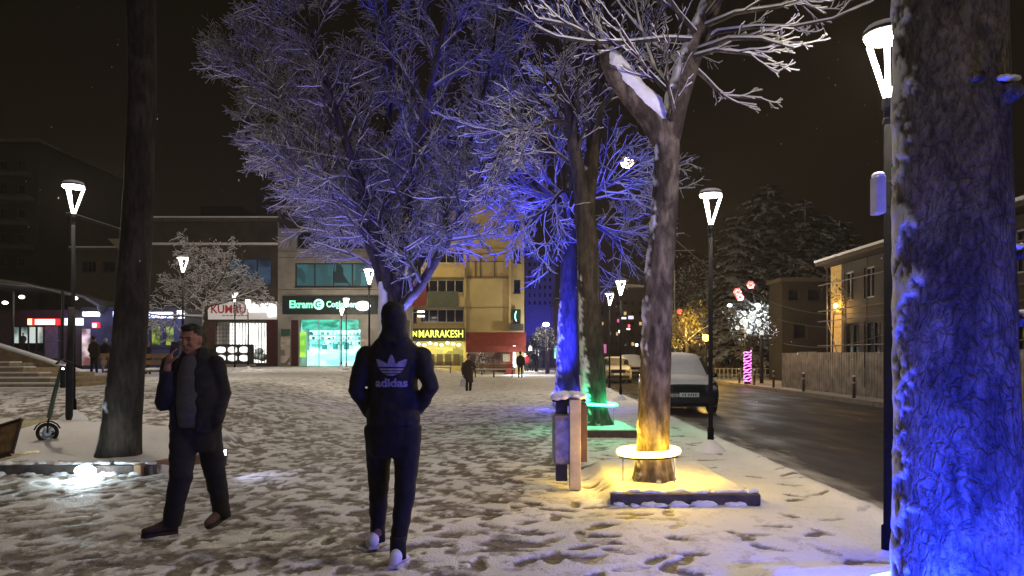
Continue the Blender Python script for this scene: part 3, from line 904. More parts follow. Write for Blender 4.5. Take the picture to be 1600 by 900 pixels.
# --- blue lit tree
def blue_tree():
    Y = 20.0; rng = random.Random(21)
    r = thing('tree', P(888, 640, Y), 'tree with snow plastered bark lit deep blue, behind the green lit one', 'tree', 'leafless plane trees around the square')
    w = Vector((-1, -0.15, 0.1))
    trunk_mesh('trunk', pxpath([(887, 645, 0), (887, 560, 0), (888, 480, 0), (889, 400, 0), (889, 345, 0)], Y),
               [0.37, 0.30, 0.25, 0.21, 0.20], r, BARK_DARK, 36, 0.06, 0.07, (w, 0.85, 2.2), (0.1, 0.25, 0.2), 6)
    limbs = [
        ([(886, 350, 0), (868, 312, 0.1), (838, 290, 0.1), (815, 272, 0.1), (808, 248, 0.1)], [0.17, 0.16, 0.15, 0.14, 0.10]),
        ([(890, 350, 0), (893, 290, 0.2), (898, 220, 0.3), (905, 130, 0.4), (900, 30, 0.4), (900, -60, 0.5)], [0.18, 0.16, 0.14, 0.12, 0.08, 0.03]),
        ([(892, 330, 0), (930, 300, -0.8), (965, 280, -1.4), (1000, 275, -1.9)], [0.07, 0.06, 0.04, 0.02]),
        ([(890, 345, 0), (880, 300, -1.0), (850, 330, -1.9), (810, 350, -2.6)], [0.06, 0.05, 0.035, 0.02]),
        ([(812, 262, 0.1), (790, 200, 0.5), (760, 120, 0.9), (740, 40, 1.2)], [0.08, 0.06, 0.04, 0.02]),
        ([(895, 260, 0.2), (850, 180, 1.2), (810, 100, 1.9), (790, 20, 2.3)], [0.08, 0.06, 0.04, 0.02]),
        ([(893, 330, 0), (930, 350, 1.0), (960, 370, 1.7), (985, 350, 2.2)], [0.05, 0.04, 0.03, 0.015]),
    ]
    mb = MB(); sn = MB()
    sp = dict(SPEC); sp['n'] = [6, 6, 5]; sp['rmin'] = 0.0095; sp['snowlvl'] = 2; sp['ang'] = (20, 50); sp['up'] = [0.1, 0.0, 0.0, 0.0]
    for i, (path, rad) in enumerate(limbs):
        pp = pxpath(path, Y)
        trunk_mesh('limb', pp, rad, r, BARK_DARK, 18, 0.1, 0.08, (Vector((-0.5, -0.1, 0.8)), 0.95, 9), None, i)
        limb_branches(mb, sn, rng, pp, rad, sp, 20, 1.9, 0.15)
    mb.build('crown', TWIG, r, True); sn.build('twig_snow', SNOW, r, True)
    rg = ring_light(Vector((1.56, 20.0, 0.42)), 0.46, 'blue', (0.04, 0.05, 1.0), 12, 90, 'blue ring of light half hidden behind the litter bin', 3, big=0.03)


blue_tree()
BL = (0.02, 0.025, 1.0)
flood((1.32, 18.7, gz(1.32, 18.7)), (0.9, 20.0, 6.0), BL, 'blue', 8000, 'small added blue floodlight hidden behind the litter bin', 80)  # added light standing in for an unseen source of the blue
flood((1.60, 22.3, gz(1.6, 22.3)), (1.6, 20.6, 7.0), BL, 'blue', 3500, 'small added blue floodlight on the snow behind the blue lit tree', 80)  # added as well, washes the back of the tree in blue
flood((1.22, 17.3, gz(1.22, 17.3)), (-1.0, 17.4, 8.5), BL, 'blue', 12000, 'small added blue floodlight behind the litter bin, aimed up at the widest crown', 56)  # added to throw blue up into the widest crown


flood((-2.72, 18.2, gz(-2.72, 18.2)), (-3.2, 16.6, 8.0), (0.20, 0.20, 1.0), 'violet', 4500, 'added violet floodlight on the snow behind the forked trunk of the widest tree', 125)  # added to tint the wide crown violet from below


flood((-1.80, 11.0, gz(-1.8, 11.0)), (-2.0, 17.0, 8.2), (0.10, 0.10, 1.0), 'deep', 1600, 'added blue floodlight on the snow hidden behind the legs of the hooded walker', 75)  # added out of sight to colour the front of the crown


# --- nearest trunk, lit blue from below
def near_tree():
    Y = 3.6
    r = thing('tree', (2.2, Y, 0.1), 'massive close trunk at the right edge, snow on its left side, lit blue from below', 'tree', 'leafless plane trees around the square')
    w = Vector((-0.86, 0.50, 0.0))
    bm_ = bark_mat('near_bark', (0.09, 0.075, 0.06), (0.26, 0.225, 0.175), th=1.6, pscale=6, fissure=40, zst=0.5, bstr=1.0, bdist=0.03, plates=22.0)
    cx = [(2.19, 0.0), (2.18, 0.35), (2.17, 0.8), (2.155, 1.5), (2.145, 2.3), (2.135, 3.2), (2.12, 4.2), (2.05, 5.6)]
    trunk_mesh('trunk', [Vector((a, Y, b)) for a, b in cx], [0.295, 0.285, 0.272, 0.258, 0.250, 0.243, 0.23, 0.18], r, bm_, 110, 0.016, 0.045, (w, 0.80, 6, 1.7), (0.0, 0.10, 0.18), 9)
    # knots and stubs
    for (x, y, z, s_, sn) in ((2.27, 3.375, 2.66, 0.062, 1), (2.10, 3.36, 2.72, 0.035, 0), (2.37, 3.50, 1.93, 0.035, 1), (2.385, 3.52, 1.62, 0.045, 1)):
        k = MB(); k.ell((x, y + 0.02, z), (s_, s_ * 0.8, s_ * 0.85), 14, 9); k.tube([(x, y, z), (x + 0.02, y - 0.05, z - 0.01)], [s_ * 0.7, s_ * 0.5], 10)
        o = remeshed('knot', k, 0.008, bm_, r, 3, 0.012, 25)
        if sn:
            k = MB()
            for q in range(5): k.ell((x + random.uniform(-0.045, 0.045), y - 0.02, z + s_ * 0.85 + random.uniform(-0.008, 0.01)), (0.028, 0.03, 0.012), 10, 6)
            remeshed('knot_snow', k, 0.006, SNOW, r, 2, 0.006, 30)
    mb = MB(); sn = MB(); rng = random.Random(3)
    sp = dict(SPEC)
    for k in range(6):
        d = Vector((math.cos(k * 1.1), math.sin(k * 1.1), 1.0)).normalized()
        grow(mb, None, rng, Vector((2.06, Y, 5.3)), d, 2.4, 0.09, 1, sp)
    mb.build('crown', TWIG, r, True)
    ring_light(Vector((2.23, Y, 0.25)), 0.45, 'blue', (0.008, 0.03, 1.0), 12, 420, 'blue ring of light around the foot of the massive close trunk', 3, big=0.03)
    return r


near_tree()
flood((1.75, 2.6, gz(1.75, 2.6)), (2.25, 3.4, 0.9), (0.008, 0.03, 1.0), 'blue', 330, 'small added blue floodlight below the massive close trunk', 75)  # added below the frame to strengthen the blue on the bark


# --- dark tree on the left bed
def left_tree():
    Y = 9.7
    r = thing('tree', P(185, 712, Y), 'straight dark trunk with snow speckled foot on the left bed', 'tree', 'leafless plane trees around the square')
    w = Vector((-1, -0.4, 0.1))
    m = bark_mat('left_bark', (0.024, 0.018, 0.013), (0.052, 0.040, 0.029), th=1.6, pscale=5.0, fissure=20)
    trunk_mesh('trunk', pxpath([(184, 716, 0), (190, 670, 0), (200, 560, 0), (208, 450, 0), (216, 300, 0), (222, 120, 0), (218, -20, 0), (215, -160, 0)], Y),
               [0.27, 0.245, 0.215, 0.20, 0.18, 0.17, 0.19, 0.15], r, m, 44, 0.04, 0.05, (w, 0.98, 0.75), (0.1, 0.12, 0.15), 12)
    mb = MB(); rng = random.Random(6)
    for k in range(7):
        d = Vector((math.cos(k * 0.9), math.sin(k * 0.9), 1.1)).normalized()
        grow(mb, None, rng, P(216, -120, Y), d, 2.6, 0.08, 1, SPEC)
    mb.build('crown', TWIG, r, True)


left_tree()
# white ground light at the kerb of the left bed
r = flood(P(132, 748, 8.8), P(300, 700, 6.0), (0.75, 0.92, 1.0), 'white', 25, 'glaring white floodlight lying on the snow at the left bed kerb', 120, 60)
MB().ell(Vector(r.location) + Vector((0.05, -0.07, 0.10)), (0.13, 0.04, 0.075)).build('lens', emat('flood_white', (0.75, 0.92, 1.0), 60), r, True)  # floodlight glare shaped as an oversized glowing ellipsoid
ld = bpy.data.lights.new('glare', 'POINT'); ld.energy = 11; ld.color = (0.65, 0.88, 1.0); ld.shadow_soft_size = 0.04
lo = bpy.data.objects.new('glare', ld); lo.location = (0.05, -0.16, 0.17); COL.objects.link(lo); lo.parent = r
r = flood(P(345, 722, 8.9), P(440, 722, 8.9), (0.6, 0.65, 1.0), 'cool', 12, 'small cool white floodlight low in the snow behind the man on the phone', 130, 8)

# bed kerbs
KERB = mat('bed_kerb', (0.075, 0.06, 0.052), 0.85, var=0.4, scale=9, bump=0.6)
g = MB(); g.box((-6.85, 9.02, 0.045), (5.0, 0.10, 0.15)); tag(g.build('bed_kerb', KERB, bevel=0.012), 'long dark stone kerb at the front of the left tree bed', 'kerb', 'stone kerbs around the tree beds')
g = MB(); g.box((-4.28, 9.65, 0.05), (0.12, 1.5, 0.17), rz=R(-20)); tag(g.build('bed_kerb', mat('rusty_kerb', (0.2, 0.12, 0.06), 0.8), bevel=0.012), 'short brown kerb slab behind the legs of the man on the phone', 'kerb', 'stone kerbs around the tree beds')
g = MB(); g.prism([(0.96, 7.19, 0.0), (1.2, 7.19, 0.0), (2.41, 7.16, 0.0), (2.43, 7.27, 0.0), (0.97, 7.30, 0.0)], (0, 0, 0.105)); tag(g.build('bed_kerb', KERB, bevel=0.012), 'stone kerb in front of the amber lit tree', 'kerb', 'stone kerbs around the tree beds')
_k = [o for o in COL.objects if o.name.startswith('bed_kerb')]
rng = random.Random(2)
for _o, xa, xb, yy_, zz_ in ((_k[-1], 0.98, 2.40, 7.27, 0.105), (_k[0], -9.3, -4.4, 9.06, 0.12)):
    m = MB()
    for k in range(int((xb - xa) * 16)):
        x_ = rng.uniform(xa, xb); m.ell((x_, yy_ + rng.uniform(-0.02, 0.08), zz_ + rng.uniform(-0.01, 0.012)), (rng.uniform(0.04, 0.10), rng.uniform(0.03, 0.06), 0.024), 10, 6)
    for k in range(int((xb - xa) * 9)):
        x_ = rng.uniform(xa, xb); m.ell((x_, yy_ - 0.10 + rng.uniform(-0.03, 0.02), 0.0), (rng.uniform(0.05, 0.12), rng.uniform(0.04, 0.07), rng.uniform(0.02, 0.05)), 10, 6)
    remeshed('snow_cover', m, 0.014, SNOW, _o, 2, 0.01, 18)
g = MB(); g.box((1.74, 13.15, 0.045), (1.05, 0.1, 0.15)); tag(g.build('bed_kerb', KERB, bevel=0.012), 'stone kerb in front of the green lit tree', 'kerb', 'stone kerbs around the tree beds')


# ------------------------------------------------------------------ litter bin
def litter_bin():
    Y = 8.0
    r = thing('litter_bin', P(888, 757, Y), 'post mounted litter bin with beige front panel and a cap of snow', 'litter bin')
    MB().span(P(890, 766, 7.93), P(906.5, 624, 8.03)).build('front_panel', mat('beige_panel', (0.42, 0.36, 0.27), 0.6, bump=0.2), r, bevel=0.006)
    MB().span(P(869, 752, 8.06), P(885, 622, 8.2)).build('post', mat('dark_post', (0.05, 0.04, 0.035), 0.6), r, bevel=0.005)
    gm = mat('bin_metal', (0.20, 0.19, 0.21), 0.45, 0.6, var=0.5, scale=12)
    b = MB(); c0 = P(877, 645, 8.13)
    for (z0, z1, w) in ((P(0, 722, 8.1).z, P(0, 648, 8.1).z, 0.092),):
        rings = []
        for z, k in ((z0 - 0.01, 0.8), (z0, 0.95), (z0 + 0.05, 1.0), (z1 - 0.05, 1.05), (z1, 1.12), (z1 + 0.012, 1.02)):
            rings.append([(c0.x + w * k * x, c0.y + 0.17 * k * y, z) for x, y in ((-1, -0.8), (-0.8, -1), (0.8, -1), (1, -0.8), (1, 0.8), (0.8, 1), (-0.8, 1), (-1, 0.8))])
        b.loft(rings)
    b.build('bin_body', gm, r)
    MB().span(P(908, 722, 8.05), P(914, 628, 8.3)).build('side_panel', mat('brown_panel', (0.07, 0.04, 0.025), 0.6), r, bevel=0.004)
    m = MB()
    for k in range(26):
        m.ell((c0.x + random.uniform(-0.07, 0.24), c0.y - 0.03 + random.uniform(-0.11, 0.12), P(0, 622, 8.05).z + random.uniform(0.0, 0.045)), (0.075, 0.07, 0.032), 12, 7)
    remeshed('snow_cap', m, 0.012, SNOW, r, 3, 0.012, 12)
    MB().span(P(864, 628, 8.0), P(912, 622, 8.3)).build('roof_plate', DARK_METAL, r)


litter_bin()

# ------------------------------------------------------------------ people
SKIN = mat('skin', (0.25, 0.12, 0.08), 0.55, var=0.08)
BLACKC = mat('black_cloth', (0.012, 0.012, 0.016), 0.85, var=0.4, scale=20, bump=0.3, bscale=120)
NAVYC = mat('navy_cloth', (0.008, 0.0075, 0.0065), 0.8, var=0.3, scale=14, bump=0.3, bscale=150)
TROUS = mat('dark_trousers', (0.007, 0.0065, 0.006), 0.85, var=0.4, scale=16, bump=0.3, bscale=120)
HAIR = mat('dark_hair', (0.012, 0.008, 0.007), 0.6, bump=0.6, bscale=160)


def hand(mb, wrist, d, palm_n, L=0.185, curl=0.5, grip=None):
    """five-fingered hand: wrist point, direction to the fingers, palm normal"""
    d = d.normalized(); n = (palm_n - d * palm_n.dot(d)).normalized(); s = d.cross(n).normalized()
    pw = L * 0.21
    rings = []
    for t, w, th in ((0.0, 0.6, 0.14), (0.2, 0.85, 0.15), (0.4, 1.0, 0.14), (0.52, 0.98, 0.11)):
        rings.append([wrist + d * (L * t) + s * (pw * w * math.cos(a)) + n * (L * th * math.sin(a)) for a in [2 * math.pi * j / 12 for j in range(12)]])
    mb.loft(rings)
    for k, (off, fl) in enumerate(((-0.75, 0.42), (-0.25, 0.47), (0.25, 0.44), (0.75, 0.35))):
        p = wrist + d * (L * 0.46) + s * (pw * off); dd = d.copy(); pts = [p]; rr = [0.0095]
        for j in range(3):
            c_ = curl * (0.6 + 0.5 * j)
            dd = (dd * math.cos(c_) + n * math.sin(c_)).normalized()
            p = p + dd * (L * fl * (0.45, 0.32, 0.25)[j]); pts.append(p); rr.append((0.0088, 0.008, 0.0065)[j])
        mb.tube(pts, rr, 8)
    p = wrist + d * (L * 0.16) - s * (pw * 0.75); dd = (d * 0.6 - s * 0.7 + n * 0.4).normalized()
    pts = [p]; rr = [0.013]
    for j in range(3):
        p = p + dd * (L * 0.17); pts.append(p); rr.append((0.0115, 0.010, 0.008)[j]); dd = (dd + d * 0.35 + n * 0.25).normalized()
    mb.tube(pts, rr, 8)


def oval(c, rx, ry, n=20, rz=0.0, front=0.0):
    out = []
    for j in range(n):
        t = 2 * math.pi * j / n
        x = rx * math.copysign(abs(math.cos(t)) ** 0.9, math.cos(t)); y = ry * math.copysign(abs(math.sin(t)) ** 0.9, math.sin(t))
        out.append((c[0] + x * math.cos(rz) - y * math.sin(rz), c[1] + x * math.sin(rz) + y * math.cos(rz), c[2]))
    return out


def shoe(parent, heel, yaw, m, sole_m, pitch=0.0, L=0.29, name='shoe', sc=1.0, hz=1.0):
    mb = MB(); rings = []
    M = Matrix.Translation(Vector(heel)) @ Matrix.Rotation(yaw, 4, 'Z') @ Matrix.Rotation(pitch, 4, 'X') @ Matrix.Diagonal((sc, sc, sc * hz, 1))
    for y, w, h, z0 in ((-0.005, 0.020, 0.05, 0.02), (0.01, 0.034, 0.085, 0.015), (0.05, 0.038, 0.10, 0.015), (0.10, 0.037, 0.095, 0.015), (0.15, 0.041, 0.072, 0.015), (0.21, 0.046, 0.056, 0.015), (0.26, 0.040, 0.045, 0.018), (L, 0.016, 0.032, 0.022)):
        ring = []
        for j in range(14):
            t = 2 * math.pi * j / 14
            ring.append(tuple(M @ Vector((w * math.cos(t), y, z0 + h * 0.5 + h * 0.5 * math.sin(t)))))
        rings.append(ring)
    mb.loft(rings)
    sh = mb.build(name, m, parent, True)
    so = MB(); out = [(-0.03, 0.0), (-0.038, 0.05), (-0.037, 0.12), (-0.047, 0.21), (-0.038, 0.27), (0, 0.297), (0.038, 0.27), (0.047, 0.21), (0.037, 0.12), (0.038, 0.05), (0.03, 0.0)]
    so.loft([[tuple(M @ Vector((a, b, z))) for a, b in out] for z in (0.0, 0.022)])
    so.build('sole', sole_m, sh)


# --- walker in the hooded top, seen from behind
def hooded_walker():
    root = Vector((-0.85, 5.3, 0.0))
    r = thing('person', root, 'person walking away in a dark hooded top with white logo and white shoes', 'person')
    Y = 5.3
    q = lambda a, b, dy=0.0: P(a, b, Y + dy)
    hip = q(615, 660)
    # hidden body: one continuous skin
    b = MB()
    head = q(616, 500, 0.01)
    b.ell(head, (0.074, 0.095, 0.115)); b.tube([q(616, 525), q(616, 560)], [0.055, 0.065], 12)
    b.loft([oval(q(615, 660), 0.15, 0.10), oval(q(614, 610), 0.14, 0.095), oval(q(615, 565), 0.17, 0.10), oval(q(616, 543), 0.12, 0.08)])
    jl = [q(577, 690), q(592, 755, 0.06), P(591, 840, 5.62)]; jr = [q(634, 700), P(632, 765, 5.2), P(622, 866, 5.12)]
    kn = [(q(592, 660), q(592, 745, 0.10), P(590, 846, 5.60)), (q(637, 660), P(634, 752, 5.26), P(622, 868, 5.13))]
    for a_, k_, f_ in kn: b.tube([a_, k_, f_], [0.07, 0.05, 0.035], 12)
    arms = [(q(573, 556), q(556, 608, -0.06), q(584, 652, 0.10)), (q(658, 556), q(673, 606, -0.06), q(646, 648, 0.10))]
    for s_, e_, w_ in arms: b.tube([s_, e_, w_], [0.045, 0.038, 0.03], 10)
    for (s_, e_, w_), sg in zip(arms, (1, -1)): hand(b, w_, Vector((0.35 * sg, 0.5, -0.6)), Vector((0, -1, 0)), 0.17, 0.4)
    remeshed('body', b, 0.012, SKIN, r, 1)
    # trousers
    t = MB()
    t.loft([oval(q(615, 655), 0.175, 0.125), oval(q(614, 690), 0.178, 0.125), oval(q(614, 712), 0.165, 0.115)])
    for a_, k_, f_ in kn:
        m1 = a_.lerp(k_, 0.5); m2 = k_.lerp(f_, 0.45)
        t.tube([a_ + Vector((0, 0, -0.02)), m1, k_, m2, f_ + Vector((0, 0, 0.07))], [0.104, 0.096, 0.079, 0.068, 0.054], 16)
    remeshed('trousers', t, 0.014, TROUS, r, 3, 0.007, 8)
    # hooded top
    j = MB()
    j.loft([oval(q(615, 664), 0.185, 0.135), oval(q(615, 655), 0.193, 0.14), oval(q(614, 625), 0.176, 0.13), oval(q(614, 590), 0.178, 0.13), oval(q(615, 562), 0.198, 0.128),
            oval(q(616, 548), 0.188, 0.115), oval(q(616, 539), 0.160, 0.105), oval(q(616, 530), 0.125, 0.095)])
    for s_, e_, w_ in arms:
        d1 = s_.lerp(e_, 0.5)
        j.tube([s_ + Vector((0, 0, 0.0)), d1 + Vector((0, -0.01, 0)), e_, e_.lerp(w_, 0.5) + Vector((0, 0, -0.005)), w_], [0.074, 0.066, 0.060, 0.054, 0.046], 16)
        j.ell(s_ + Vector((0, 0, -0.005)), 0.078)
    # hood
    j.loft([oval(q(616, 545), 0.14, 0.10), oval(q(616, 530, -0.02), 0.110, 0.10), oval(q(616, 519, -0.02), 0.090, 0.100), oval(q(616, 506), 0.089, 0.115), oval(q(616, 490), 0.090, 0.118), oval(q(615, 478), 0.072, 0.095), oval(q(614, 470), 0.042, 0.06)])
    j.tube([q(597, 527, -0.085), q(606, 532, -0.11), q(616, 534, -0.115), q(626, 532, -0.11), q(636, 527, -0.085)], [0.018, 0.024, 0.026, 0.024, 0.018], 8)
    j.tube([q(575, 650, 0.02), q(615, 655, 0.0), q(655, 650, 0.02)], [0.02, 0.02, 0.02], 8)
    jk = remeshed('hooded_top', j, 0.012, NAVYC, r, 2, 0.011, 8)
    # logo printed on the back
    rl = root_loc(jk)
    me = jk.data
    bvh = BVHTree.FromPolygons([v.co for v in me.vertices], [p.vertices for p in me.polygons])
    WHITE = mat('print_white', (0.20, 0.19, 0.27), 0.7, var=0.25, scale=60)

    def on_back(x, z):
        h = bvh.ray_cast(Vector((x, -1.0, z)), Vector((0, 1, 0)))
        return (x, (h[0].y if h[0] else 0.0) - 0.004, z)
    # trefoil: three leaves with three stripes cut through the lower part
    cx = (616 - 800) / FPX * Y - rl.x; pxs = Y / FPX
    z_of = lambda py: EYE - (py - 556) / FPX * Y
    zt, zb = z_of(554), z_of(586)
    Hh = zt - zb; Wd = 47 * pxs
    vs = []; fs = []

    def inside(u, v):      # u -1..1, v 0 bottom..1 top
        def leaf(c, tip, w):
            ax = tip[0] - c[0]; ay = tip[1] - c[1]; l = math.hypot(ax, ay); ax /= l; ay /= l
            s_ = ((u * 0.73 - c[0]) * ax + (v - c[1]) * ay) / l; h = abs(-(u * 0.73 - c[0]) * ay + (v - c[1]) * ax)
            return 0 < s_ < 1 and h < w * math.sin(math.pi * min(1, s_) ** 0.85) ** 0.8
        return leaf((0, -0.05), (0, 1.02), 0.2) or leaf((0.02, 0.02), (0.72, 0.78), 0.22) or leaf((-0.02, 0.02), (-0.72, 0.78), 0.22)
    rows = 44; colsn = 60
    for i in range(rows):
        v = (i + 0.5) / rows
        if 0.42 > v and (0.07 < v < 0.12 or 0.20 < v < 0.25 or 0.34 < v < 0.40): continue
        for k in range(colsn):
            u = -1 + 2 * (k + 0.5) / colsn
            if inside(u, v):
                n0 = len(vs)
                for du, dv in ((-1, -1), (1, -1), (1, 1), (-1, 1)):
                    vs.append(on_back(cx + (u + du / colsn) * Wd / 2, zb + (v + dv * 0.5 / rows) * Hh))
                fs.append((n0, n0 + 1, n0 + 2, n0 + 3))
    lm = bpy.data.meshes.new('logo'); lm.from_pydata(vs, [], fs); lm.materials.append(WHITE)
    lo = bpy.data.objects.new('logo', lm); COL.objects.link(lo); lo.parent = jk
    to = text_obj('adidas', 49 * pxs, 13.5 * pxs, (0, 0, 0), WHITE, 'lettering', None, bold=0.035, sub=True)
    tm = to.data
    for v_ in tm.vertices:
        v_.co = Vector(on_back(cx + v_.co.x, z_of(597) + v_.co.z))
    to.parent = jk
    WS = mat('white_shoe', (0.62, 0.60, 0.63), 0.6, var=0.12, scale=30)
    SO = mat('pale_sole', (0.45, 0.43, 0.42), 0.7)
    f1 = P(588, 852, 5.58); f2 = P(618, 880, 5.10)
    shoe(r, (f1.x, f1.y - 0.09, 0.012), R(14), WS, SO, -0.12, sc=1.1)
    shoe(r, (f2.x, f2.y - 0.10, 0.010), R(-6), WS, SO, -0.16, sc=1.1)
    for f in (kn[0][2], kn[1][2]):
        MB().tube([(f.x, f.y, 0.045), (f.x, f.y, 0.10), (f.x, f.y, 0.20)], [0.058, 0.057, 0.056], 14).build('sock', TROUS, r, True)


def text_obj(s, width, height, loc, m, name, parent, bold=0.0, sub=False, depth=0.0):
    """lettering facing the viewer (towards -Y), centred at loc"""
    cu = bpy.data.curves.new(name, 'FONT'); cu.body = s; cu.size = 1.0; cu.offset = bold; cu.extrude = depth; cu.resolution_u = 3
    cu.align_x = 'CENTER'
    o = bpy.data.objects.new(name, cu); COL.objects.link(o)
    bpy.context.view_layer.update()
    me = bpy.data.meshes.new_from_object(o.evaluated_get(bpy.context.evaluated_depsgraph_get()))
    bpy.data.objects.remove(o)
    xs = [v.co.x for v in me.vertices]; ys = [v.co.y for v in me.vertices]
    sx = width / (max(xs) - min(xs)); sy = height / (max(ys) - min(ys)); mx = (max(xs) + min(xs)) / 2; my = (max(ys) + min(ys)) / 2
    off = root_loc(parent) if parent is not None else Vector((0, 0, 0))
    for v in me.vertices:
        v.co = Vector(((v.co.x - mx) * sx + loc[0] - off.x, -v.co.z * 1.0 + loc[1] - off.y, (v.co.y - my) * sy + loc[2] - off.z))
    me.materials.clear(); me.materials.append(m); me.name = name
    o = bpy.data.objects.new(name, me); COL.objects.link(o)
    if parent is not None: o.parent = parent
    return o


hooded_walker()


# --- man with the phone
def phone_man():
    Y = 6.1
    q = lambda a, b, dy=0.0: P(a, b, Y + dy)
    c = q(303, 800); root = Vector((c.x, Y, 0))
    r = thing('person', root, 'man in an open black jacket and grey top talking on a phone as he walks', 'person')
    yaw = R(-25)   # facing towards the viewer and to the left
    fwd = Vector((-0.42, -0.9, 0)).normalized(); side = Vector((0.9, -0.42, 0))
    Hm = Matrix.Rotation(R(-8), 3, 'Z') @ Matrix.Rotation(R(10), 3, 'X')     # turns the head to the left of the picture
    hc = q(299, 532, -0.02)
    b = MB()
    b.ell(hc + Vector((0, 0, 0.02)), (0.077, 0.098, 0.112), 20, 14, Hm)
    hf = lambda x, y, z: hc + Hm @ Vector((x, y, z))      # face frame: -y is forward
    b.ell(hf(0, -0.022, -0.055), (0.060, 0.070, 0.058), 16, 10, Hm)         # jaw
    b.ell(hf(0, -0.070, -0.088), (0.026, 0.022, 0.018), 10, 7)              # chin
    b.tube([hf(0, -0.093, 0.025), hf(0, -0.110, -0.015), hf(0, -0.092, -0.026)], [0.010, 0.017, 0.010], 8)   # nose
    b.tube([hf(-0.05, -0.078, 0.042), hf(0, -0.096, 0.040), hf(0.05, -0.078, 0.042)], [0.009, 0.012, 0.009], 8)   # brow
    b.tube([hf(-0.022, -0.088, -0.05), hf(0, -0.096, -0.049), hf(0.022, -0.088, -0.05)], [0.005, 0.008, 0.005], 6)  # lips
    for s_ in (-1, 1):
        b.ell(hf(0.080 * s_, 0.005, -0.002), (0.010, 0.020, 0.032), 8, 8, Hm)
        b.ell(hf(0.040 * s_, -0.072, -0.02), (0.022, 0.02, 0.02), 8, 6)      # cheek
    b.tube([q(302, 548), q(304, 572)], [0.057, 0.066], 14)
    b.loft([oval(q(308, 672), 0.16, 0.11), oval(q(306, 620), 0.155, 0.11), oval(q(305, 580), 0.17, 0.10), oval(q(304, 560), 0.11, 0.07)])
    # limbs; picture-left leg is forward and to the left
    legs = [(q(287, 672), P(283, 745, 5.95), P(268, 812, 6.02)), (q(325, 672, 0.03), P(335, 735, 6.28), P(348, 800, 6.42))]
    for a_, k_, f_ in legs: b.tube([a_, k_, f_], [0.075, 0.052, 0.036], 12)
    sh1 = q(267, 568); el1 = q(254, 632, -0.10); wr1 = q(262, 572, -0.21)
    sh2 = q(338, 568); el2 = q(349, 615, 0.05); wr2 = q(338, 655, -0.04)
    b.tube([sh1, el1, wr1], [0.045, 0.04, 0.028], 10); b.tube([sh2, el2, wr2], [0.045, 0.04, 0.03], 10)
    ear = hf(-0.085, -0.01, -0.01)
    hand(b, wr1, Vector((0.16, 0.10, 0.95)), Vector((0.75, 0.55, -0.1)), 0.18, 0.42)
    hand(b, wr2, Vector((-0.45, 0.05, -0.6)), Vector((-0.6, 0.2, 0)), 0.15, 0.4)
    remeshed('body', b, 0.0065, SKIN, r, 1)
    # hair
    h = MB(); h.ell(hf(0, 0.020, 0.056), (0.081, 0.092, 0.084), 18, 10, Hm); h.ell(hf(0, 0.045, 0.0), (0.078, 0.06, 0.07), 14, 9, Hm); h.ell(hf(0, -0.045, 0.108), (0.055, 0.042, 0.030), 12, 8, Hm)
    remeshed('hair', h, 0.009, HAIR, r, 2, 0.006, 35)
    for s_ in (-1, 1):
        MB().ell(hf(0.030 * s_, -0.083, 0.018), (0.011, 0.008, 0.006), 10, 6, Hm).build('eye', mat('eye_dark', (0.03, 0.02, 0.02), 0.2), r, True)
        MB().tube([hf(0.014 * s_, -0.100, 0.036), hf(0.034 * s_, -0.096, 0.040), hf(0.050 * s_, -0.080, 0.034)], [0.004, 0.005, 0.003], 6).build('eyebrow', HAIR, r)
    # grey top
    t = MB(); t.loft([oval(q(303, 668, -0.03), 0.13, 0.10), oval(q(302, 630, -0.04), 0.135, 0.112), oval(q(302, 590, -0.03), 0.14, 0.105), oval(q(302, 568, -0.02), 0.105, 0.085), oval(q(302, 554, -0.01), 0.068, 0.066)])
    remeshed('grey_top', t, 0.013, mat('grey_knit', (0.085, 0.085, 0.095), 0.9, var=0.15, scale=40, bump=0.4, bscale=200), r, 3, 0.006, 9)
    # black jacket, open in front: two front panels, back, sleeves, collar
    j = MB()
    def shell(py, rx, ry, open_a, dy=0.0):
        c_ = q(306, py, dy + 0.01); outr = []; inn = []
        a0 = -math.pi / 2 + open_a - 0.18; a1 = 1.5 * math.pi - open_a - 0.18
        for k in range(25):
            t_ = a0 + (a1 - a0) * k / 24
            outr.append(c_ + Vector((rx * math.cos(t_), ry * math.sin(t_), 0))); inn.append(c_ + Vector(((rx - 0.03) * math.cos(t_), (ry - 0.03) * math.sin(t_), 0)))
        return outr + inn[::-1]
    j.loft([shell(674, 0.205, 0.160, 0.46), shell(640, 0.208, 0.165, 0.50), shell(600, 0.198, 0.155, 0.46), shell(578, 0.190, 0.135, 0.40), shell(565, 0.160, 0.11, 0.45), shell(557, 0.13, 0.10, 0.5), shell(550, 0.105, 0.095, 0.6), shell(543, 0.098, 0.09, 0.7)])
    for s_, e_, w_ in ((sh1, el1, wr1), (sh2, el2, wr2)):
        j.ell(s_, 0.074); j.tube([s_, s_.lerp(e_, 0.5), e_, e_.lerp(w_, 0.5), e_.lerp(w_, 0.88)], [0.072, 0.068, 0.062, 0.055, 0.048], 16)
    j.tube([sh2, el2, wr2, q(328, 668, -0.03)], [0.074, 0.070, 0.062, 0.062], 14)
    remeshed('jacket', j, 0.012, BLACKC, r, 2, 0.009, 7)
    t = MB()
    t.loft([oval(q(306, 660), 0.17, 0.125), oval(q(306, 690), 0.172, 0.12), oval(q(306, 705), 0.15, 0.105)])
    for a_, k_, f_ in legs:
        t.tube([a_, a_.lerp(k_, 0.5), k_, k_.lerp(f_, 0.5), f_ + Vector((0, 0, -0.045))], [0.108, 0.102, 0.090, 0.080, 0.072], 16)
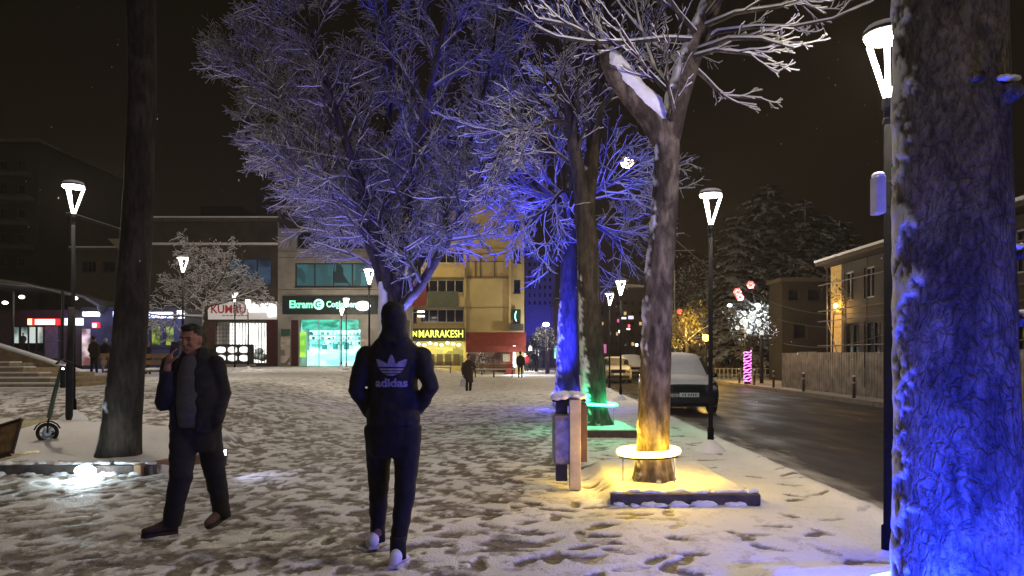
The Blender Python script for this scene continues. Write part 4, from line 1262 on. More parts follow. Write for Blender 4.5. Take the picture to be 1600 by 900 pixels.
    remeshed('trousers', t, 0.014, mat('charcoal_trousers', (0.014, 0.013, 0.016), 0.85, bump=0.3, bscale=120), r, 3, 0.008, 8)
    BS = mat('brown_boot', (0.045, 0.025, 0.014), 0.6); BSo = mat('dark_sole', (0.02, 0.017, 0.015), 0.7)
    f = legs[0][2]; shoe(r, (f.x + 0.035, f.y + 0.03, 0.0), R(128), BS, BSo, sc=0.92, hz=1.35)
    f = legs[1][2]; shoe(r, (f.x + 0.03, f.y + 0.06, 0.05), R(158), mat('tan_boot', (0.10, 0.06, 0.035), 0.7), BSo, -0.25, sc=0.92, hz=1.35)
    # phone held against the ear
    ph = MB(); pc = wr1 + Vector((0.045, 0.02, 0.125))
    ph.box(pc, (0.010, 0.072, 0.15), rz=R(-35), ry=R(14))
    tag(ph.build('phone', mat('phone_black', (0.015, 0.015, 0.018), 0.2, var=0.1), None, bevel=0.004), 'dark phone held to the ear of the walking man', 'phone')


phone_man()


# --- small distant passers-by
def passer(px, foot, top, Y, coat, trou, label, yaw=0.0, stride=0.18, bag=None, hat=None, skirt=False, arms_up=False):
    base = P(px, foot, Y)
    Hh = (foot - top) / FPX * Y
    r = thing('person', base, label, 'person', 'distant passers-by')
    M = Matrix.Translation(base) @ Matrix.Rotation(yaw, 4, 'Z') @ Matrix.Scale(Hh / 1.75, 4)
    T = lambda x, y, z: M @ Vector((x, y, z))
    k = Hh / 1.75
    b = MB(); b.ell(T(0, -0.01, 1.62), (0.075 * k, 0.09 * k, 0.115 * k)); b.tube([T(0, 0, 1.4), T(0, 0, 1.6)], [0.06 * k] * 2, 10)
    b.loft([oval(T(0, 0, 0.85), 0.14 * k, 0.1 * k), oval(T(0, 0, 1.2), 0.14 * k, 0.1 * k), oval(T(0, 0, 1.42), 0.12 * k, 0.08 * k)])
    lg = [(T(-0.09, 0, 0.88), T(-0.1, -stride * 0.6, 0.48), T(-0.1, -stride, 0.08)), (T(0.09, 0, 0.88), T(0.1, stride * 0.35, 0.48), T(0.1, stride, 0.08))]
    ar = [(T(-0.19, 0, 1.38), T(-0.25, 0.05, 1.1), T(-0.24, -0.06, 0.86)), (T(0.19, 0, 1.38), T(0.25, 0.03, 1.1), T(0.22, -0.12, 0.9) if not arms_up else T(0.1, -0.2, 1.25))]
    for a_, m_, c_ in lg: b.tube([a_, m_, c_], [0.07 * k, 0.05 * k, 0.035 * k], 8)
    for a_, m_, c_ in ar: b.tube([a_, m_, c_], [0.045 * k, 0.04 * k, 0.03 * k], 8); b.ell(c_ + Vector((0, 0, -0.06 * k)), (0.03 * k, 0.035 * k, 0.06 * k), 8, 6)
    remeshed('body', b, 0.022, SKIN, r, 1)
    c = MB(); low = 0.55 if skirt else 0.80
    c.loft([oval(T(0, 0, low), 0.21 * k, 0.15 * k), oval(T(0, 0, 1.0), 0.19 * k, 0.14 * k), oval(T(0, 0, 1.25), 0.195 * k, 0.135 * k), oval(T(0, 0, 1.4), 0.19 * k, 0.11 * k), oval(T(0, 0, 1.49), 0.09 * k, 0.08 * k)])
    for a_, m_, c_ in ar: c.tube([a_, m_, c_], [0.075 * k, 0.065 * k, 0.05 * k], 10)
    remeshed('coat', c, 0.022, coat, r, 2, 0.008, 6)
    t = MB(); t.loft([oval(T(0, 0, 0.95), 0.16 * k, 0.11 * k), oval(T(0, 0, 0.8), 0.16 * k, 0.11 * k)])
    for a_, m_, c_ in lg: t.tube([a_, m_, c_], [0.09 * k, 0.07 * k, 0.055 * k], 10); t.tube([c_, c_ + Vector((0, 0, -0.05)), M @ (M.inverted() @ c_ + Vector((0, -0.14, -0.05)))], [0.05 * k, 0.05 * k, 0.04 * k], 8)
    remeshed('trousers', t, 0.022, trou, r, 2)
    h = MB(); h.ell(T(0, 0.02, 1.66), (0.088 * k, 0.1 * k, 0.1 * k)); h.build('hair' if hat is None else 'hat', HAIR if hat is None else hat, r, True)
    if bag is not None:
        w_ = ar[0][2]
        g = MB(); g.loft([oval(w_ + Vector((0, 0, -0.48)), 0.12, 0.05, 12), oval(w_ + Vector((0, 0, -0.30)), 0.13, 0.06, 12), oval(w_ + Vector((0, 0, -0.15)), 0.08, 0.03, 12)])
        g.tube([w_ + Vector((-0.05, 0, -0.16)), w_ + Vector((0, 0, -0.06)), w_ + Vector((0.05, 0, -0.16))], [0.008] * 3, 6)
        tag(g.build('bag', bag), 'pale carrier bag in the hand of the lone far walker', 'bag')
    return r


DK = mat('coat_black', (0.015, 0.014, 0.016), 0.8); RD = mat('coat_red', (0.30, 0.02, 0.03), 0.8); GR = mat('coat_grey', (0.10, 0.10, 0.11), 0.8)
BR = mat('coat_brown', (0.03, 0.018, 0.014), 0.8); PALE = mat('pale_trousers', (0.22, 0.24, 0.34), 0.8); JEAN = mat('jeans', (0.03, 0.035, 0.06), 0.8)
passer(732, 618, 553, 30.7, BR, TROUS, 'lone walker in a dark brown coat carrying a pale bag across the square', 0.3, 0.15, bag=mat('pale_bag', (0.4, 0.4, 0.42), 0.6), skirt=True, arms_up=True)
passer(813, 590, 549, 46.0, DK, TROUS, 'tall passer-by in black, left-most at the mouth of the lit side street', 3.1, 0.12, hat=DK)
passer(823, 580, 552, 58.0, RD, JEAN, 'passer-by in a red jacket walking into the side street', 3.1, 0.15)
passer(834, 580, 548, 55.0, DK, TROUS, 'passer-by in black to the right of the red jacket', 3.0, 0.15)
passer(845, 576, 552, 66.0, GR, GR, 'faint passer-by in grey, farthest along the side street', 3.1, 0.15)
passer(147, 585, 525, 33.0, BR, TROUS, 'dark clothed passer-by beside the left shops, nearer to the lamp pole', 2.9, 0.05, hat=BR)
passer(165, 584, 528, 33.5, DK, PALE, 'passer-by in a dark jacket and pale trousers just left of the dark trunk', 3.3, 0.08, hat=mat('grey_hat', (0.3, 0.32, 0.4), 0.8))
passer(231, 588, 534, 31.0, DK, TROUS, 'dark passer-by just right of the dark trunk', 1.4, 0.2)
passer(36, 548, 520, 40.0, DK, TROUS, 'dark figure standing before the left shop windows', 0.3, 0.05)

# ------------------------------------------------------------------ cars
GLASS = mat('dark_glass', (0.012, 0.014, 0.018), 0.08, var=0.1, spec=0.6)
RUBBER = mat('rubber', (0.015, 0.015, 0.015), 0.9)
RIM = mat('rim_metal', (0.22, 0.22, 0.23), 0.4, 0.7)


def make_car(name, loc, rz, paint, label, cat, w=0.83, h=1.6, snow_all=True, group=None):
    r = thing(name, loc, label, cat, group, rz)
    o0 = Vector(loc); r.rotation_euler = (0, 0, 0)
    V = lambda x, y, z: o0 + Vector((x, y, z))
    belt = 0.95
    st = [(0.0, 0.60, 0.70, 0.30), (0.05, 0.68, 0.77, 0.24), (0.18, 0.80, 0.81, 0.20), (0.45, 0.90, 0.83, 0.2), (0.95, 0.99, 0.83, 0.2), (1.05, 1.02, 0.83, 0.2),
          (1.38, 1.32, 0.83, 0.2), (1.68, h - 0.08, 0.83, 0.2), (2.2, h, 0.83, 0.2), (3.2, h, 0.83, 0.2), (3.75, h - 0.06, 0.82, 0.2), (3.98, h - 0.35, 0.81, 0.22), (4.08, 0.95, 0.79, 0.25), (4.14, 0.6, 0.74, 0.32)]
    rings = []; tops = []
    for y, T, ww, zb in st:
        k = ww / 0.83 * w; wr = k * 0.86
        b = min(belt, T - 0.06)
        if T > 1.05: top = [(k * 0.985, b), (k * 0.95, b + 0.03), (wr + (k * 0.94 - wr) * max(0, (h - T)) * 1.2, T - 0.09), (wr * 0.88, T - 0.02), (wr * 0.5, T + 0.005), (0, T + 0.015)]
        else: top = [(k * 0.98, b), (k * 0.95, b + 0.02), (k * 0.9, T - 0.03), (k * 0.8, T - 0.01), (k * 0.45, T + 0.005), (0, T + 0.01)]
        half = [(k * 0.90, zb), (k * 0.97, zb + 0.10), (k, 0.55 * (zb + b)), ] + top
        ring = [V(x, y, z) for x, z in half] + [V(-x, y, z) for x, z in half[-2::-1]]
        rings.append(ring)
        tops.append((y, top))
    m = MB(); m.loft(rings); body = m.build('body', paint, r, True)
    # glazing: windscreen, side windows
    def topz(y):
        for i in range(len(st) - 1):
            if st[i][0] <= y <= st[i + 1][0]:
                t = (y - st[i][0]) / (st[i + 1][0] - st[i][0]); return st[i][1] * (1 - t) + st[i + 1][1] * t
        return 1
    g = MB(); g.loft([[V(-k, y, z), V(k, y, z), V(k, y + 0.03, z - 0.01), V(-k, y + 0.03, z - 0.01)] for y, k, z in ((1.08, w * 0.90, 1.05), (1.36, w * 0.87, 1.30), (1.64, w * 0.82, h - 0.09))])
    g.build('windscreen', GLASS, r)
    for s_ in (-1, 1):
        for ya, yb in ((1.55, 2.15), (2.22, 3.0), (3.07, 3.7)):
            g = MB()
            za = 1.02; zt = h - 0.17
            xo = lambda z: s_ * (w * 0.955 - (w * 0.955 - w * 0.80) * (z - 1.0) / (h - 1.1) + 0.012)
            yt = ya + (0.22 if ya < 1.6 else 0.02)
            g.prism([V(xo(za), ya, za), V(xo(za), yb, za), V(xo(zt), yb, zt), V(xo(zt), yt, zt)], (-s_ * 0.03, 0, 0)); g.build('window', GLASS, r)
        g = MB(); g.ell(V(s_ * (w + 0.09), 1.25, 1.03), (0.10, 0.05, 0.07), 12, 8); g.build('mirror', paint, r, True)
        g = MB(); g.ell(V(s_ * w * 0.76, 0.085, 0.70), (0.13, 0.10, 0.075), 14, 8); g.build('headlight', mat('lamp_glass', (0.35, 0.36, 0.38), 0.15, var=0.1, spec=0.7), r, True)
        for y in (0.78, 3.35):
            g = MB(); g.tube([V(s_ * (w - 0.19), y, 0.31), V(s_ * (w + 0.01), y, 0.31)], [0.31, 0.31], 24); wh = g.build('wheel', RUBBER, r, True)
            g = MB(); g.tube([V(s_ * (w + 0.0), y, 0.31), V(s_ * (w + 0.022), y, 0.31)], [0.20, 0.185], 20); g.build('rim', RIM, wh)
    g = MB()
    for k in range(4): g.box(V(0, -0.012 + 0.012 * k, 0.70 - k * 0.0 - 0.0 + (k - 1.5) * 0.035), (w * 0.95, 0.05, 0.014))
    g.box(V(0, 0.02, 0.70), (w * 1.0, 0.05, 0.16)); g.build('grille', DARK_METAL, r)
    g = MB(); g.box(V(0, -0.012, 0.38), (w * 1.55, 0.07, 0.16)); g.build('bumper', mat('bumper_black', (0.02, 0.02, 0.022), 0.6), r, bevel=0.03)
    g = MB(); g.box(V(0, -0.055, 0.53), (0.52, 0.015, 0.115)); pl = g.build('licence_plate', mat('plate_white', (0.7, 0.7, 0.7), 0.4, var=0.05), r, bevel=0.004)
    # snow lying on bonnet, windscreen and roof
    s = MB(); rr = []
    for y, top in tops:
        if y < 0.12 or y > 3.9: continue
        zt = top[-1][1]; pts = []
        xs = np.linspace(-1, 1, 15)
        kk = top[1][0] * 0.99 if zt < 1.2 else top[3][0] * 1.10
        if not snow_all and 1.02 < y < 1.9: continue
        e_ = 0.4 if y in (0.18, 3.75) else 1.0
        up = [V(x * kk, y, zt - 0.06 * abs(x) ** 4 + (0.055 * e_) * (1 - abs(x) ** 6) + 0.02 * mnoise.noise(Vector((x * 3, y * 3, 1))) + 0.012 * mnoise.noise(Vector((x * 11, y * 9, 1)))) for x in xs]
        dn = [V(x * kk * 0.97, y, zt - 0.06 * abs(x) ** 4 - 0.03) for x in xs[::-1]]
        rr.append((y, up + dn))
    if snow_all:
        s.loft([q for _, q in rr])
    else:
        s.loft([q for y, q in rr if y < 1.1]); s.build('bonnet_snow', SNOW, r, True); s = MB(); s.loft([q for y, q in rr if y > 1.1])
    s.build('snow_cover', mat('brightened_snow', (0.88, 0.88, 0.90), 0.6, var=0.05), r, True)  # paler than the other snow: missing light is put into the colour
    r.rotation_euler = (0, 0, rz)
    return r


van = make_car('parked_van', (4.74, 19.8, -0.125), -0.042, mat('dark_blue_paint', (0.012, 0.014, 0.035), 0.25, var=0.1, spec=0.6), 'parked dark van with bonnet and windscreen under thick snow, behind the amber lit trunk', 'van', 0.86, 1.60)
for k in range(6):
    MB().box((4.74 - 0.17 + k * 0.062 + (0.03 if k > 1 else 0), 19.8 - 0.0645, -0.125 + 0.53), (0.026, 0.004, 0.06)).build('plate_mark', BLACKC, [c for c in van.children if c.name.startswith('licence')][0]).location = (0, 0, 0)
make_car('parked_car', (6.05, 42.0, -0.125), -0.04, mat('grey_paint', (0.25, 0.23, 0.20), 0.35, var=0.1, spec=0.5), 'pale parked car with a dark windscreen, far left of the snowy van', 'car', 0.80, 1.45, False)
make_car('parked_car', (8.6, 52.0, -0.125), -0.04, mat('cream_paint', (0.35, 0.32, 0.25), 0.35, var=0.1), 'cream car covered in snow, the farther of the two distant cars', 'car', 0.83, 1.6, True)


# ------------------------------------------------------------------ electric scooter
def scooter():
    Y = 10.5; q = lambda a, b, d=0.0: P(a, b, Y + d)
    base = q(74, 692); base.z = gz(base.x, base.y)
    r = thing('electric_scooter', base, 'green stemmed electric scooter standing in the snow in front of the left lamp pole', 'scooter')
    G = mat('scooter_green', (0.07, 0.095, 0.06), 0.4, var=0.2)
    wc = q(74, 676)
    MB().tube([q(77, 652), q(84, 620), q(97, 572)], [0.034, 0.030, 0.026], 14).build('stem', G, r, True)
    MB().tube([q(99, 572, -0.035), q(98, 606, -0.03)], [0.034, 0.034], 10).build('battery_box', DARK_METAL, r)
    w = MB(); M = Matrix.Rotation(R(35), 3, 'Z')
    ring = []
    n = 30
    for i in range(n):
        t = 2 * math.pi * i / n
        for j in range(8):
            u = 2 * math.pi * j / 8
            v = Vector(((0.118 + 0.024 * math.cos(u)) * math.cos(t), 0.024 * math.sin(u), (0.118 + 0.024 * math.cos(u)) * math.sin(t)))
            w.v.append(tuple(wc + M @ v))
    for i in range(n):
        for j in range(8):
            w.f.append((i * 8 + j, ((i + 1) % n) * 8 + j, ((i + 1) % n) * 8 + (j + 1) % 8, i * 8 + (j + 1) % 8))
    wh = w.build('wheel', RUBBER, r, True)
    a = M @ Vector((0, 1, 0)); g = MB(); g.tube([wc - a * 0.02, wc + a * 0.02], [0.05, 0.05], 16)
    for k in range(6):
        t = k * math.pi / 3; v = M @ Vector((math.cos(t), 0, math.sin(t))); g.tube([wc, wc + v * 0.10], [0.008, 0.008], 5)
    g.build('rim', RIM, wh)
    g = MB(); pts = []
    for k in range(7):
        t = R(20 + k * 24); pts.append(wc + M @ Vector((math.cos(t) * 0.165, 0, math.sin(t) * 0.165)))
    g.tube(pts, [0.03] * 7, 8, flat=0.35); g.build('mudguard', DARK_METAL, r, True)
    for s_ in (-1, 1):
        MB().tube([wc + a * 0.035 * s_, wc + a * 0.035 * s_ + Vector((0.01, 0, 0.16)), q(77, 654)], [0.012, 0.012, 0.016], 8).build('fork', DARK_METAL, r)
    h = MB(); h.tube([q(88, 568, 0.05), q(98, 563), q(112, 568, -0.1), q(127, 575, -0.2)], [0.016, 0.02, 0.018, 0.015], 8); h.build('handlebar', DARK_METAL, r, True)
    h = MB(); h.ell(q(99, 566), (0.05, 0.05, 0.028)); h.build('display', mat('pale_plastic', (0.5, 0.5, 0.52), 0.5), r, True)
    h = MB(); h.ell(q(98.5, 576, -0.05), (0.022, 0.02, 0.022)); h.build('headlight', emat('scooter_light', (1, 0.95, 0.85), 8), r, True)
    dk = MB(); a0 = wc + Vector((-0.05, 0.12, -0.02)); a1 = a0 + Vector((-0.45, 0.75, 0))
    dk.tube([a0, a1], [0.09, 0.09], 10, flat=0.35); dk.build('deck', DARK_METAL, r, True)
    sn = MB(); sn.tube([a0 + Vector((0, 0, 0.04)), a1 + Vector((0, 0, 0.05))], [0.085, 0.085], 12, flat=0.5); sn.build('snow_cover', SNOW, r, True)


scooter()
# thick dark sign post beside it
_b = P(107, 658, 12.6)
tag(MB().tube([P(107, 658, 12.0), P(108, 650, 12.0), P(109, 570, 12.0), P(112, 480, 12.0)], [0.035, 0.055, 0.055, 0.05], 14).build('post', DARK_METAL, None, True), 'thick dark post directly behind the scooter handlebar', 'post')

# leaning wooden box at the left edge
WOOD = mat('weathered_wood', (0.20, 0.12, 0.045), 0.7, var=0.4, scale=14, bump=0.4)
r = thing('wooden_planter', P(10, 705, 8.0), 'tilted brown plank box cut off by the left edge', 'planter')
d = 0.0
cor = [P(-60, 684, 8.0), P(34, 655, 8.1), P(20, 708, 7.9), P(-60, 726, 7.8)]
for k in range(6):
    t0 = k / 6 + 0.006; t1 = (k + 1) / 6 - 0.006
    a = cor[0].lerp(cor[1], t0); b = cor[0].lerp(cor[1], t1); c = cor[3].lerp(cor[2], t1); e = cor[3].lerp(cor[2], t0)
    MB().prism([a, b, c, e], (0, 0.03, 0)).build('plank', WOOD, r)
g = MB(); g.tube([cor[0] + Vector((0, -0.01, 0)), cor[1] + Vector((0, -0.01, 0))], [0.018, 0.018], 4); g.tube([cor[1] + Vector((0, -0.01, 0)), cor[2] + Vector((0, -0.01, 0))], [0.018, 0.018], 4)
g.tube([cor[3] + Vector((0, -0.02, 0)), cor[2] + Vector((0, -0.02, 0))], [0.026, 0.026], 4); g.build('frame', mat('dark_wood', (0.04, 0.025, 0.015), 0.7), r)
MB().prism([cor[0] + Vector((0, 0.03, 0)), cor[1] + Vector((0, 0.03, 0)), cor[1] + Vector((-0.1, 0.6, -0.05)), cor[0] + Vector((-0.1, 0.6, -0.05))], (0, 0, -0.02)).build('top', WOOD, r)
MB().prism([cor[3] + Vector((0, 0.03, 0.01)), cor[2] + Vector((0, 0.03, 0.01)), cor[2] + Vector((-0.1, 0.6, -0.05)), cor[3] + Vector((-0.1, 0.6, -0.05))], (0, 0, -0.02)).build('base', WOOD, r)


# ------------------------------------------------------------------ benches
def make_bench():
    r = thing('bench', (0, 0, 0), 'x', 'bench', 'snow topped benches on the square')
    W2 = mat('bench_wood', (0.16, 0.09, 0.04), 0.7, bump=0.3)
    m = MB()
    for k in range(4): m.box((0, -0.18 + k * 0.12, 0.44), (1.5, 0.10, 0.035))
    m.build('seat', W2, r)
    m = MB()
    for k in range(2): m.box((0, 0.28 + k * 0.02, 0.62 + k * 0.14), (1.5, 0.03, 0.10))
    m.build('backrest', W2, r)
    for s_ in (-1, 1):
        l = MB(); l.tube([(s_ * 0.62, -0.2, -0.12), (s_ * 0.62, -0.18, 0.40)], [0.035, 0.03], 8); l.build('leg', DARK_METAL, r)
        l = MB(); l.tube([(s_ * 0.62, 0.24, -0.12), (s_ * 0.62, 0.22, 0.42), (s_ * 0.62, 0.32, 0.80)], [0.035, 0.03, 0.025], 8); l.build('leg', DARK_METAL, r)
    m = MB()
    for k in range(12): m.ell((-0.66 + k * 0.12, -0.02 + 0.02 * math.sin(k * 2.1), 0.475), (0.11, 0.22, 0.04), 12, 6)
    remeshed('snow_cover', m, 0.025, SNOW, r, 2, 0.01, 8)
    return r


b0 = make_bench()
for i, (px, py, Y, rz, lab) in enumerate([
        (226, 634, 15.5, 0.9, 'snow topped bench half hidden behind the dark left trunk'),
        (690, 584, 52.0, 0.1, 'snow topped bench in front of the lit yellow green restaurant front'),
        (757, 588, 50.0, 0.0, 'snow topped bench before the red awning, left of the red post'),
        (786, 588, 50.5, 0.0, 'snow topped bench closest to the red post under the awning')]):
    o = b0 if i == 0 else copy_tree(b0)
    p = P(px, py, Y); o.location = (p.x, Y, gz(p.x, Y) if i == 0 else p.z); o.rotation_euler = (0, 0, rz); o['label'] = lab


# ------------------------------------------------------------------ buildings
def holes_wall(mb, x0, x1, z0, z1, Y, th, holes):
    xs = sorted(set([x0, x1] + [h[0] for h in holes] + [h[1] for h in holes])); zs = sorted(set([z0, z1] + [h[2] for h in holes] + [h[3] for h in holes]))
    xs = [x for x in xs if x0 <= x <= x1]; zs = [z for z in zs if z0 <= z <= z1]
    for i in range(len(zs) - 1):
        run = None
        for j in range(len(xs) - 1):
            cx = (xs[j] + xs[j + 1]) / 2; cz = (zs[i] + zs[i + 1]) / 2
            solid = not any(h[0] < cx < h[1] and h[2] < cz < h[3] for h in holes)
            if solid and run is None: run = xs[j]
            if run is not None and (not solid or j == len(xs) - 2):
                e = xs[j] if not solid else xs[j + 1]
                mb.span((run, Y, zs[i]), (e, Y + th, zs[i + 1])); run = None


FRAME_W = mat('window_frame', (0.35, 0.34, 0.32), 0.6)
FRAME_D = mat('window_frame_dark', (0.03, 0.03, 0.03), 0.6)


def building(name, label, rect, Y, depth, wm, wins, cat='building', group=None, frame=FRAME_D, pane=GLASS, shops=(), cornice=True, snow_roof=True):
    x0, x1, yt, yb = rect
    a = P(x0, yb, Y); c = P(x1, yt, Y); z0 = min(a.z, 0) - 0.6
    r = thing(name, Vector(((a.x + c.x) / 2, Y + depth / 2, a.z)), label, cat, group)
    hs = []
    for wv in wins:
        p = P(wv[0], wv[3], Y); q = P(wv[1], wv[2], Y); hs.append((p.x, q.x, p.z, q.z))
    sh = []
    for wv in shops:
        p = P(wv[0], wv[3], Y); q = P(wv[1], wv[2], Y); sh.append((p.x, q.x, p.z, q.z))
    mb = MB(); holes_wall(mb, a.x, c.x, z0, c.z, Y, 0.3, hs + sh)
    if sh:
        zt = max(h[3] for h in sh) + 0.1
        mb.span((a.x, Y + 0.305, zt), (c.x, Y + depth, c.z)); mb.span((a.x, Y + 4.0, z0), (c.x, Y + depth, zt - 0.004))
        for h in sh:
            mb.span((h[0] - 0.25, Y + 0.305, z0), (h[0] - 0.0, Y + 3.99, zt - 0.004)); mb.span((h[1], Y + 0.305, z0), (h[1] + 0.25, Y + 3.99, zt - 0.004))
            mb.span((h[0], Y + 0.305, z0), (h[1], Y + 3.99, h[2] - 0.02)); mb.span((h[0], Y + 0.305, h[3] + 0.02), (h[1], Y + 3.99, zt - 0.006))
    else:
        mb.span((a.x, Y + 0.305, z0), (c.x, Y + depth, c.z))
    mb.build('wall', wm, r)
    for wv, h in zip(wins, hs):
        n = wv[4] if len(wv) > 4 else 1
        pm = wv[5] if len(wv) > 5 and wv[5] else pane
        fm = wv[6] if len(wv) > 6 else frame
        f = MB(); t = 0.07
        f.span((h[0], Y + 0.10, h[2]), (h[1], Y + 0.18, h[2] + t)); f.span((h[0], Y + 0.10, h[3] - t), (h[1], Y + 0.18, h[3]))
        for k in range(n + 1):
            xx = h[0] + (h[1] - h[0] - t) * k / n
            f.span((xx, Y + 0.095, h[2] + t), (xx + t, Y + 0.185, h[3] - t))
        f.span((h[0] - 0.05, Y - 0.06, h[2] - 0.07), (h[1] + 0.05, Y - 0.003, h[2] - 0.003))
        w = f.build('window', fm, r)
        g = MB(); g.span((h[0], Y + 0.2, h[2]), (h[1], Y + 0.24, h[3])); g.build('pane', pm, w)
    if cornice:
        g = MB(); g.span((a.x - 0.15, Y - 0.25, c.z), (c.x + 0.15, Y + depth, c.z + 0.22)); g.build('cornice', mat('cornice', (0.08, 0.07, 0.06), 0.8), r)
        if snow_roof:
            g = MB(); g.span((a.x - 0.12, Y - 0.22, c.z + 0.225), (c.x + 0.12, Y + depth, c.z + 0.33)); g.build('roof_snow', SNOW, r)
    return r


def add_box_px(parent, name, rect, Y, th, m, label=None, bevel=0.0):
    a = P(rect[0], rect[3], Y); c = P(rect[1], rect[2], Y)
    return MB().span((a.x, Y, a.z), (c.x, Y + th, c.z)).build(name, m, parent, bevel=bevel, label=label)


def sign(rect, Y, th, board, label, name='shop_sign', group=None):
    a = P(rect[0], rect[3], Y); c = P(rect[1], rect[2], Y)
    r = thing(name, ((a.x + c.x) / 2, Y + th, a.z), label, 'sign', group)
    add_box_px(r, 'board', rect, Y, th, board, bevel=0.03)
    return r


# --- green shop building
STONE = mat('grey_stone', (0.30, 0.28, 0.25), 0.75, var=0.25, scale=1.2, bump=0.3)
TEAL_W = emat_tex('teal_window', (0.002, 0.012, 0.016), (0.035, 0.13, 0.15), 0.75, 0.9, 'voronoi', (1.2, 1, 0.8), 0.1, 0.95)
DIM_W = mat('dim_glass', (0.02, 0.02, 0.022), 0.15, var=0.3, scale=2)
Y = 52.0
rb = building('shop_building', 'grey stone building above the green lit shop', (434, 628, 330, 577), Y, 14, STONE,
              [(464, 601, 362, 387, 5, DIM_W), (461, 580, 411, 448, 4, TEAL_W)], shops=[(468, 563, 499, 572)])
for yy in (392, 402, 452):   # stone joints
    add_box_px(rb, 'joint', (434.5, 627.5, yy, yy + 0.7), Y - 0.012, 0.02, mat('joint_dark', (0.06, 0.055, 0.05), 0.8))
add_box_px(rb, 'top_storey', (436, 628, 330, 357), Y - 0.05, 0.06, mat('dark_storey', (0.035, 0.03, 0.028), 0.7))
# interior
r_in = rb
add_box_px(rb, 'shop_back_wall', (468, 563, 515, 573), Y + 2.6, 0.1, emat_tex('teal_interior', (0.12, 0.38, 0.38), (0.62, 0.95, 0.92), 0.75, 1.5, 'voronoi', (1.6, 1, 1.6), 0.05, 0.6))
add_box_px(rb, 'counter', (480, 560, 548, 573), Y + 1.4, 0.7, emat_tex('counter_lit', (0.2, 0.55, 0.55), (0.55, 0.9, 0.88), 0.65, 1.0, 'voronoi', (1, 1, 3), 0.1, 0.7))
for k, (a_, b_) in enumerate(((472, 497), (499, 530), (533, 560))):
    add_box_px(rb, 'header_panel', (a_, b_, 500, 516), Y + 0.02, 0.05, emat_tex('green_panel', (0.0, 0.14, 0.10), (0.05, 0.45, 0.33), 0.9, 1.2, 'noise', (1, 1, 3), 0.4, 0.62))
add_box_px(rb, 'door_post', (497.5, 499, 500, 572), Y + 0.0, 0.08, mat('alu', (0.3, 0.4, 0.4), 0.4, 0.5)); add_box_px(rb, 'door_post', (530.5, 532, 500, 572), Y + 0.0, 0.08, mat('alu', (0.3, 0.4, 0.4), 0.4, 0.5))
add_box_px(rb, 'lit_poster', (468.5, 478, 519, 558), Y + 0.03, 0.05, emat_tex('lime_poster', (0.15, 0.45, 0.05), (0.5, 0.8, 0.1), 0.8, 1.5, 'noise', (1, 1, 1), 0.4, 0.6))
rng = random.Random(44)
for k in range(34):
    xx = rng.uniform(483, 560); zz = rng.choice((523, 530, 538))
    MB().span(P(xx, zz, Y + 2.2), P(xx + rng.uniform(1, 3.5), zz - rng.uniform(2, 5), Y + 2.5)).build('goods', mat('goods_%d' % (k % 4), ((0.05, 0.18, 0.18), (0.3, 0.3, 0.25), (0.02, 0.05, 0.06), (0.25, 0.12, 0.06))[k % 4], 0.6), rb)
for zz in (523.5, 530.5, 538.5):
    add_box_px(rb, 'shelf', (482, 562, zz, zz + 0.7), Y + 2.1, 0.45, mat('shelf_dark', (0.05, 0.12, 0.12), 0.6))
for k in range(3):
    MB().span(P(503 + k * 17, 546, Y + 1.9), P(511 + k * 17, 539 - 2 * k, Y + 2.3)).build('goods', mat('teal_goods', (0.02, 0.12, 0.13), 0.6), rb)
ld = bpy.data.lights.new('shop_glow', 'AREA'); ld.energy = 170; ld.color = (0.30, 1.0, 0.85); ld.shape = 'RECTANGLE'; ld.size = 4.0; ld.size_y = 2.0
lo = bpy.data.objects.new('shop_glow', ld); pp = P(515, 525, Y + 0.25); lo.location = pp - rb.location; lo.rotation_euler = (R(80), 0, 0); COL.objects.link(lo); lo.parent = rb
# sign
sg = sign((441, 592, 462, 491), Y - 0.22, 0.2, mat('sign_dark_green', (0.008, 0.02, 0.018), 0.5), 'dark shop sign with glowing green letters, round emblem and white oval')
GL = emat('green_letters', (0.02, 0.85, 0.48), 1.15)
text_obj('Ekram', 37, 1, (0, 0, 0), GL, 'lettering', None)
bpy.data.objects.remove([o for o in COL.objects if o.name.startswith('lettering') and o.parent is None][0])
k1 = Y / FPX
c = P(470.5, 475.5, Y - 0.25); text_obj('Ekram', 36 * k1, 12 * k1, c, GL, 'lettering', sg, bold=0.03, depth=0.01)
c = P(533, 476.5, Y - 0.25); text_obj('Coşkuner', 46 * k1, 12.5 * k1, c, GL, 'lettering', sg, bold=0.03, depth=0.01)
c = P(498, 475.5, Y - 0.25); m = MB(); m.tube([c, c + Vector((0, 0.04, 0))], [8.3 * k1, 8.3 * k1], 28); em = m.build('emblem', emat('emblem_green', (0.25, 1.0, 0.75), 1.1), sg)
m = MB(); cc = c + Vector((0, -0.012, 0))
crv = [cc + Vector((math.cos(t) * 4.2 * k1, 0, math.sin(t) * 4.2 * k1)) for t in [R(50 + 26 * i) for i in range(11)]]
m.tube(crv, [0.05] * 11, 6); m.tube([cc + Vector((0.0, 0, 0)), cc + Vector((4.2 * k1, 0, 0))], [0.05, 0.05], 6); m.build('emblem_mark', mat('emblem_dark', (0.0, 0.25, 0.16), 0.6), em)
c = P(567, 478, Y - 0.25)
out = [c + Vector((math.cos(2 * math.pi * i / 32) * 12 * k1, 0, math.sin(2 * math.pi * i / 32) * 7.5 * k1)) for i in range(32)]
m = MB(); m.prism(out, (0, 0.06, 0)); m.build('white_oval', emat('white_oval', (0.95, 1.0, 1.0), 2.2), sg)
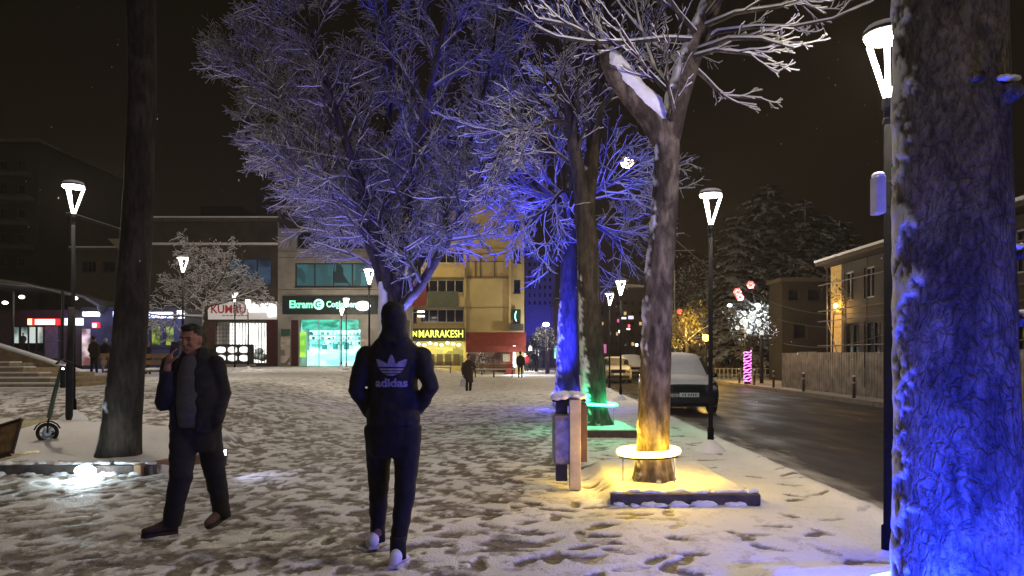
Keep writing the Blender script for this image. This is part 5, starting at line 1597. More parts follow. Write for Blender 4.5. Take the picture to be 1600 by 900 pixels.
# posters left and right of the shop
pm1 = emat_tex('poster_grid', (0.05, 0.02, 0.01), (0.40, 0.34, 0.26), 0.25, 2.6, 'voronoi', (1, 1, 1), 0.2, 0.8)
t = thing('menu_board', P(446, 570, Y - 0.3), 'tall menu board with small photos, left of the green lit shop door', 'board'); add_box_px(t, 'board', (438.5, 453, 526, 569), Y - 0.3, 0.08, pm1); add_box_px(t, 'header', (439, 453, 514, 525), Y - 0.3, 0.08, mat('board_green', (0.03, 0.09, 0.06), 0.6))
t = thing('menu_board', P(570, 570, Y - 0.3), 'menu board right of the green lit shop window, by the hooded walker', 'board'); add_box_px(t, 'board', (563, 578, 530, 571), Y - 0.5, 0.08, pm1)
add_box_px(rb, 'red_panel', (455, 466, 500, 572), Y - 0.02, 0.02 - 0.003, mat('dark_red_panel', (0.05, 0.008, 0.01), 0.5))

# --- white shop building
Y = 52.0; k1 = Y / FPX
BRN = mat('brown_wall', (0.05, 0.042, 0.034), 0.8, var=0.3, scale=1)
rb = building('shop_building', 'dark brown building with a bluish upper window above the white signed shop', (232, 432.5, 346, 572), Y, 14, BRN,
              [(356, 424, 404, 446, 3, emat_tex('blue_window', (0.005, 0.01, 0.02), (0.03, 0.06, 0.11), 0.9, 0.6, 'noise', (1, 1, 1.5), 0.4, 0.7)), (285, 340, 404, 446, 2)], shops=[(336, 416, 503, 567)])
add_box_px(rb, 'roof_fascia', (232, 432, 379, 382), Y - 0.3, 0.28, SNOW)
add_box_px(rb, 'roof_room', (313, 374, 322, 341), Y + 4, 4, mat('dark_room', (0.012, 0.012, 0.015), 0.6))
add_box_px(rb, 'chimney', (400, 410, 298, 342), Y + 5, 0.8, BRN)
add_box_px(rb, 'shop_back_wall', (336, 416, 503, 570), Y + 2.6, 0.1, emat_tex('white_interior', (0.35, 0.38, 0.36), (1.0, 1.0, 0.97), 0.75, 1.6, 'voronoi', (2.5, 1, 0.7), 0.05, 0.6))
for k in range(16):
    xx = 338 + k * 5
    add_box_px(rb, 'shop_bar', (xx, xx + (0.9 if k > 6 else 0.6), 503, 567), Y + 0.05, 0.05, FRAME_D)
for k in range(5):
    add_box_px(rb, 'shop_rail', (338, 368, 508 + k * 6, 508.6 + k * 6), Y + 0.02, 0.025, FRAME_D)
t = thing('display_case', P(370, 568, Y - 1.2), 'dark framed case with a grid of bright round lit trays before the white signed shop', 'display case')
add_box_px(t, 'frame', (334, 393, 538, 568), Y - 1.2, 0.5, FRAME_D)
for i in range(3):
    for j in range(2):
        xx = 345 + i * 18; zz = 546.5 + j * 13
        c = P(xx, zz, Y - 1.25); out = [c + Vector((math.cos(a_) * 7.5 * k1 * (1 - 0.1 * math.cos(4 * a_)), 0, math.sin(a_) * 5 * k1)) for a_ in [2 * math.pi * q / 20 for q in range(20)]]
        MB().prism(out, (0, 0.04, 0)).build('tray', emat_tex('tray_lit', (0.35, 0.34, 0.33), (1, 0.98, 0.95), 1.0, 2.5, 'noise', (1, 1, 1), 0.35, 0.55), t)
add_box_px(rb, 'red_door_side', (417, 431, 500, 570), Y - 0.02, 0.017, mat('oxblood', (0.06, 0.01, 0.008), 0.5))
add_box_px(rb, 'rose_panel', (320, 335, 503, 545), Y - 0.03, 0.026, mat('rose_panel', (0.14, 0.05, 0.05), 0.6))
for k in range(5): MB().ell(P(398 + random.uniform(-6, 14), 556 + random.uniform(-8, 6), Y + 1.4), (0.3, 0.3, 0.26)).build('goods', mat('grey_goods', (0.10, 0.11, 0.11), 0.6), rb, True)
ld = bpy.data.lights.new('shop_glow', 'AREA'); ld.energy = 100; ld.color = (1.0, 0.97, 0.9); ld.shape = 'RECTANGLE'; ld.size = 3.4; ld.size_y = 2.0
lo = bpy.data.objects.new('shop_glow', ld); pp = P(376, 530, Y + 0.25); lo.location = pp - rb.location; lo.rotation_euler = (R(80), 0, 0); COL.objects.link(lo); lo.parent = rb
sg = sign((317, 432, 471, 499), Y - 0.25, 0.22, emat('sign_white', (0.85, 0.80, 0.76), 0.24), 'white shop sign with bold red letters and a glaring right half')
REDL = emat('red_letters', (0.30, 0.02, 0.02), 0.30, (0.3, 0.02, 0.02))
c = P(357, 483, Y - 0.28); text_obj('KUMRU', 54 * k1, 13 * k1, c, REDL, 'lettering', sg, bold=0.02, depth=0.01)
c = P(322, 481, Y - 0.28); MB().prism([c + Vector((a_ * k1, 0, b_ * k1)) for a_, b_ in ((-2, 6), (9, 6), (0, -6))], (0, 0.03, 0)).build('emblem', REDL, sg)
for k in range(7): add_box_px(sg, 'small_print', (347 + k * 6, 351.5 + k * 6, 492.5, 493.8), Y - 0.27, 0.02, REDL)
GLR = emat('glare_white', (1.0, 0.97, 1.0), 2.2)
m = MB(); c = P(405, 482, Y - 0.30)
m.prism([c + Vector((a_ * k1, 0, b_ * k1)) for a_, b_ in ((-20, 6.5), (19, 7.5), (26, 4), (26.5, -11), (14, -13), (12, -5), (-18, -5))], (0, 0.04, 0)); m.build('glare_patch', GLR, sg)  # overexposed glare of the sign drawn as a glowing patch

# --- yellow building with restaurant
Y = 58.0; k1 = Y / FPX
YEL = mat('sodium_yellow_render', (0.36, 0.29, 0.13), 0.85, var=0.18, scale=0.6)  # yellow of the sodium light is put into the wall colour
wins = []
for yy in (343, 390, 437, 483):
    wins.append((656, 725, yy, yy + 21, 5, None, FRAME_W)); wins.append((628, 651, yy + 1, yy + 21, 2)); wins.append((803, 813, yy, yy + 21, 1))
rb = building('apartment_block', 'yellow apartment block with rows of windows above the yellow green restaurant sign', (622, 819, 320, 586), Y, 14, YEL, wins, shops=[(640, 724, 532, 572), (731, 790, 546, 582)])
add_box_px(rb, 'pier', (724.5, 728.5, 330, 512), Y - 0.3, 0.297, YEL); add_box_px(rb, 'pier', (795, 798.5, 330, 517), Y - 0.3, 0.297, YEL)
for yy in (377, 424, 470):
    add_box_px(rb, 'string_course', (727, 797, yy + 10, yy + 11.4), Y - 0.05, 0.047, mat('course', (0.2, 0.16, 0.07), 0.8)); add_box_px(rb, 'balcony_front', (630, 726, yy - 7, yy + 9), Y - 0.6, 0.1, YEL)
FRM = mat('rusty_frame', (0.09, 0.055, 0.025), 0.7)
for a_, b_, c_, d_ in ((728, 795, 396, 397), (728, 795, 408, 409), (728, 795, 432, 433), (750, 751, 396, 433), (772, 773, 396, 433), (742, 743, 409, 433)):
    add_box_px(rb, 'wall_frame', (a_, b_, c_, d_), Y - 0.12, 0.1, FRM)
add_box_px(rb, 'red_panel', (640, 666, 440, 478), Y - 0.75, 0.1, mat('red_banner', (0.14, 0.022, 0.012), 0.7)); add_box_px(rb, 'green_banner', (668, 716, 455, 480), Y - 0.72, 0.08, mat('faded_green', (0.06, 0.075, 0.05), 0.7))
# interior of the restaurant
add_box_px(rb, 'restaurant_back_wall', (640, 724, 530, 574), Y + 2.6, 0.1, emat_tex('olive_interior', (0.03, 0.03, 0.005), (0.55, 0.50, 0.13), 0.7, 1.3, 'voronoi', (1, 1, 1.4), 0.1, 0.95))
for k in range(9):
    c = P(645 + k * 9, 536 + (k % 3) * 1.5, Y + 1.0); MB().ell(c, (0.16, 0.16, 0.10), 10, 6).build('ceiling_lamp', emat('warm_bulb', (1, 0.9, 0.6), 3.5), rb)
for k in range(6):
    c = P(648 + k * 13, 562, Y + 1.2); MB().box(c, (0.45, 0.45, 0.9)).build('restaurant_chair', mat('dark_wood', (0.04, 0.025, 0.015), 0.7), rb)
add_box_px(rb, 'bar_back_wall', (731, 790, 546, 584), Y + 2.6, 0.1, emat_tex('dim_red_interior', (0.03, 0.015, 0.012), (0.22, 0.13, 0.09), 0.7, 1.5, 'noise', (1, 1, 1), 0.4, 0.7))
sg = sign((634, 726, 513, 530), Y - 0.9, 0.3, mat('sign_olive', (0.03, 0.035, 0.008), 0.5), 'restaurant sign with glowing yellow green letters on the yellow block')
YL = emat('lime_letters', (0.80, 0.85, 0.04), 1.4)
c = P(689, 521.5, Y - 0.93); text_obj('MARRAKESH', 68 * k1, 11.5 * k1, c, YL, 'lettering', sg, bold=0.012, depth=0.01)
c = P(644, 521.5, Y - 0.93); text_obj('NN', 15 * k1, 8.5 * k1, c, YL, 'lettering', sg, bold=0.04, depth=0.01)
add_box_px(rb, 'awning_edge', (634, 726, 530.5, 533), Y - 0.9, 0.85, mat('olive_edge', (0.12, 0.12, 0.03), 0.6))
ld = bpy.data.lights.new('shop_glow', 'AREA'); ld.energy = 120; ld.color = (1.0, 0.85, 0.35); ld.shape = 'RECTANGLE'; ld.size = 4; ld.size_y = 1.5
lo = bpy.data.objects.new('shop_glow', ld); pp = P(682, 545, Y - 0.4); lo.location = pp - rb.location; lo.rotation_euler = (R(75), 0, 0); COL.objects.link(lo); lo.parent = rb
# red awning and post
t = thing('awning', P(770, 545, Y - 1.2), 'wide red awning on the right half of the yellow block', 'awning')
RA = mat('red_awning', (0.17, 0.03, 0.022), 0.7, var=0.2, scale=3)
a = P(728, 519, Y - 0.05); b = P(822, 519, Y - 0.05); c = P(822, 541, Y - 1.6); d = P(728, 541, Y - 1.6)
MB().prism([a, b, c, d], (0, 0, -0.06)).build('canopy', RA, t); MB().span((d.x, Y - 1.64, d.z - 0.45), (c.x, Y - 1.605, d.z)).build('valance', RA, t)
add_box_px(rb, 'red_post', (790.5, 805, 546, 585), Y - 0.3, 0.297, mat('red_post', (0.25, 0.03, 0.02), 0.6)); add_box_px(rb, 'notice', (786, 797, 553, 565), Y - 0.42, 0.1, mat('pale_notice', (0.40, 0.36, 0.25), 0.6))
add_box_px(rb, 'corner_balcony', (797, 818, 506, 516), Y - 0.7, 0.69, FRAME_D)
c = P(808, 494, Y - 0.5); m = MB(); out = [c + Vector((math.cos(t_) * 4 * k1, 0, math.sin(t_) * 8.5 * k1)) for t_ in [R(95 + 17 * i) for i in range(11)]] + [c + Vector((k1 * (-0.2 - 2.0 * math.sin(R(18 * i))), 0, (-8.5 + 1.7 * i) * k1)) for i in range(1, 10)]
t = thing('crescent_sign', P(808, 503, Y - 0.4), 'small glowing green pharmacy style sign near the corner of the yellow block', 'sign')
m.prism(out, (0, 0.06, 0)); m.build('crescent', emat('mint_glow', (0.05, 0.9, 0.6), 1.8), t); add_box_px(t, 'plate', (801.5, 813.5, 484, 503), Y - 0.42, 0.06, mat('sign_dark_green', (0.008, 0.02, 0.018), 0.5))
# warm lamp in front of the yellow block
t = thing('wall_lamp', P(625, 400, Y - 4), 'bright amber globe lamp on a thin bracket left of the yellow block', 'lamp')
MB().ell(P(625, 400, Y - 4), (0.26, 0.26, 0.22)).build('globe', emat('sodium', (1.0, 0.72, 0.32), 12), t, True)
MB().tube([P(625, 405, Y - 4), P(622, 407, Y - 2), P(626, 409, Y + 0.1)], [0.04, 0.04, 0.04], 6).build('bracket', DARK_METAL, t)
ld = bpy.data.lights.new('lamp_light', 'POINT'); ld.energy = 650; ld.color = (1.0, 0.74, 0.34); ld.shadow_soft_size = 0.25
lo = bpy.data.objects.new('lamp_light', ld); lo.location = (0.6, -0.9, 0.0); COL.objects.link(lo); lo.parent = t
# high sodium street lamp over the road
t = thing('street_lamp', P(1035, 600, 34), 'tall road lamp with a warm yellow lantern glowing between the branches', 'street lamp')
MB().tube([P(1035, 604, 34), P(1035, 250, 34), P(1015, 242, 34), P(986, 247, 34)], [0.09, 0.06, 0.05, 0.04], 10).build('pole', DARK_METAL, t, True)
MB().ell(P(980, 245, 34), (0.30, 0.3, 0.06)).build('housing', DARK_METAL, t, True); MB().ell(P(980, 254.5, 34), (0.30, 0.30, 0.24)).build('lantern', emat('sodium2', (1.0, 0.80, 0.35), 10), t, True)
ld = bpy.data.lights.new('lamp_light', 'POINT'); ld.energy = 650; ld.color = (1.0, 0.74, 0.32); ld.shadow_soft_size = 0.2
lo = bpy.data.objects.new('lamp_light', ld); lo.location = P(980, 262, 34) - Vector(t.location); COL.objects.link(lo); lo.parent = t
# second small lamp on a mast by the restaurant
t = thing('street_lamp', P(645, 584, 54), 'short twin headed lamp mast in front of the restaurant sign', 'street lamp')
MB().tube([P(644, 584, 54), P(644, 489, 54), P(656, 487, 54)], [0.05, 0.045, 0.04], 8).build('pole', mat('pale_pole', (0.3, 0.3, 0.25), 0.5), t)
for yy in (487, 494): MB().box(P(658, yy, 53.9), (0.48, 0.2, 0.10)).build('lamp_head', emat('head_white', (1, 0.95, 0.8), 5), t)

# snowy shrub by the red awning
def leaf_ball(mb, c, r, n, size, rng, squash=(1, 1, 1), shell=0.35):
    c = Vector(c)
    for _ in range(n):
        d = Vector((rng.gauss(0, 1), rng.gauss(0, 1), rng.gauss(0, 1))).normalized()
        k = r * (1 - shell * rng.random() ** 1.5) if rng.random() < 0.8 else r * rng.random()
        lump = 1 + 0.25 * mnoise.noise(d * 2.2 + c)
        p = c + Vector((d.x * squash[0], d.y * squash[1], d.z * squash[2])) * k * lump
        a = Vector((rng.gauss(0, 1), rng.gauss(0, 1), rng.gauss(0, 0.5))).normalized(); b = frame_of(a)[0]
        s_ = size * rng.uniform(0.5, 1.3)
        n0 = len(mb.v)
        mb.v.extend([tuple(p - a * s_), tuple(p + b * s_ * 0.4), tuple(p + a * s_), tuple(p - b * s_ * 0.4)]); mb.f.append((n0, n0 + 1, n0 + 2, n0 + 3))


FOL = bark_mat('dark_needles', (0.012, 0.018, 0.010), (0.035, 0.045, 0.025), (0, 0, 1), th=0.75, soft=0.5)
FOLS = bark_mat('snowy_leaves', (0.03, 0.04, 0.03), (0.07, 0.08, 0.06), (0, 0, 1), th=0.25, soft=0.6)
rng = random.Random(31)
t = thing('shrub', P(753, 588, 56), 'small snow laden shrub between the benches and the red awning', 'plant')
m = MB(); leaf_ball(m, P(753, 568, 56), 0.85, 500, 0.10, rng, (0.7, 0.7, 1)); m.build('foliage', FOLS, t); MB().tube([P(753, 590, 56), P(753, 570, 56)], [0.06, 0.04], 6).build('stem', BARK_DARK, t)


# --- round snowy tree on the left
def snowy_round_tree():
    Y = 30.0; rng = random.Random(17)
    b = P(322, 590, Y)
    r = thing('tree', b, 'small round crowned tree thick with snow in front of the brown building', 'tree')
    MB().tube([b + Vector((0, 0, -0.3)), P(321, 530, Y), P(320, 480, Y)], [0.16, 0.13, 0.11], 10).build('trunk', BARK_DARK, r, True)
    mb = MB(); sn = MB()
    sp = dict(SPEC); sp['n'] = [9, 6, 4]; sp['rmin'] = 0.012; sp['lf'] = [0.5, 0.5, 0.5]; sp['snowlvl'] = 3; sp['up'] = [0.25, 0.0, -0.1, -0.1]; sp['ang'] = (30, 75)
    for k in range(11):
        a = k * 2.4; e = (0.15, 0.5, 0.9, 1.3)[k % 4]
        d = Vector((math.cos(a) * math.cos(e), math.sin(a) * math.cos(e), math.sin(e)))
        grow(mb, sn, rng, P(320, 490, Y) + Vector((0, 0, rng.uniform(-0.2, 0.7))), d, rng.uniform(2.0, 2.5), 0.06, 0, sp)
    mb.build('branches', TWIG, r, True); sn.build('snow_cover', SNOW, r, True)
    m = MB()
    for k in range(14): leaf_ball(m, P(318 + rng.uniform(-55, 55), 425 + rng.uniform(-45, 40), Y + rng.uniform(-1, 1)), 0.55, 70, 0.07, rng)
    m.build('foliage', FOLS, r)


snowy_round_tree()

# --- dark blocks on the left, far
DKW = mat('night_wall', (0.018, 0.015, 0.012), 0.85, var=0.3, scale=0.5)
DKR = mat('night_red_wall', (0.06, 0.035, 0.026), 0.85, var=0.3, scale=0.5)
ws = [(xx, xx + 13, yy, yy + 15, 1) for yy in (250, 288, 326, 364, 402) for xx in (-60, -32, -2, 26)]
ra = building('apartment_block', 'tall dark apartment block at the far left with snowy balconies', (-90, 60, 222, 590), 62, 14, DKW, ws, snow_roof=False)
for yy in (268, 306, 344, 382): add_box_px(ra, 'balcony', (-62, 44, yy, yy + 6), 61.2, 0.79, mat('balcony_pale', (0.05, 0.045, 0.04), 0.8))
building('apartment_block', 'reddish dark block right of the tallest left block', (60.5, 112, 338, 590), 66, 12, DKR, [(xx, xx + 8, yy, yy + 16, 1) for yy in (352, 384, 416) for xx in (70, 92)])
rc = building('low_building', 'low brown building with a pale flared roof corner behind the left shops', (112.5, 231.5, 392, 590), 57, 12, mat('umber_wall', (0.09, 0.07, 0.05), 0.85), [(128, 150, 408, 425, 3), (158, 180, 408, 425, 2)])
MB().prism([P(168, 373, 56.5), P(206, 373, 56.5), P(206, 386, 56.5), P(196, 395, 56.5), P(188, 392, 56.5)], (0, 1.5, 0)).build('flared_roof', mat('pale_soffit', (0.35, 0.30, 0.20), 0.8), rc)
MB().span(P(189, 470, 56.4), P(196, 393, 57.0)).build('flared_column', mat('pale_soffit', (0.35, 0.30, 0.20), 0.8), rc)

# --- shop row on the left
Y = 42.05
PUR = mat('purple_pier', (0.14, 0.11, 0.17), 0.7)
rs = building('shop_row', 'low dark row of shops under the left canopy with four pale windows', (-120, 126, 485, 582), Y, 3, mat('shop_wall', (0.05, 0.035, 0.035), 0.8), [(17, 68, 509, 550, 4), (92, 100, 512, 566, 1)], cornice=False)
for a_, b_ in ((18, 28), (32, 42), (46, 55), (59, 66)):
    add_box_px(rs, 'window_pane', (a_, b_, 509.5, 536), Y + 0.12, 0.05, emat_tex('milky_window', (0.03, 0.06, 0.06), (0.50, 0.60, 0.56), 0.7, 1.0, 'noise', (1, 1, 0.6), 0.40, 0.55))
add_box_px(rs, 'pier', (70, 89, 508, 560), Y - 0.1, 0.097, PUR); add_box_px(rs, 'fascia', (27, 103, 484, 497), Y - 0.5, 0.49, mat('fascia_maroon', (0.05, 0.015, 0.03), 0.6))
MB().span(P(14, 552, Y - 0.6), P(30, 548, Y - 0.1)).build('sill_snow', SNOW, rs)
sg = sign((42, 90, 497.5, 508), Y - 0.45, 0.3, emat('red_board', (0.85, 0.02, 0.02), 0.7, (0.5, 0.02, 0.02)), 'glowing red sign board with white hot letters over the left shop windows')
add_box_px(sg, 'lit_letters', (43, 49, 498, 507.5), Y - 0.5, 0.045, emat('orange_hot', (1, 0.65, 0.3), 1.6)); add_box_px(sg, 'lit_letters', (54, 85, 499, 507), Y - 0.5, 0.045, emat_tex('white_hot', (0.9, 0.25, 0.2), (1, 0.95, 0.95), 1.7, 2.2, 'noise', (1.5, 1, 0.6), 0.35, 0.5))
sg = sign((95.5, 126, 497, 508), Y - 0.45, 0.3, emat_tex('white_blue', (0.15, 0.22, 0.9), (0.9, 0.95, 1), 1.5, 1.6, 'noise', (1.5, 1, 0.5), 0.35, 0.5), 'white blue lit sign behind the left lamp pole, right of the red board')
Y2 = 41.9
rs2 = building('shop_row', 'low dark shops with blue lit signs either side of the dark left trunk', (126.5, 286, 480, 578), Y2, 3, mat('shop_wall2', (0.03, 0.03, 0.045), 0.8), [(233, 251, 508, 541, 1, emat_tex('lime_window', (0.01, 0.02, 0.0), (0.22, 0.30, 0.03), 0.7, 1.0, 'noise', (1, 1, 2), 0.4, 0.6)), (255, 272, 508, 541, 1, emat_tex('lime_window', (0.01, 0.02, 0.0), (0.22, 0.30, 0.03), 0.7))], cornice=False)
add_box_px(rs2, 'lit_doorway', (128, 141, 514, 571), Y2 - 0.02, 0.017, emat_tex('rose_interior', (0.12, 0.05, 0.04), (0.75, 0.62, 0.58), 0.7, 1.2, 'noise', (1, 1, 1), 0.35, 0.6))
BW = emat_tex('blue_white_sign', (0.20, 0.30, 1.0), (0.9, 0.95, 1), 1.9, 1.6, 'noise', (2, 1, 0.5), 0.3, 0.45)
for (a_, b_, c_, d_, lab) in ((128, 152, 487, 494, 'narrow blue white lit sign left of the small orange one'), (176, 197, 486, 496, 'blue white lit sign touching the left side of the dark trunk'), (229, 267, 487.5, 496.5, 'long white lit sign right of the dark trunk'), (276, 285, 485, 497, 'short blue white lit sign with an arrow outline at the right end of the row')):
    s_ = sign((a_, b_, c_, d_), Y2 - 0.5, 0.3, BW, lab)
    ld = bpy.data.lights.new('sign_light', 'POINT'); ld.energy = 55; ld.color = (0.35, 0.38, 1.0); ld.shadow_soft_size = 0.3
    lo = bpy.data.objects.new('sign_light', ld); lo.location = (0, -0.9, -0.3); COL.objects.link(lo); lo.parent = s_
s_ = sign((143, 154, 503.5, 512.5), Y2 - 0.7, 0.2, emat('red_board', (0.85, 0.02, 0.02), 0.7), 'tiny red sign with a glowing orange square, left of the dark trunk')
add_box_px(s_, 'orange_square', (144.5, 150, 505.5, 511.5), Y2 - 0.75, 0.045, emat('orange_glow', (1, 0.45, 0.03), 2.5))
# canopy with its curved snowy edge
t = thing('canopy', P(70, 480, 39), 'dark steel canopy with a curved pale edge over the left shops', 'canopy')
edge = [P(-140, 430, 36), P(-20, 435, 37), P(40, 443, 38), P(90, 455, 39), (P(130, 463, 40)), P(152, 476, 41), P(156, 486, 41.6)]
MB().tube(edge, [0.07] * len(edge), 6).build('edge', mat('pale_edge', (0.10, 0.095, 0.085), 0.6), t, True)
m = MB(); m.loft([[Vector(p), Vector(p) + Vector((0, 0.1, 0)), Vector((p.x, 43.5, p.z - 0.1)), Vector((p.x, 43.5, p.z - 0.2)), Vector((p.x, p.y, p.z - 0.12))] for p in edge]); m.build('roof', mat('canopy_dark', (0.04, 0.038, 0.035), 0.6), t)
for px, py in ((34, 464), (117, 466), (8, 473)):
    MB().ell(P(px, py, 39), (0.14, 0.14, 0.09)).build('lamp_head', emat('head_white', (1, 0.95, 0.8), 5), t, True)
ld = bpy.data.lights.new('lamp_light', 'POINT'); ld.energy = 60; ld.color = (1, 0.85, 0.65); ld.shadow_soft_size = 0.2
lo = bpy.data.objects.new('lamp_light', ld); lo.location = P(50, 482, 38.5) - Vector(t.location); COL.objects.link(lo); lo.parent = t
for px in (-60, 20, 98): MB().tube([P(px, 582, 38.5), P(px, 455, 38.5)], [0.07, 0.07], 8).build('column', DARK_METAL, t)

# --- steps and slanting wall
STEP = mat('step_stone', (0.26, 0.20, 0.12), 0.8, var=0.3, bump=0.4)
st_ = thing('stairs', P(30, 612, 17), 'broad snow covered stone steps at the far left', 'stairs')
for i, (px, py) in enumerate(((108, 609), (92, 601), (78, 592), (60, 584), (36, 575), (14, 567))):
    Yq = 16.6 + i * 0.62; p = P(px, py, Yq)
    MB().span((-22, Yq, -0.3), (p.x, Yq + 4.0 - i * 0.5, p.z)).build('step', STEP, st_, bevel=0.02)
    g = MB(); g.span((-21.9, Yq + 0.10, p.z + 0.002), (p.x - 0.05, Yq + 0.62, p.z + 0.035)); g.build('step_snow', SNOW, st_, bevel=0.015)
w_ = thing('retaining_wall', P(60, 600, 20.6), 'brown slanting stone wall with a snowy top behind the steps', 'wall')
pl = [P(-160, 490, 20.8), P(-20, 538, 20.8), P(60, 563, 20.8), P(128, 586, 20.8), P(129, 603, 20.8)]
MB().prism(pl + [Vector((pl[-1].x, 20.8, -0.3)), Vector((pl[0].x, 20.8, -0.3))], (0, 0.45, 0)).build('wall', STEP, w_)
MB().tube([p + Vector((0, 0.22, 0.03)) for p in pl[:4]], [0.2] * 4, 8, flat=0.35).build('snow_cap', SNOW, w_, True)


# ------------------------------------------------------------------ right side beyond the road
GALV = mat('galvanised_sheet', (0.20, 0.17, 0.15), 0.45, 0.35, var=0.45, scale=2.5, bump=0.2)
f_ = thing('site_hoarding', (12.6, 26, 0), 'corrugated metal site hoarding along the far pavement with a dark gap', 'fence')
yy = 14.0
while yy < 33.3:
    L_ = 2.05
    if not (28.7 < yy + 0.1 < 29.9):
        m = MB(); n = 40; x0 = 12.6 + random.uniform(-0.06, 0.06); tp = 1.60 + random.uniform(-0.03, 0.03)
        sec = [(x0 + 0.035 * (1 if (i // 2) % 2 else -1) * 0.6, yy + L_ * i / n) for i in range(n + 1)]
        vs = [(x, y, z) for z in (-0.05, tp) for x, y in sec]; m.add(vs, [(i, i + 1, n + 2 + i, n + 1 + i) for i in range(n)])
        m.build('panel', GALV, f_)
        MB().box((12.68, yy, 0.8), (0.06, 0.06, 1.6)).build('post', DARK_METAL, f_)
        yy += L_
    else:
        yy = 29.95
m = MB(); m.box((12.95, 29.4, 0.75), (0.06, 1.6, 1.5)); m.build('gap_sheet', mat('dark_gap_sheet', (0.03, 0.028, 0.03), 0.5, var=0.5, scale=4, bump=0.8, bscale=6), f_)  # dark sheet stands in for the dark opening between the panels
rail = MB(); rail.tube([(12.66, 14, 1.5), (12.66, 33.4, 1.5)], [0.025, 0.025], 6); rail.build('rail', DARK_METAL, f_)

# house under scaffolding
HW = mat('old_render', (0.055, 0.047, 0.038), 0.85, var=0.25, scale=0.8)
hs_ = thing('house', (20, 26, 0), 'two storey house with wide snowy eaves behind the hoarding', 'house')
m = MB(); wy = []
ya = 35.6
while ya > 13: wy.append(ya); ya -= 2.0
# west wall with real openings: build as YZ grid
def wall_x(mb, X, th, y0, y1, z0, z1, holes):
    ysx = sorted(set([y0, y1] + [h[0] for h in holes] + [h[1] for h in holes])); zs = sorted(set([z0, z1] + [h[2] for h in holes] + [h[3] for h in holes]))
    for i in range(len(zs) - 1):
        run = None
        for j in range(len(ysx) - 1):
            cy = (ysx[j] + ysx[j + 1]) / 2; cz = (zs[i] + zs[i + 1]) / 2
            solid = not any(h[0] < cy < h[1] and h[2] < cz < h[3] for h in holes)
            if solid and run is None: run = ysx[j]
            if run is not None and (not solid or j == len(ysx) - 2):
                e = ysx[j] if not solid else ysx[j + 1]; mb.span((X, run, zs[i]), (X + th, e, zs[i + 1])); run = None
holes = [(y - 0.95, y, 4.05, 5.45) for y in wy] + [(y - 1.55, y, 0.9, 3.0) for y in wy[::1]]
wall_x(m, 16.0, 0.3, 12, 35.9, 0, 5.9, holes)
m.span((16.31, 12, 0), (28, 37.1, 5.9)); m.build('wall', HW, hs_)
MB().span((16.0, 35.905, 0), (16.306, 37.1, 5.896)).build('corner_pier', mat('ochre_render', (0.55, 0.36, 0.12), 0.8), hs_)
for h in holes:
    if h[2] > 3 or 20 < h[0] < 40:
        f = MB(); f.span((16.08, h[0], h[2]), (16.14, h[1], h[2] + 0.07)); f.span((16.08, h[0], h[3] - 0.07), (16.14, h[1], h[3])); f.span((16.08, h[0], h[2]), (16.139, h[0] + 0.06, h[3])); f.span((16.08, h[1] - 0.06, h[2]), (16.139, h[1], h[3])); f.span((16.082, (h[0] + h[1]) / 2 - 0.03, h[2]), (16.138, (h[0] + h[1]) / 2 + 0.03, h[3]))
        w = f.build('window', FRAME_D if h[2] < 3 else FRAME_W, hs_); MB().span((16.15, h[0], h[2]), (16.18, h[1], h[3])).build('pane', GLASS, w)
MB().span((16.20, 31.9, 1.0), (16.24, 33.1, 1.55)).build('lit_pane', emat('yellow_pane', (1.0, 0.7, 0.2), 0.9), hs_)
m = MB(); m.prism([(15.3, 11.5, 5.95), (15.3, 11.5, 6.12), (22, 11.5, 7.9), (29, 11.5, 6.12), (29, 11.5, 5.95)], (0, 25.8, 0)); m.build('roof', mat('roof_wood', (0.06, 0.045, 0.035), 0.8), hs_)
m = MB(); m.prism([(15.25, 11.45, 6.125), (15.25, 11.45, 6.24), (22, 11.45, 8.03), (22, 11.45, 7.905)], (0, 25.9, 0)); m.build('roof_snow', SNOW, hs_)
sc_ = thing('scaffold', (15.3, 26, 0), 'thin pipe scaffolding along the front of the house', 'scaffold')
STL = mat('scaffold_pipe', (0.16, 0.14, 0.12), 0.5, 0.5)
for y in np.arange(14, 37.5, 2.0):
    MB().tube([(15.35, float(y), 0), (15.35, float(y), 5.7)], [0.03, 0.03], 6).build('standard', STL, sc_)
for z in (1.9, 3.1, 3.6, 4.9):
    MB().tube([(15.33, 13.5, z), (15.33, 37, z + 0.05)], [0.028, 0.028], 6).build('ledger', STL, sc_)
for y in (16, 22, 28, 34):
    MB().tube([(15.36, y, 0.3), (15.36, y + 2.0, 3.1)], [0.025, 0.025], 6).build('brace', STL, sc_)
# grey shell of a building further back with wires
building('unfinished_building', 'grey unlit building between the conifers and the ochre corner pier', (1222, 1299, 440, 606), 43, 2.2, mat('concrete_dark', (0.032, 0.028, 0.024), 0.85, var=0.35, scale=0.7), [(1232, 1250, 452, 470, 1), (1262, 1284, 452, 470, 1), (1240, 1262, 505, 530, 1)], snow_roof=False)
t = thing('wires', (16, 40, 4), 'thin cables strung across the dark right side', 'cables')
for (a_, b_, c_, d_) in ((1215, 476, 1395, 480), (1215, 499, 1395, 497), (1225, 537, 1395, 518), (1040, 360, 1215, 476)):
    A_ = P(a_, b_, 34); B_ = P(c_, d_, 27); pts = [A_.lerp(B_, k / 10) - Vector((0, 0, 0.35 * math.sin(math.pi * k / 10))) for k in range(11)]
    MB().tube(pts, [0.012] * 11, 4).build('cable', mat('cable', (0.12, 0.11, 0.1), 0.6), t)

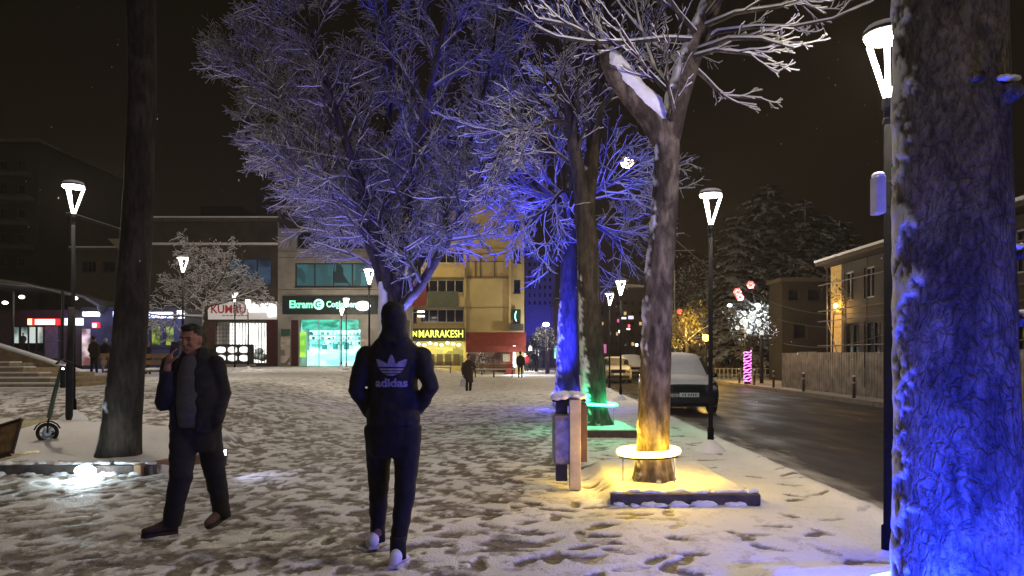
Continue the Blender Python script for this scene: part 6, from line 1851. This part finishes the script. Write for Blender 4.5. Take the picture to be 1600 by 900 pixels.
# bollards on the far kerb
def make_bollard():
    r = thing('bollard', (0, 0, 0), 'x', 'bollard', 'short posts along the far kerb')
    MB().tube([(0, 0, -0.02), (0, 0, 0.72)], [0.055, 0.05], 10).build('post', mat('rust_post', (0.06, 0.04, 0.03), 0.6), r, True)
    MB().tube([(0, 0, 0.50), (0, 0, 0.56)], [0.056, 0.056], 10).build('band', mat('pale_band', (0.4, 0.35, 0.3), 0.5), r)
    MB().ell((0, 0, 0.75), (0.06, 0.06, 0.035), 10, 6).build('snow_cap', SNOW, r, True)
    return r


b0 = make_bollard()
for i, (px, lab) in enumerate(((1348, 'nearest short dark post on the far kerb, in front of the closed hoarding'), (1267, 'short dark post on the far kerb in front of the gap in the hoarding'), (1219, 'short post on the far kerb just left of where the hoarding ends'), (1188, 'short post on the far kerb close to the pink wrapped trunk'), (1164, 'farthest short post on the far kerb'))):
    o = b0 if i == 0 else copy_tree(b0)
    Yb = 11.5 / ((px - 800) / FPX - 0.022) ; o.location = (far_kerb(Yb) + 0.3, Yb, 0.0); o['label'] = lab


# --- conifers
def conifer(px, top, Y, wpx, label, seed, base_z=0.0, m_=None, dens=1.0):
    rng = random.Random(seed); b = P(px, 556, Y); b.z = base_z; zt = P(px, top, Y).z; Hh = zt - base_z; rad = wpx / FPX * Y / 2
    r = thing('conifer', b, label, 'tree', 'dark conifers beyond the road')
    MB().tube([b + Vector((0, 0, -0.1)), b + Vector((0.05, 0, Hh * 0.5)), Vector((b.x, b.y, zt))], [0.22, 0.14, 0.02], 10).build('trunk', BARK_DARK, r, True)
    mb = MB(); L_ = int(Hh / 0.42)
    for i in range(L_):
        f = (i + 0.5) / L_; z = base_z + Hh * (0.14 + 0.86 * f); rr = rad * (1 - f) ** 0.42 * rng.uniform(0.7, 1.2) + 0.3
        nb = max(5, int(11 * dens * (1 - f * 0.45)))
        for k in range(nb):
            a = rng.uniform(0, 2 * math.pi); le = rr * rng.uniform(0.6, 1.15); d = Vector((math.cos(a), math.sin(a), 0)); s_ = Vector((-d.y, d.x, 0))
            q = max(4, int(le * 9))
            for j in range(q):
                t = (j + 0.5) / q; c = Vector((b.x, b.y, z)) + d * le * t + Vector((0, 0, -0.35 * le * t * t + 0.1 * t))
                for u in range(3):
                    w = s_ * rng.uniform(-1, 1) * 0.38 * (1.1 - t); sz = rng.uniform(0.14, 0.32)
                    e = (d * rng.uniform(0.3, 1) + s_ * rng.uniform(-1, 1) + Vector((0, 0, rng.uniform(-0.7, 0.1)))).normalized(); g_ = frame_of(e)[0] + Vector((0, 0, rng.uniform(-0.3, 0.3)))
                    p = c + w; n0 = len(mb.v)
                    mb.v.extend([tuple(p), tuple(p + e * sz + g_ * sz * 0.42), tuple(p + e * sz * 2), tuple(p + e * sz - g_ * sz * 0.42)]); mb.f.append((n0, n0 + 1, n0 + 2, n0 + 3))
    mb.build('crown', m_ or FOL, r)
    return r


conifer(1150, 335, 52, 130, 'leftmost dark conifer above the red lanterns', 1)
conifer(1200, 288, 55, 160, 'tallest conifer behind the white lit flowers', 2)
conifer(1258, 312, 53, 160, 'dark conifer directly above the grey unlit building', 3, dens=0.9)
conifer(1312, 345, 56, 110, 'rightmost dark conifer touching the snowy eaves', 4)

# greyish leafy tree and yellow lit tree left of them
def leafy(px, py, Y, rpx, label, mm, n, seed, name='tree', squash=(1, 0.9, 1.1), size=0.12):
    rng = random.Random(seed); c = P(px, py, Y); r_ = rpx / FPX * Y
    r = thing(name, Vector((c.x, c.y, 0)), label, 'tree')
    MB().tube([Vector((c.x, c.y, -0.1)), Vector((c.x + 0.05, c.y, c.z * 0.6)), c], [0.14, 0.11, 0.06], 9).build('trunk', BARK_DARK, r, True)
    m = MB(); 
    for k in range(9):
        a = rng.uniform(0, 6.28); q = rng.uniform(0.2, 0.7) * r_
        leaf_ball(m, c + Vector((math.cos(a) * q, math.sin(a) * q, rng.uniform(-0.6, 0.6) * r_ * squash[2])), r_ * rng.uniform(0.35, 0.55), n // 9, size, rng, squash)
    m.build('crown', mm, r)
    b = MB()
    for k in range(14):
        d = Vector((rng.uniform(-1, 1), rng.uniform(-1, 1), rng.uniform(0, 1.2))).normalized(); b.tube([Vector((c.x, c.y, c.z - r_ * 0.6)), c + d * r_ * 0.5 - Vector((0, 0, r_ * 0.2)), c + d * r_ * 0.95], [0.05, 0.03, 0.01], 5)
    b.build('branches', BARK_DARK, r)
    return r


LEAFY = bark_mat('amber_lit_leaves', (0.20, 0.17, 0.04), (0.38, 0.32, 0.08), (0, 0, 1), th=0.9, soft=0.4)  # yellow of the amber lamp is put into the leaf colour
leafy(1072, 512, 43, 38, 'small bushy tree lit yellow beside the amber signal, above the snowy van', LEAFY, 2600, 8, size=0.11)
leafy(1105, 455, 58, 52, 'tall pale greyish tree behind the small yellow lit one', bark_mat('grey_leaves', (0.06, 0.055, 0.035), (0.12, 0.11, 0.07), (0, 0, 1), th=0.6, soft=0.5), 3200, 9, size=0.16)
# amber warning light on a pole
t = thing('signal_light', P(1103, 600, 40), 'glowing amber warning light on a thin pole left of the front pavement lamp', 'traffic light')
MB().tube([P(1103, 601, 40), P(1103, 520, 40)], [0.05, 0.05], 8).build('pole', DARK_METAL, t); MB().box(P(1103, 528, 39.95), (0.36, 0.12, 0.5)).build('housing', DARK_METAL, t, bevel=0.02)
MB().ell(P(1103, 528, 39.8), (0.19, 0.1, 0.19)).build('lens', emat('amber_lens', (1.0, 0.40, 0.03), 6), t, True)
ld = bpy.data.lights.new('lamp_light', 'POINT'); ld.energy = 900; ld.color = (1.0, 0.62, 0.15); ld.shadow_soft_size = 0.2
lo = bpy.data.objects.new('lamp_light', ld); lo.location = (-0.7, 0.4, 2.9); COL.objects.link(lo); lo.parent = t
t = thing('signal_light', P(1062, 600, 44), 'small red traffic light above the snowy van roof', 'traffic light')
MB().tube([P(1062, 600, 44), P(1062, 480, 44)], [0.05, 0.05], 8).build('pole', DARK_METAL, t); MB().box(P(1062, 491, 43.95), (0.36, 0.14, 1.0)).build('housing', DARK_METAL, t, bevel=0.02)
MB().ell(P(1062, 487, 43.8), (0.15, 0.08, 0.15)).build('lens', emat('red_lens', (1.0, 0.04, 0.03), 5), t, True)
t = thing('mast', P(1055, 600, 46), 'thin pale mast with one horizontal arm right of the mottled trunk', 'mast')
MB().tube([P(1054, 600, 46), P(1054, 422, 46)], [0.06, 0.035], 8).build('pole', mat('pale_pole', (0.3, 0.3, 0.25), 0.5), t); MB().tube([P(1054, 449, 46), P(978, 445, 46)], [0.035, 0.03], 6).build('arm', mat('pale_pole', (0.3, 0.3, 0.25), 0.5), t)

# pink wrapped trunk with lit flowers
Y = 38.0
t = thing('tree', P(1168, 602, Y), 'tree with its trunk wrapped in glowing pink lights', 'tree')
MB().tube([P(1168, 603, Y), P(1168, 540, Y), P(1166, 500, Y)], [0.17, 0.15, 0.11], 12).build('trunk', BARK_DARK, t, True)
PK = emat('pink_glow', (1.0, 0.16, 0.75), 2.2)
m = MB()
c0 = P(1168, 598, Y); c1 = P(1168, 549, Y)
pts = []
for k in range(150):
    f = k / 149; a = f * 2 * math.pi * 11
    rr_ = 0.175; pts.append(Vector((c0.x + rr_ * math.cos(a), Y + rr_ * math.sin(a), c0.z + (c1.z - c0.z) * f + 0.03 * math.sin(a * 2.3))))
m.tube(pts, [0.028 + 0.012 * math.sin(k * 1.7) for k in range(150)], 5); m.build('light_string', PK, t, True)
rng = random.Random(77); m = MB()
for k in range(26): leaf_ball(m, P(1172 + rng.uniform(-32, 34), 508 + rng.uniform(-26, 26), Y + rng.uniform(-0.8, 0.8)), 0.42, 60, 0.08, rng)
m.build('crown', FOLS, t)
for (px, py, s_) in ((1175, 495, 0.22), (1160, 503, 0.16), (1186, 505, 0.14), (1152, 512, 0.12), (1170, 518, 0.13), (1190, 520, 0.12), (1163, 489, 0.12)):
    o = thing('flower_lantern', P(px, py, Y - 0.9), 'white glowing flower above the pink trunk, ' + {(1175): 'the biggest', 1160: 'left of the biggest one', 1186: 'right of and below the biggest one', 1152: 'leftmost', 1170: 'lowest in the middle', 1190: 'lowest at the right', 1163: 'topmost'}[px], 'lantern', 'white flower lights above the pink trunk')
    m = MB()
    for k in range(6):
        a = k * math.pi / 3; m.ell(P(px, py, Y - 0.9) + Vector((math.cos(a) * s_ * 0.6, 0, math.sin(a) * s_ * 0.6)), (s_ * 0.42, 0.05, s_ * 0.42), 8, 6)
    m.build('petals', emat('flower_white', (0.75, 0.85, 0.85), 0.55), o, True)
for i, (px, py, lab) in enumerate(((1173, 445, 'red glowing flower highest, at the right of the three'), (1152, 456, 'red glowing flower, upper left of the three'), (1156, 464, 'red glowing flower, lowest of the three'))):
    o = thing('flower_lantern', P(px, py, Y), lab, 'lantern'); m = MB()
    for k in range(6):
        a = k * math.pi / 3; m.ell(P(px, py, Y) + Vector((math.cos(a) * 0.12, 0, math.sin(a) * 0.12)), (0.09, 0.05, 0.09), 8, 6)
    m.build('petals', emat('flower_red', (1.0, 0.05, 0.05), 1.6), o, True)
    MB().tube([P(px, py, Y + 0.05), P(1182, 480, Y + 0.05)], [0.02, 0.02], 5).build('stem', DARK_METAL, o)
t = thing('street_lamp', P(1190, 600, 39), 'dark double lamp post with two white heads above the pink wrapped trunk', 'street lamp')
MB().tube([P(1190, 602, 39), P(1190, 470, 39)], [0.10, 0.07], 10).build('pole', DARK_METAL, t, True)
for px, py, s_ in ((1183, 477, 0.16), (1140, 477, 0.12)):
    MB().tube([P(1190, 474, 39), P(px, py - 2, 38.8)], [0.03, 0.03], 6).build('arm', DARK_METAL, t); MB().ell(P(px, py, 38.7), (s_, s_, s_ * 0.6)).build('lamp_head', emat('cool_head', (0.92, 0.97, 1.0), 9), t, True)
ld = bpy.data.lights.new('lamp_light', 'POINT'); ld.energy = 260; ld.color = (0.85, 0.93, 1.0); ld.shadow_soft_size = 0.2
lo = bpy.data.objects.new('lamp_light', ld); lo.location = P(1178, 484, 37.8) - Vector(t.location); COL.objects.link(lo); lo.parent = t
# low lattice fence and pale posts beyond the bend
t = thing('railing', P(1120, 600, 46), 'low pale railing beyond the bend of the road behind the van', 'railing')
for k in range(18): MB().tube([P(1118 + k * 6.5, 596, 46), P(1118 + k * 6.5, 575, 46)], [0.03, 0.03], 5).build('post', mat('pale_pole', (0.3, 0.3, 0.25), 0.5), t)
for py in (576, 586): MB().tube([P(1116, py, 46), P(1232, py, 46)], [0.03, 0.03], 5).build('rail', mat('pale_pole', (0.3, 0.3, 0.25), 0.5), t)
building('low_building', 'ochre lit low shop building behind the pink wrapped trunk', (1118, 1226, 530, 604), 62, 8, mat('ochre_dim', (0.22, 0.14, 0.06), 0.8), [(1128, 1146, 548, 570, 2), (1156, 1170, 548, 570, 1), (1194, 1206, 545, 575, 1, emat('warm_pane', (1, 0.65, 0.25), 0.5)), (1209, 1220, 545, 562, 1, emat('warm_pane', (1, 0.65, 0.25), 0.5))])
ld = bpy.data.lights.new('lamp_light', 'POINT'); ld.energy = 70; ld.color = (1.0, 0.55, 0.15); ld.shadow_soft_size = 0.2
t = thing('wall_lamp', P(1311, 505, 34), 'warm lamp lighting the ochre corner pier of the house', 'lamp')
MB().ell(P(1306, 478, 36.0), (0.10, 0.10, 0.13)).build('globe', emat('sodium', (1.0, 0.72, 0.32), 12), t, True)
lo = bpy.data.objects.new('lamp_light', ld); lo.location = P(1306, 484, 35.3) - Vector(t.location); COL.objects.link(lo); lo.parent = t
m = MB(); rng = random.Random(5); t = thing('shrub', (15.3, 36.2, 3.0), 'twiggy climber glowing orange at the top of the ochre corner pier', 'plant')
for k in range(8): leaf_ball(m, P(1312 + rng.uniform(-12, 14), 462 + rng.uniform(-20, 22), 35.2 + rng.uniform(-0.3, 0.3)), 0.45, 50, 0.09, rng)
m.build('foliage', LEAFY, t)
MB().tube([(15.3, 35.4, 0), (15.4, 35.4, 3.4)], [0.05, 0.03], 6).build('stem', BARK_DARK, t)

# ------------------------------------------------------------------ the side street and the far end of the road
ws = [(xx, xx + 3, yy, yy + 5, 1) for yy in (410, 422, 434, 446, 458, 470) for xx in (826, 834, 842, 850, 858)]
rt = building('tower_block', 'pale tall block washed in blue light at the end of the side street', (821, 868, 398, 572), 105, 14, mat('pale_render', (0.16, 0.16, 0.17), 0.8), ws, snow_roof=False)
spot_up(rt, (3.6, 98, 2.0), (4.0, 105, 10.0), (0.02, 0.03, 1.0), 3000, 90, 0.3)  # blue uplight added without a fixture, for the blue patch over the street
ws = [(xx, xx + 6, yy, yy + 7, 1, (emat('warm_pane', (1, 0.65, 0.25), 0.5) if (xx + yy) % 5 == 0 else None)) for yy in (470, 486, 502, 518, 534) for xx in (938, 950, 962, 974, 986, 998, 1010)]
building('apartment_block', 'dark reddish brown block behind the two small pavement lamps', (932, 1030, 452, 592), 88, 14, DKR, ws)
building('apartment_block', 'tall dark block behind the thin mast', (1031, 1084, 395, 592), 98, 14, DKW, [(xx, xx + 5, yy, yy + 6, 1) for yy in (410, 428, 446, 464, 482) for xx in (1040, 1054, 1068)])
building('low_building', 'pale low building at the end of the side street behind the snowy tree', (869, 931, 470, 584), 92, 12, mat('pale_dim', (0.20, 0.16, 0.14), 0.8), [(xx, xx + 6, yy, yy + 7, 1) for yy in (485, 502) for xx in (876, 890, 904, 918)])
# lit shop strips along the side street
shops_ = [(801.5, 806, 540, 574, (0.85, 0.95, 1.0), 2.4, 56.4, 'tall white lit shop edge at the corner of the red post'), (808, 816, 548, 562, (0.35, 0.5, 1.0), 1.2, 64, 'blue white shop light behind the tall passer-by'), (818, 824, 552, 562, (1.0, 0.9, 0.85), 1.2, 70, 'small white shop sign above the red jacket'), (826, 831, 540, 548, (1, 0.85, 0.8), 0.7, 72, 'pinkish shop light over the side street'), (836, 842, 546, 556, (0.9, 0.9, 1), 0.8, 76, 'pale shop light deep in the side street'), (866, 870, 540, 560, (0.4, 1.0, 0.9), 1.0, 62, 'aqua strip light just left of the blue trunk')]
for (a_, b_, c_, d_, col, st2, yy, lab) in shops_:
    s_ = sign((a_, b_, c_, d_), yy, 0.2, emat_tex('strip_%d' % int(a_), tuple(0.35 * c for c in col), col, st2, 1.2, 'noise', (1, 1, 1), 0.35, 0.6), lab)
    MB().tube([P((a_ + b_) / 2, d_, yy + 0.25), P((a_ + b_) / 2, 580, yy + 0.25)], [0.05, 0.05], 5).build('post', DARK_METAL, s_)
    if a_ < 830:
        ld = bpy.data.lights.new('sign_light', 'POINT'); ld.energy = 160; ld.color = tuple(0.4 + 0.6 * c for c in col); ld.shadow_soft_size = 0.3
        lo = bpy.data.objects.new('sign_light', ld); lo.location = (0.3, -1.0, 0.2); COL.objects.link(lo); lo.parent = s_
leafy(856, 528, 60, 22, 'snow laden small tree lit white left of the blue trunk', FOLS, 1500, 12, size=0.14)
leafy(838, 535, 68, 18, 'snowy small tree deeper in the side street', FOLS, 1000, 13, size=0.14)
t = thing('street_lamp', P(853, 585, 57), 'side street lamp with a white glowing head in front of the snowy tree', 'street lamp')
MB().tube([P(853, 585, 57), P(853, 508, 57)], [0.05, 0.04], 6).build('pole', DARK_METAL, t); MB().ell(P(853, 507, 56.9), (0.26, 0.2, 0.16)).build('lamp_head', emat('head_bright', (1, 0.93, 0.75), 9), t, True)
ld = bpy.data.lights.new('lamp_light', 'POINT'); ld.energy = 420; ld.color = (1.0, 0.92, 0.8); ld.shadow_soft_size = 0.2
lo = bpy.data.objects.new('lamp_light', ld); lo.location = P(853, 514, 56) - Vector(t.location); COL.objects.link(lo); lo.parent = t
# far signs and lights over the road
for (px, py, w_, h_, col, st2, lab) in ((975, 497, 7, 3, (0.9, 0.9, 1), 1.2, 'small white sign far down the road'), (986, 496, 8, 5, (0.7, 0.6, 1), 1.0, 'violet white sign far down the road'), (983, 509, 3, 4, (1, 0.05, 0.12), 1.6, 'tiny red light far down the road'), (969, 518, 4, 4, (0.85, 0.93, 1), 5, 'tiny white lamp far down the road'), (982, 514, 5, 2.5, (1, 0.8, 0.75), 2, 'tiny pinkish sign below the red light'), (966, 501, 3, 5, (0.8, 0.05, 0.3), 0.8, 'tiny magenta sign behind the small lamps'), (995, 539, 4, 4, (0.8, 0.9, 1), 3, 'tiny white lamp close to the mottled trunk'), (945, 545, 5, 14, (0.75, 0.10, 0.45), 0.5, 'tall magenta banner behind the green lit trunk')):
    yy = 84.0; s_ = thing('far_sign', P(px, py + h_, yy), lab, 'sign'); add_box_px(s_, 'board', (px - w_ / 2, px + w_ / 2, py - h_ / 2, py + h_ / 2), yy, 0.2, emat('far_%d' % px, col, st2), bevel=0.03)
    MB().tube([P(px, py, yy + 0.3), P(px, 582, yy + 0.3)], [0.05, 0.05], 5).build('post', DARK_METAL, s_)

# dark box beside a lamp foot and low kerb of snow in front of the shops
t = thing('planter', P(541, 592, 40), 'dark box planter capped with snow at the foot of a far lamp', 'planter')
MB().span(P(535, 592, 40), P(547, 577, 40.5)).build('box', DARK_METAL, t, bevel=0.02); MB().ell(P(541, 576, 40.25), (0.24, 0.28, 0.08)).build('snow_cap', SNOW, t, True)
g = MB(); g.span(P(400, 578, 50.2), P(600, 573, 50.9)); tag(g.build('step', STONE), 'low stone step running in front of the green lit shop', 'step')
g = MB(); g.span(P(336, 572, 49.5), P(400, 569, 50.3)); tag(g.build('step', STONE), 'low stone step in front of the white signed shop', 'step')

# falling snow
rng = random.Random(98); m = MB()
for k in range(170):
    Yq = rng.uniform(6.5, 20); p = P(rng.uniform(-60, 1660), rng.uniform(-40, 700), Yq)
    if p.z < 0.4: continue
    s_ = rng.uniform(0.003, 0.006); m.ell(p, (s_, s_, s_ * 1.8), 5, 4)
tag(m.build('falling_snow', SNOW, None, True), 'sparse snowflakes drifting down', kind='stuff')

# ------------------------------------------------------------------ snowy night air
hz = MB(); hz.box((20, 60, 13.5), (300, 190, 30))
hm = bpy.data.materials.new('snowy_air'); hm.use_nodes = True
ht = hm.node_tree; ht.nodes.clear()
ho = ht.nodes.new('ShaderNodeOutputMaterial'); hv = ht.nodes.new('ShaderNodeVolumePrincipled')
hv.inputs['Color'].default_value = (0.95, 0.84, 0.68, 1); hv.inputs['Density'].default_value = 0.0006; hv.inputs['Anisotropy'].default_value = 0.5
ht.links.new(hv.outputs[0], ho.inputs['Volume'])
o = hz.build('haze', hm); tag(o, 'thin snowy night air', kind='stuff')
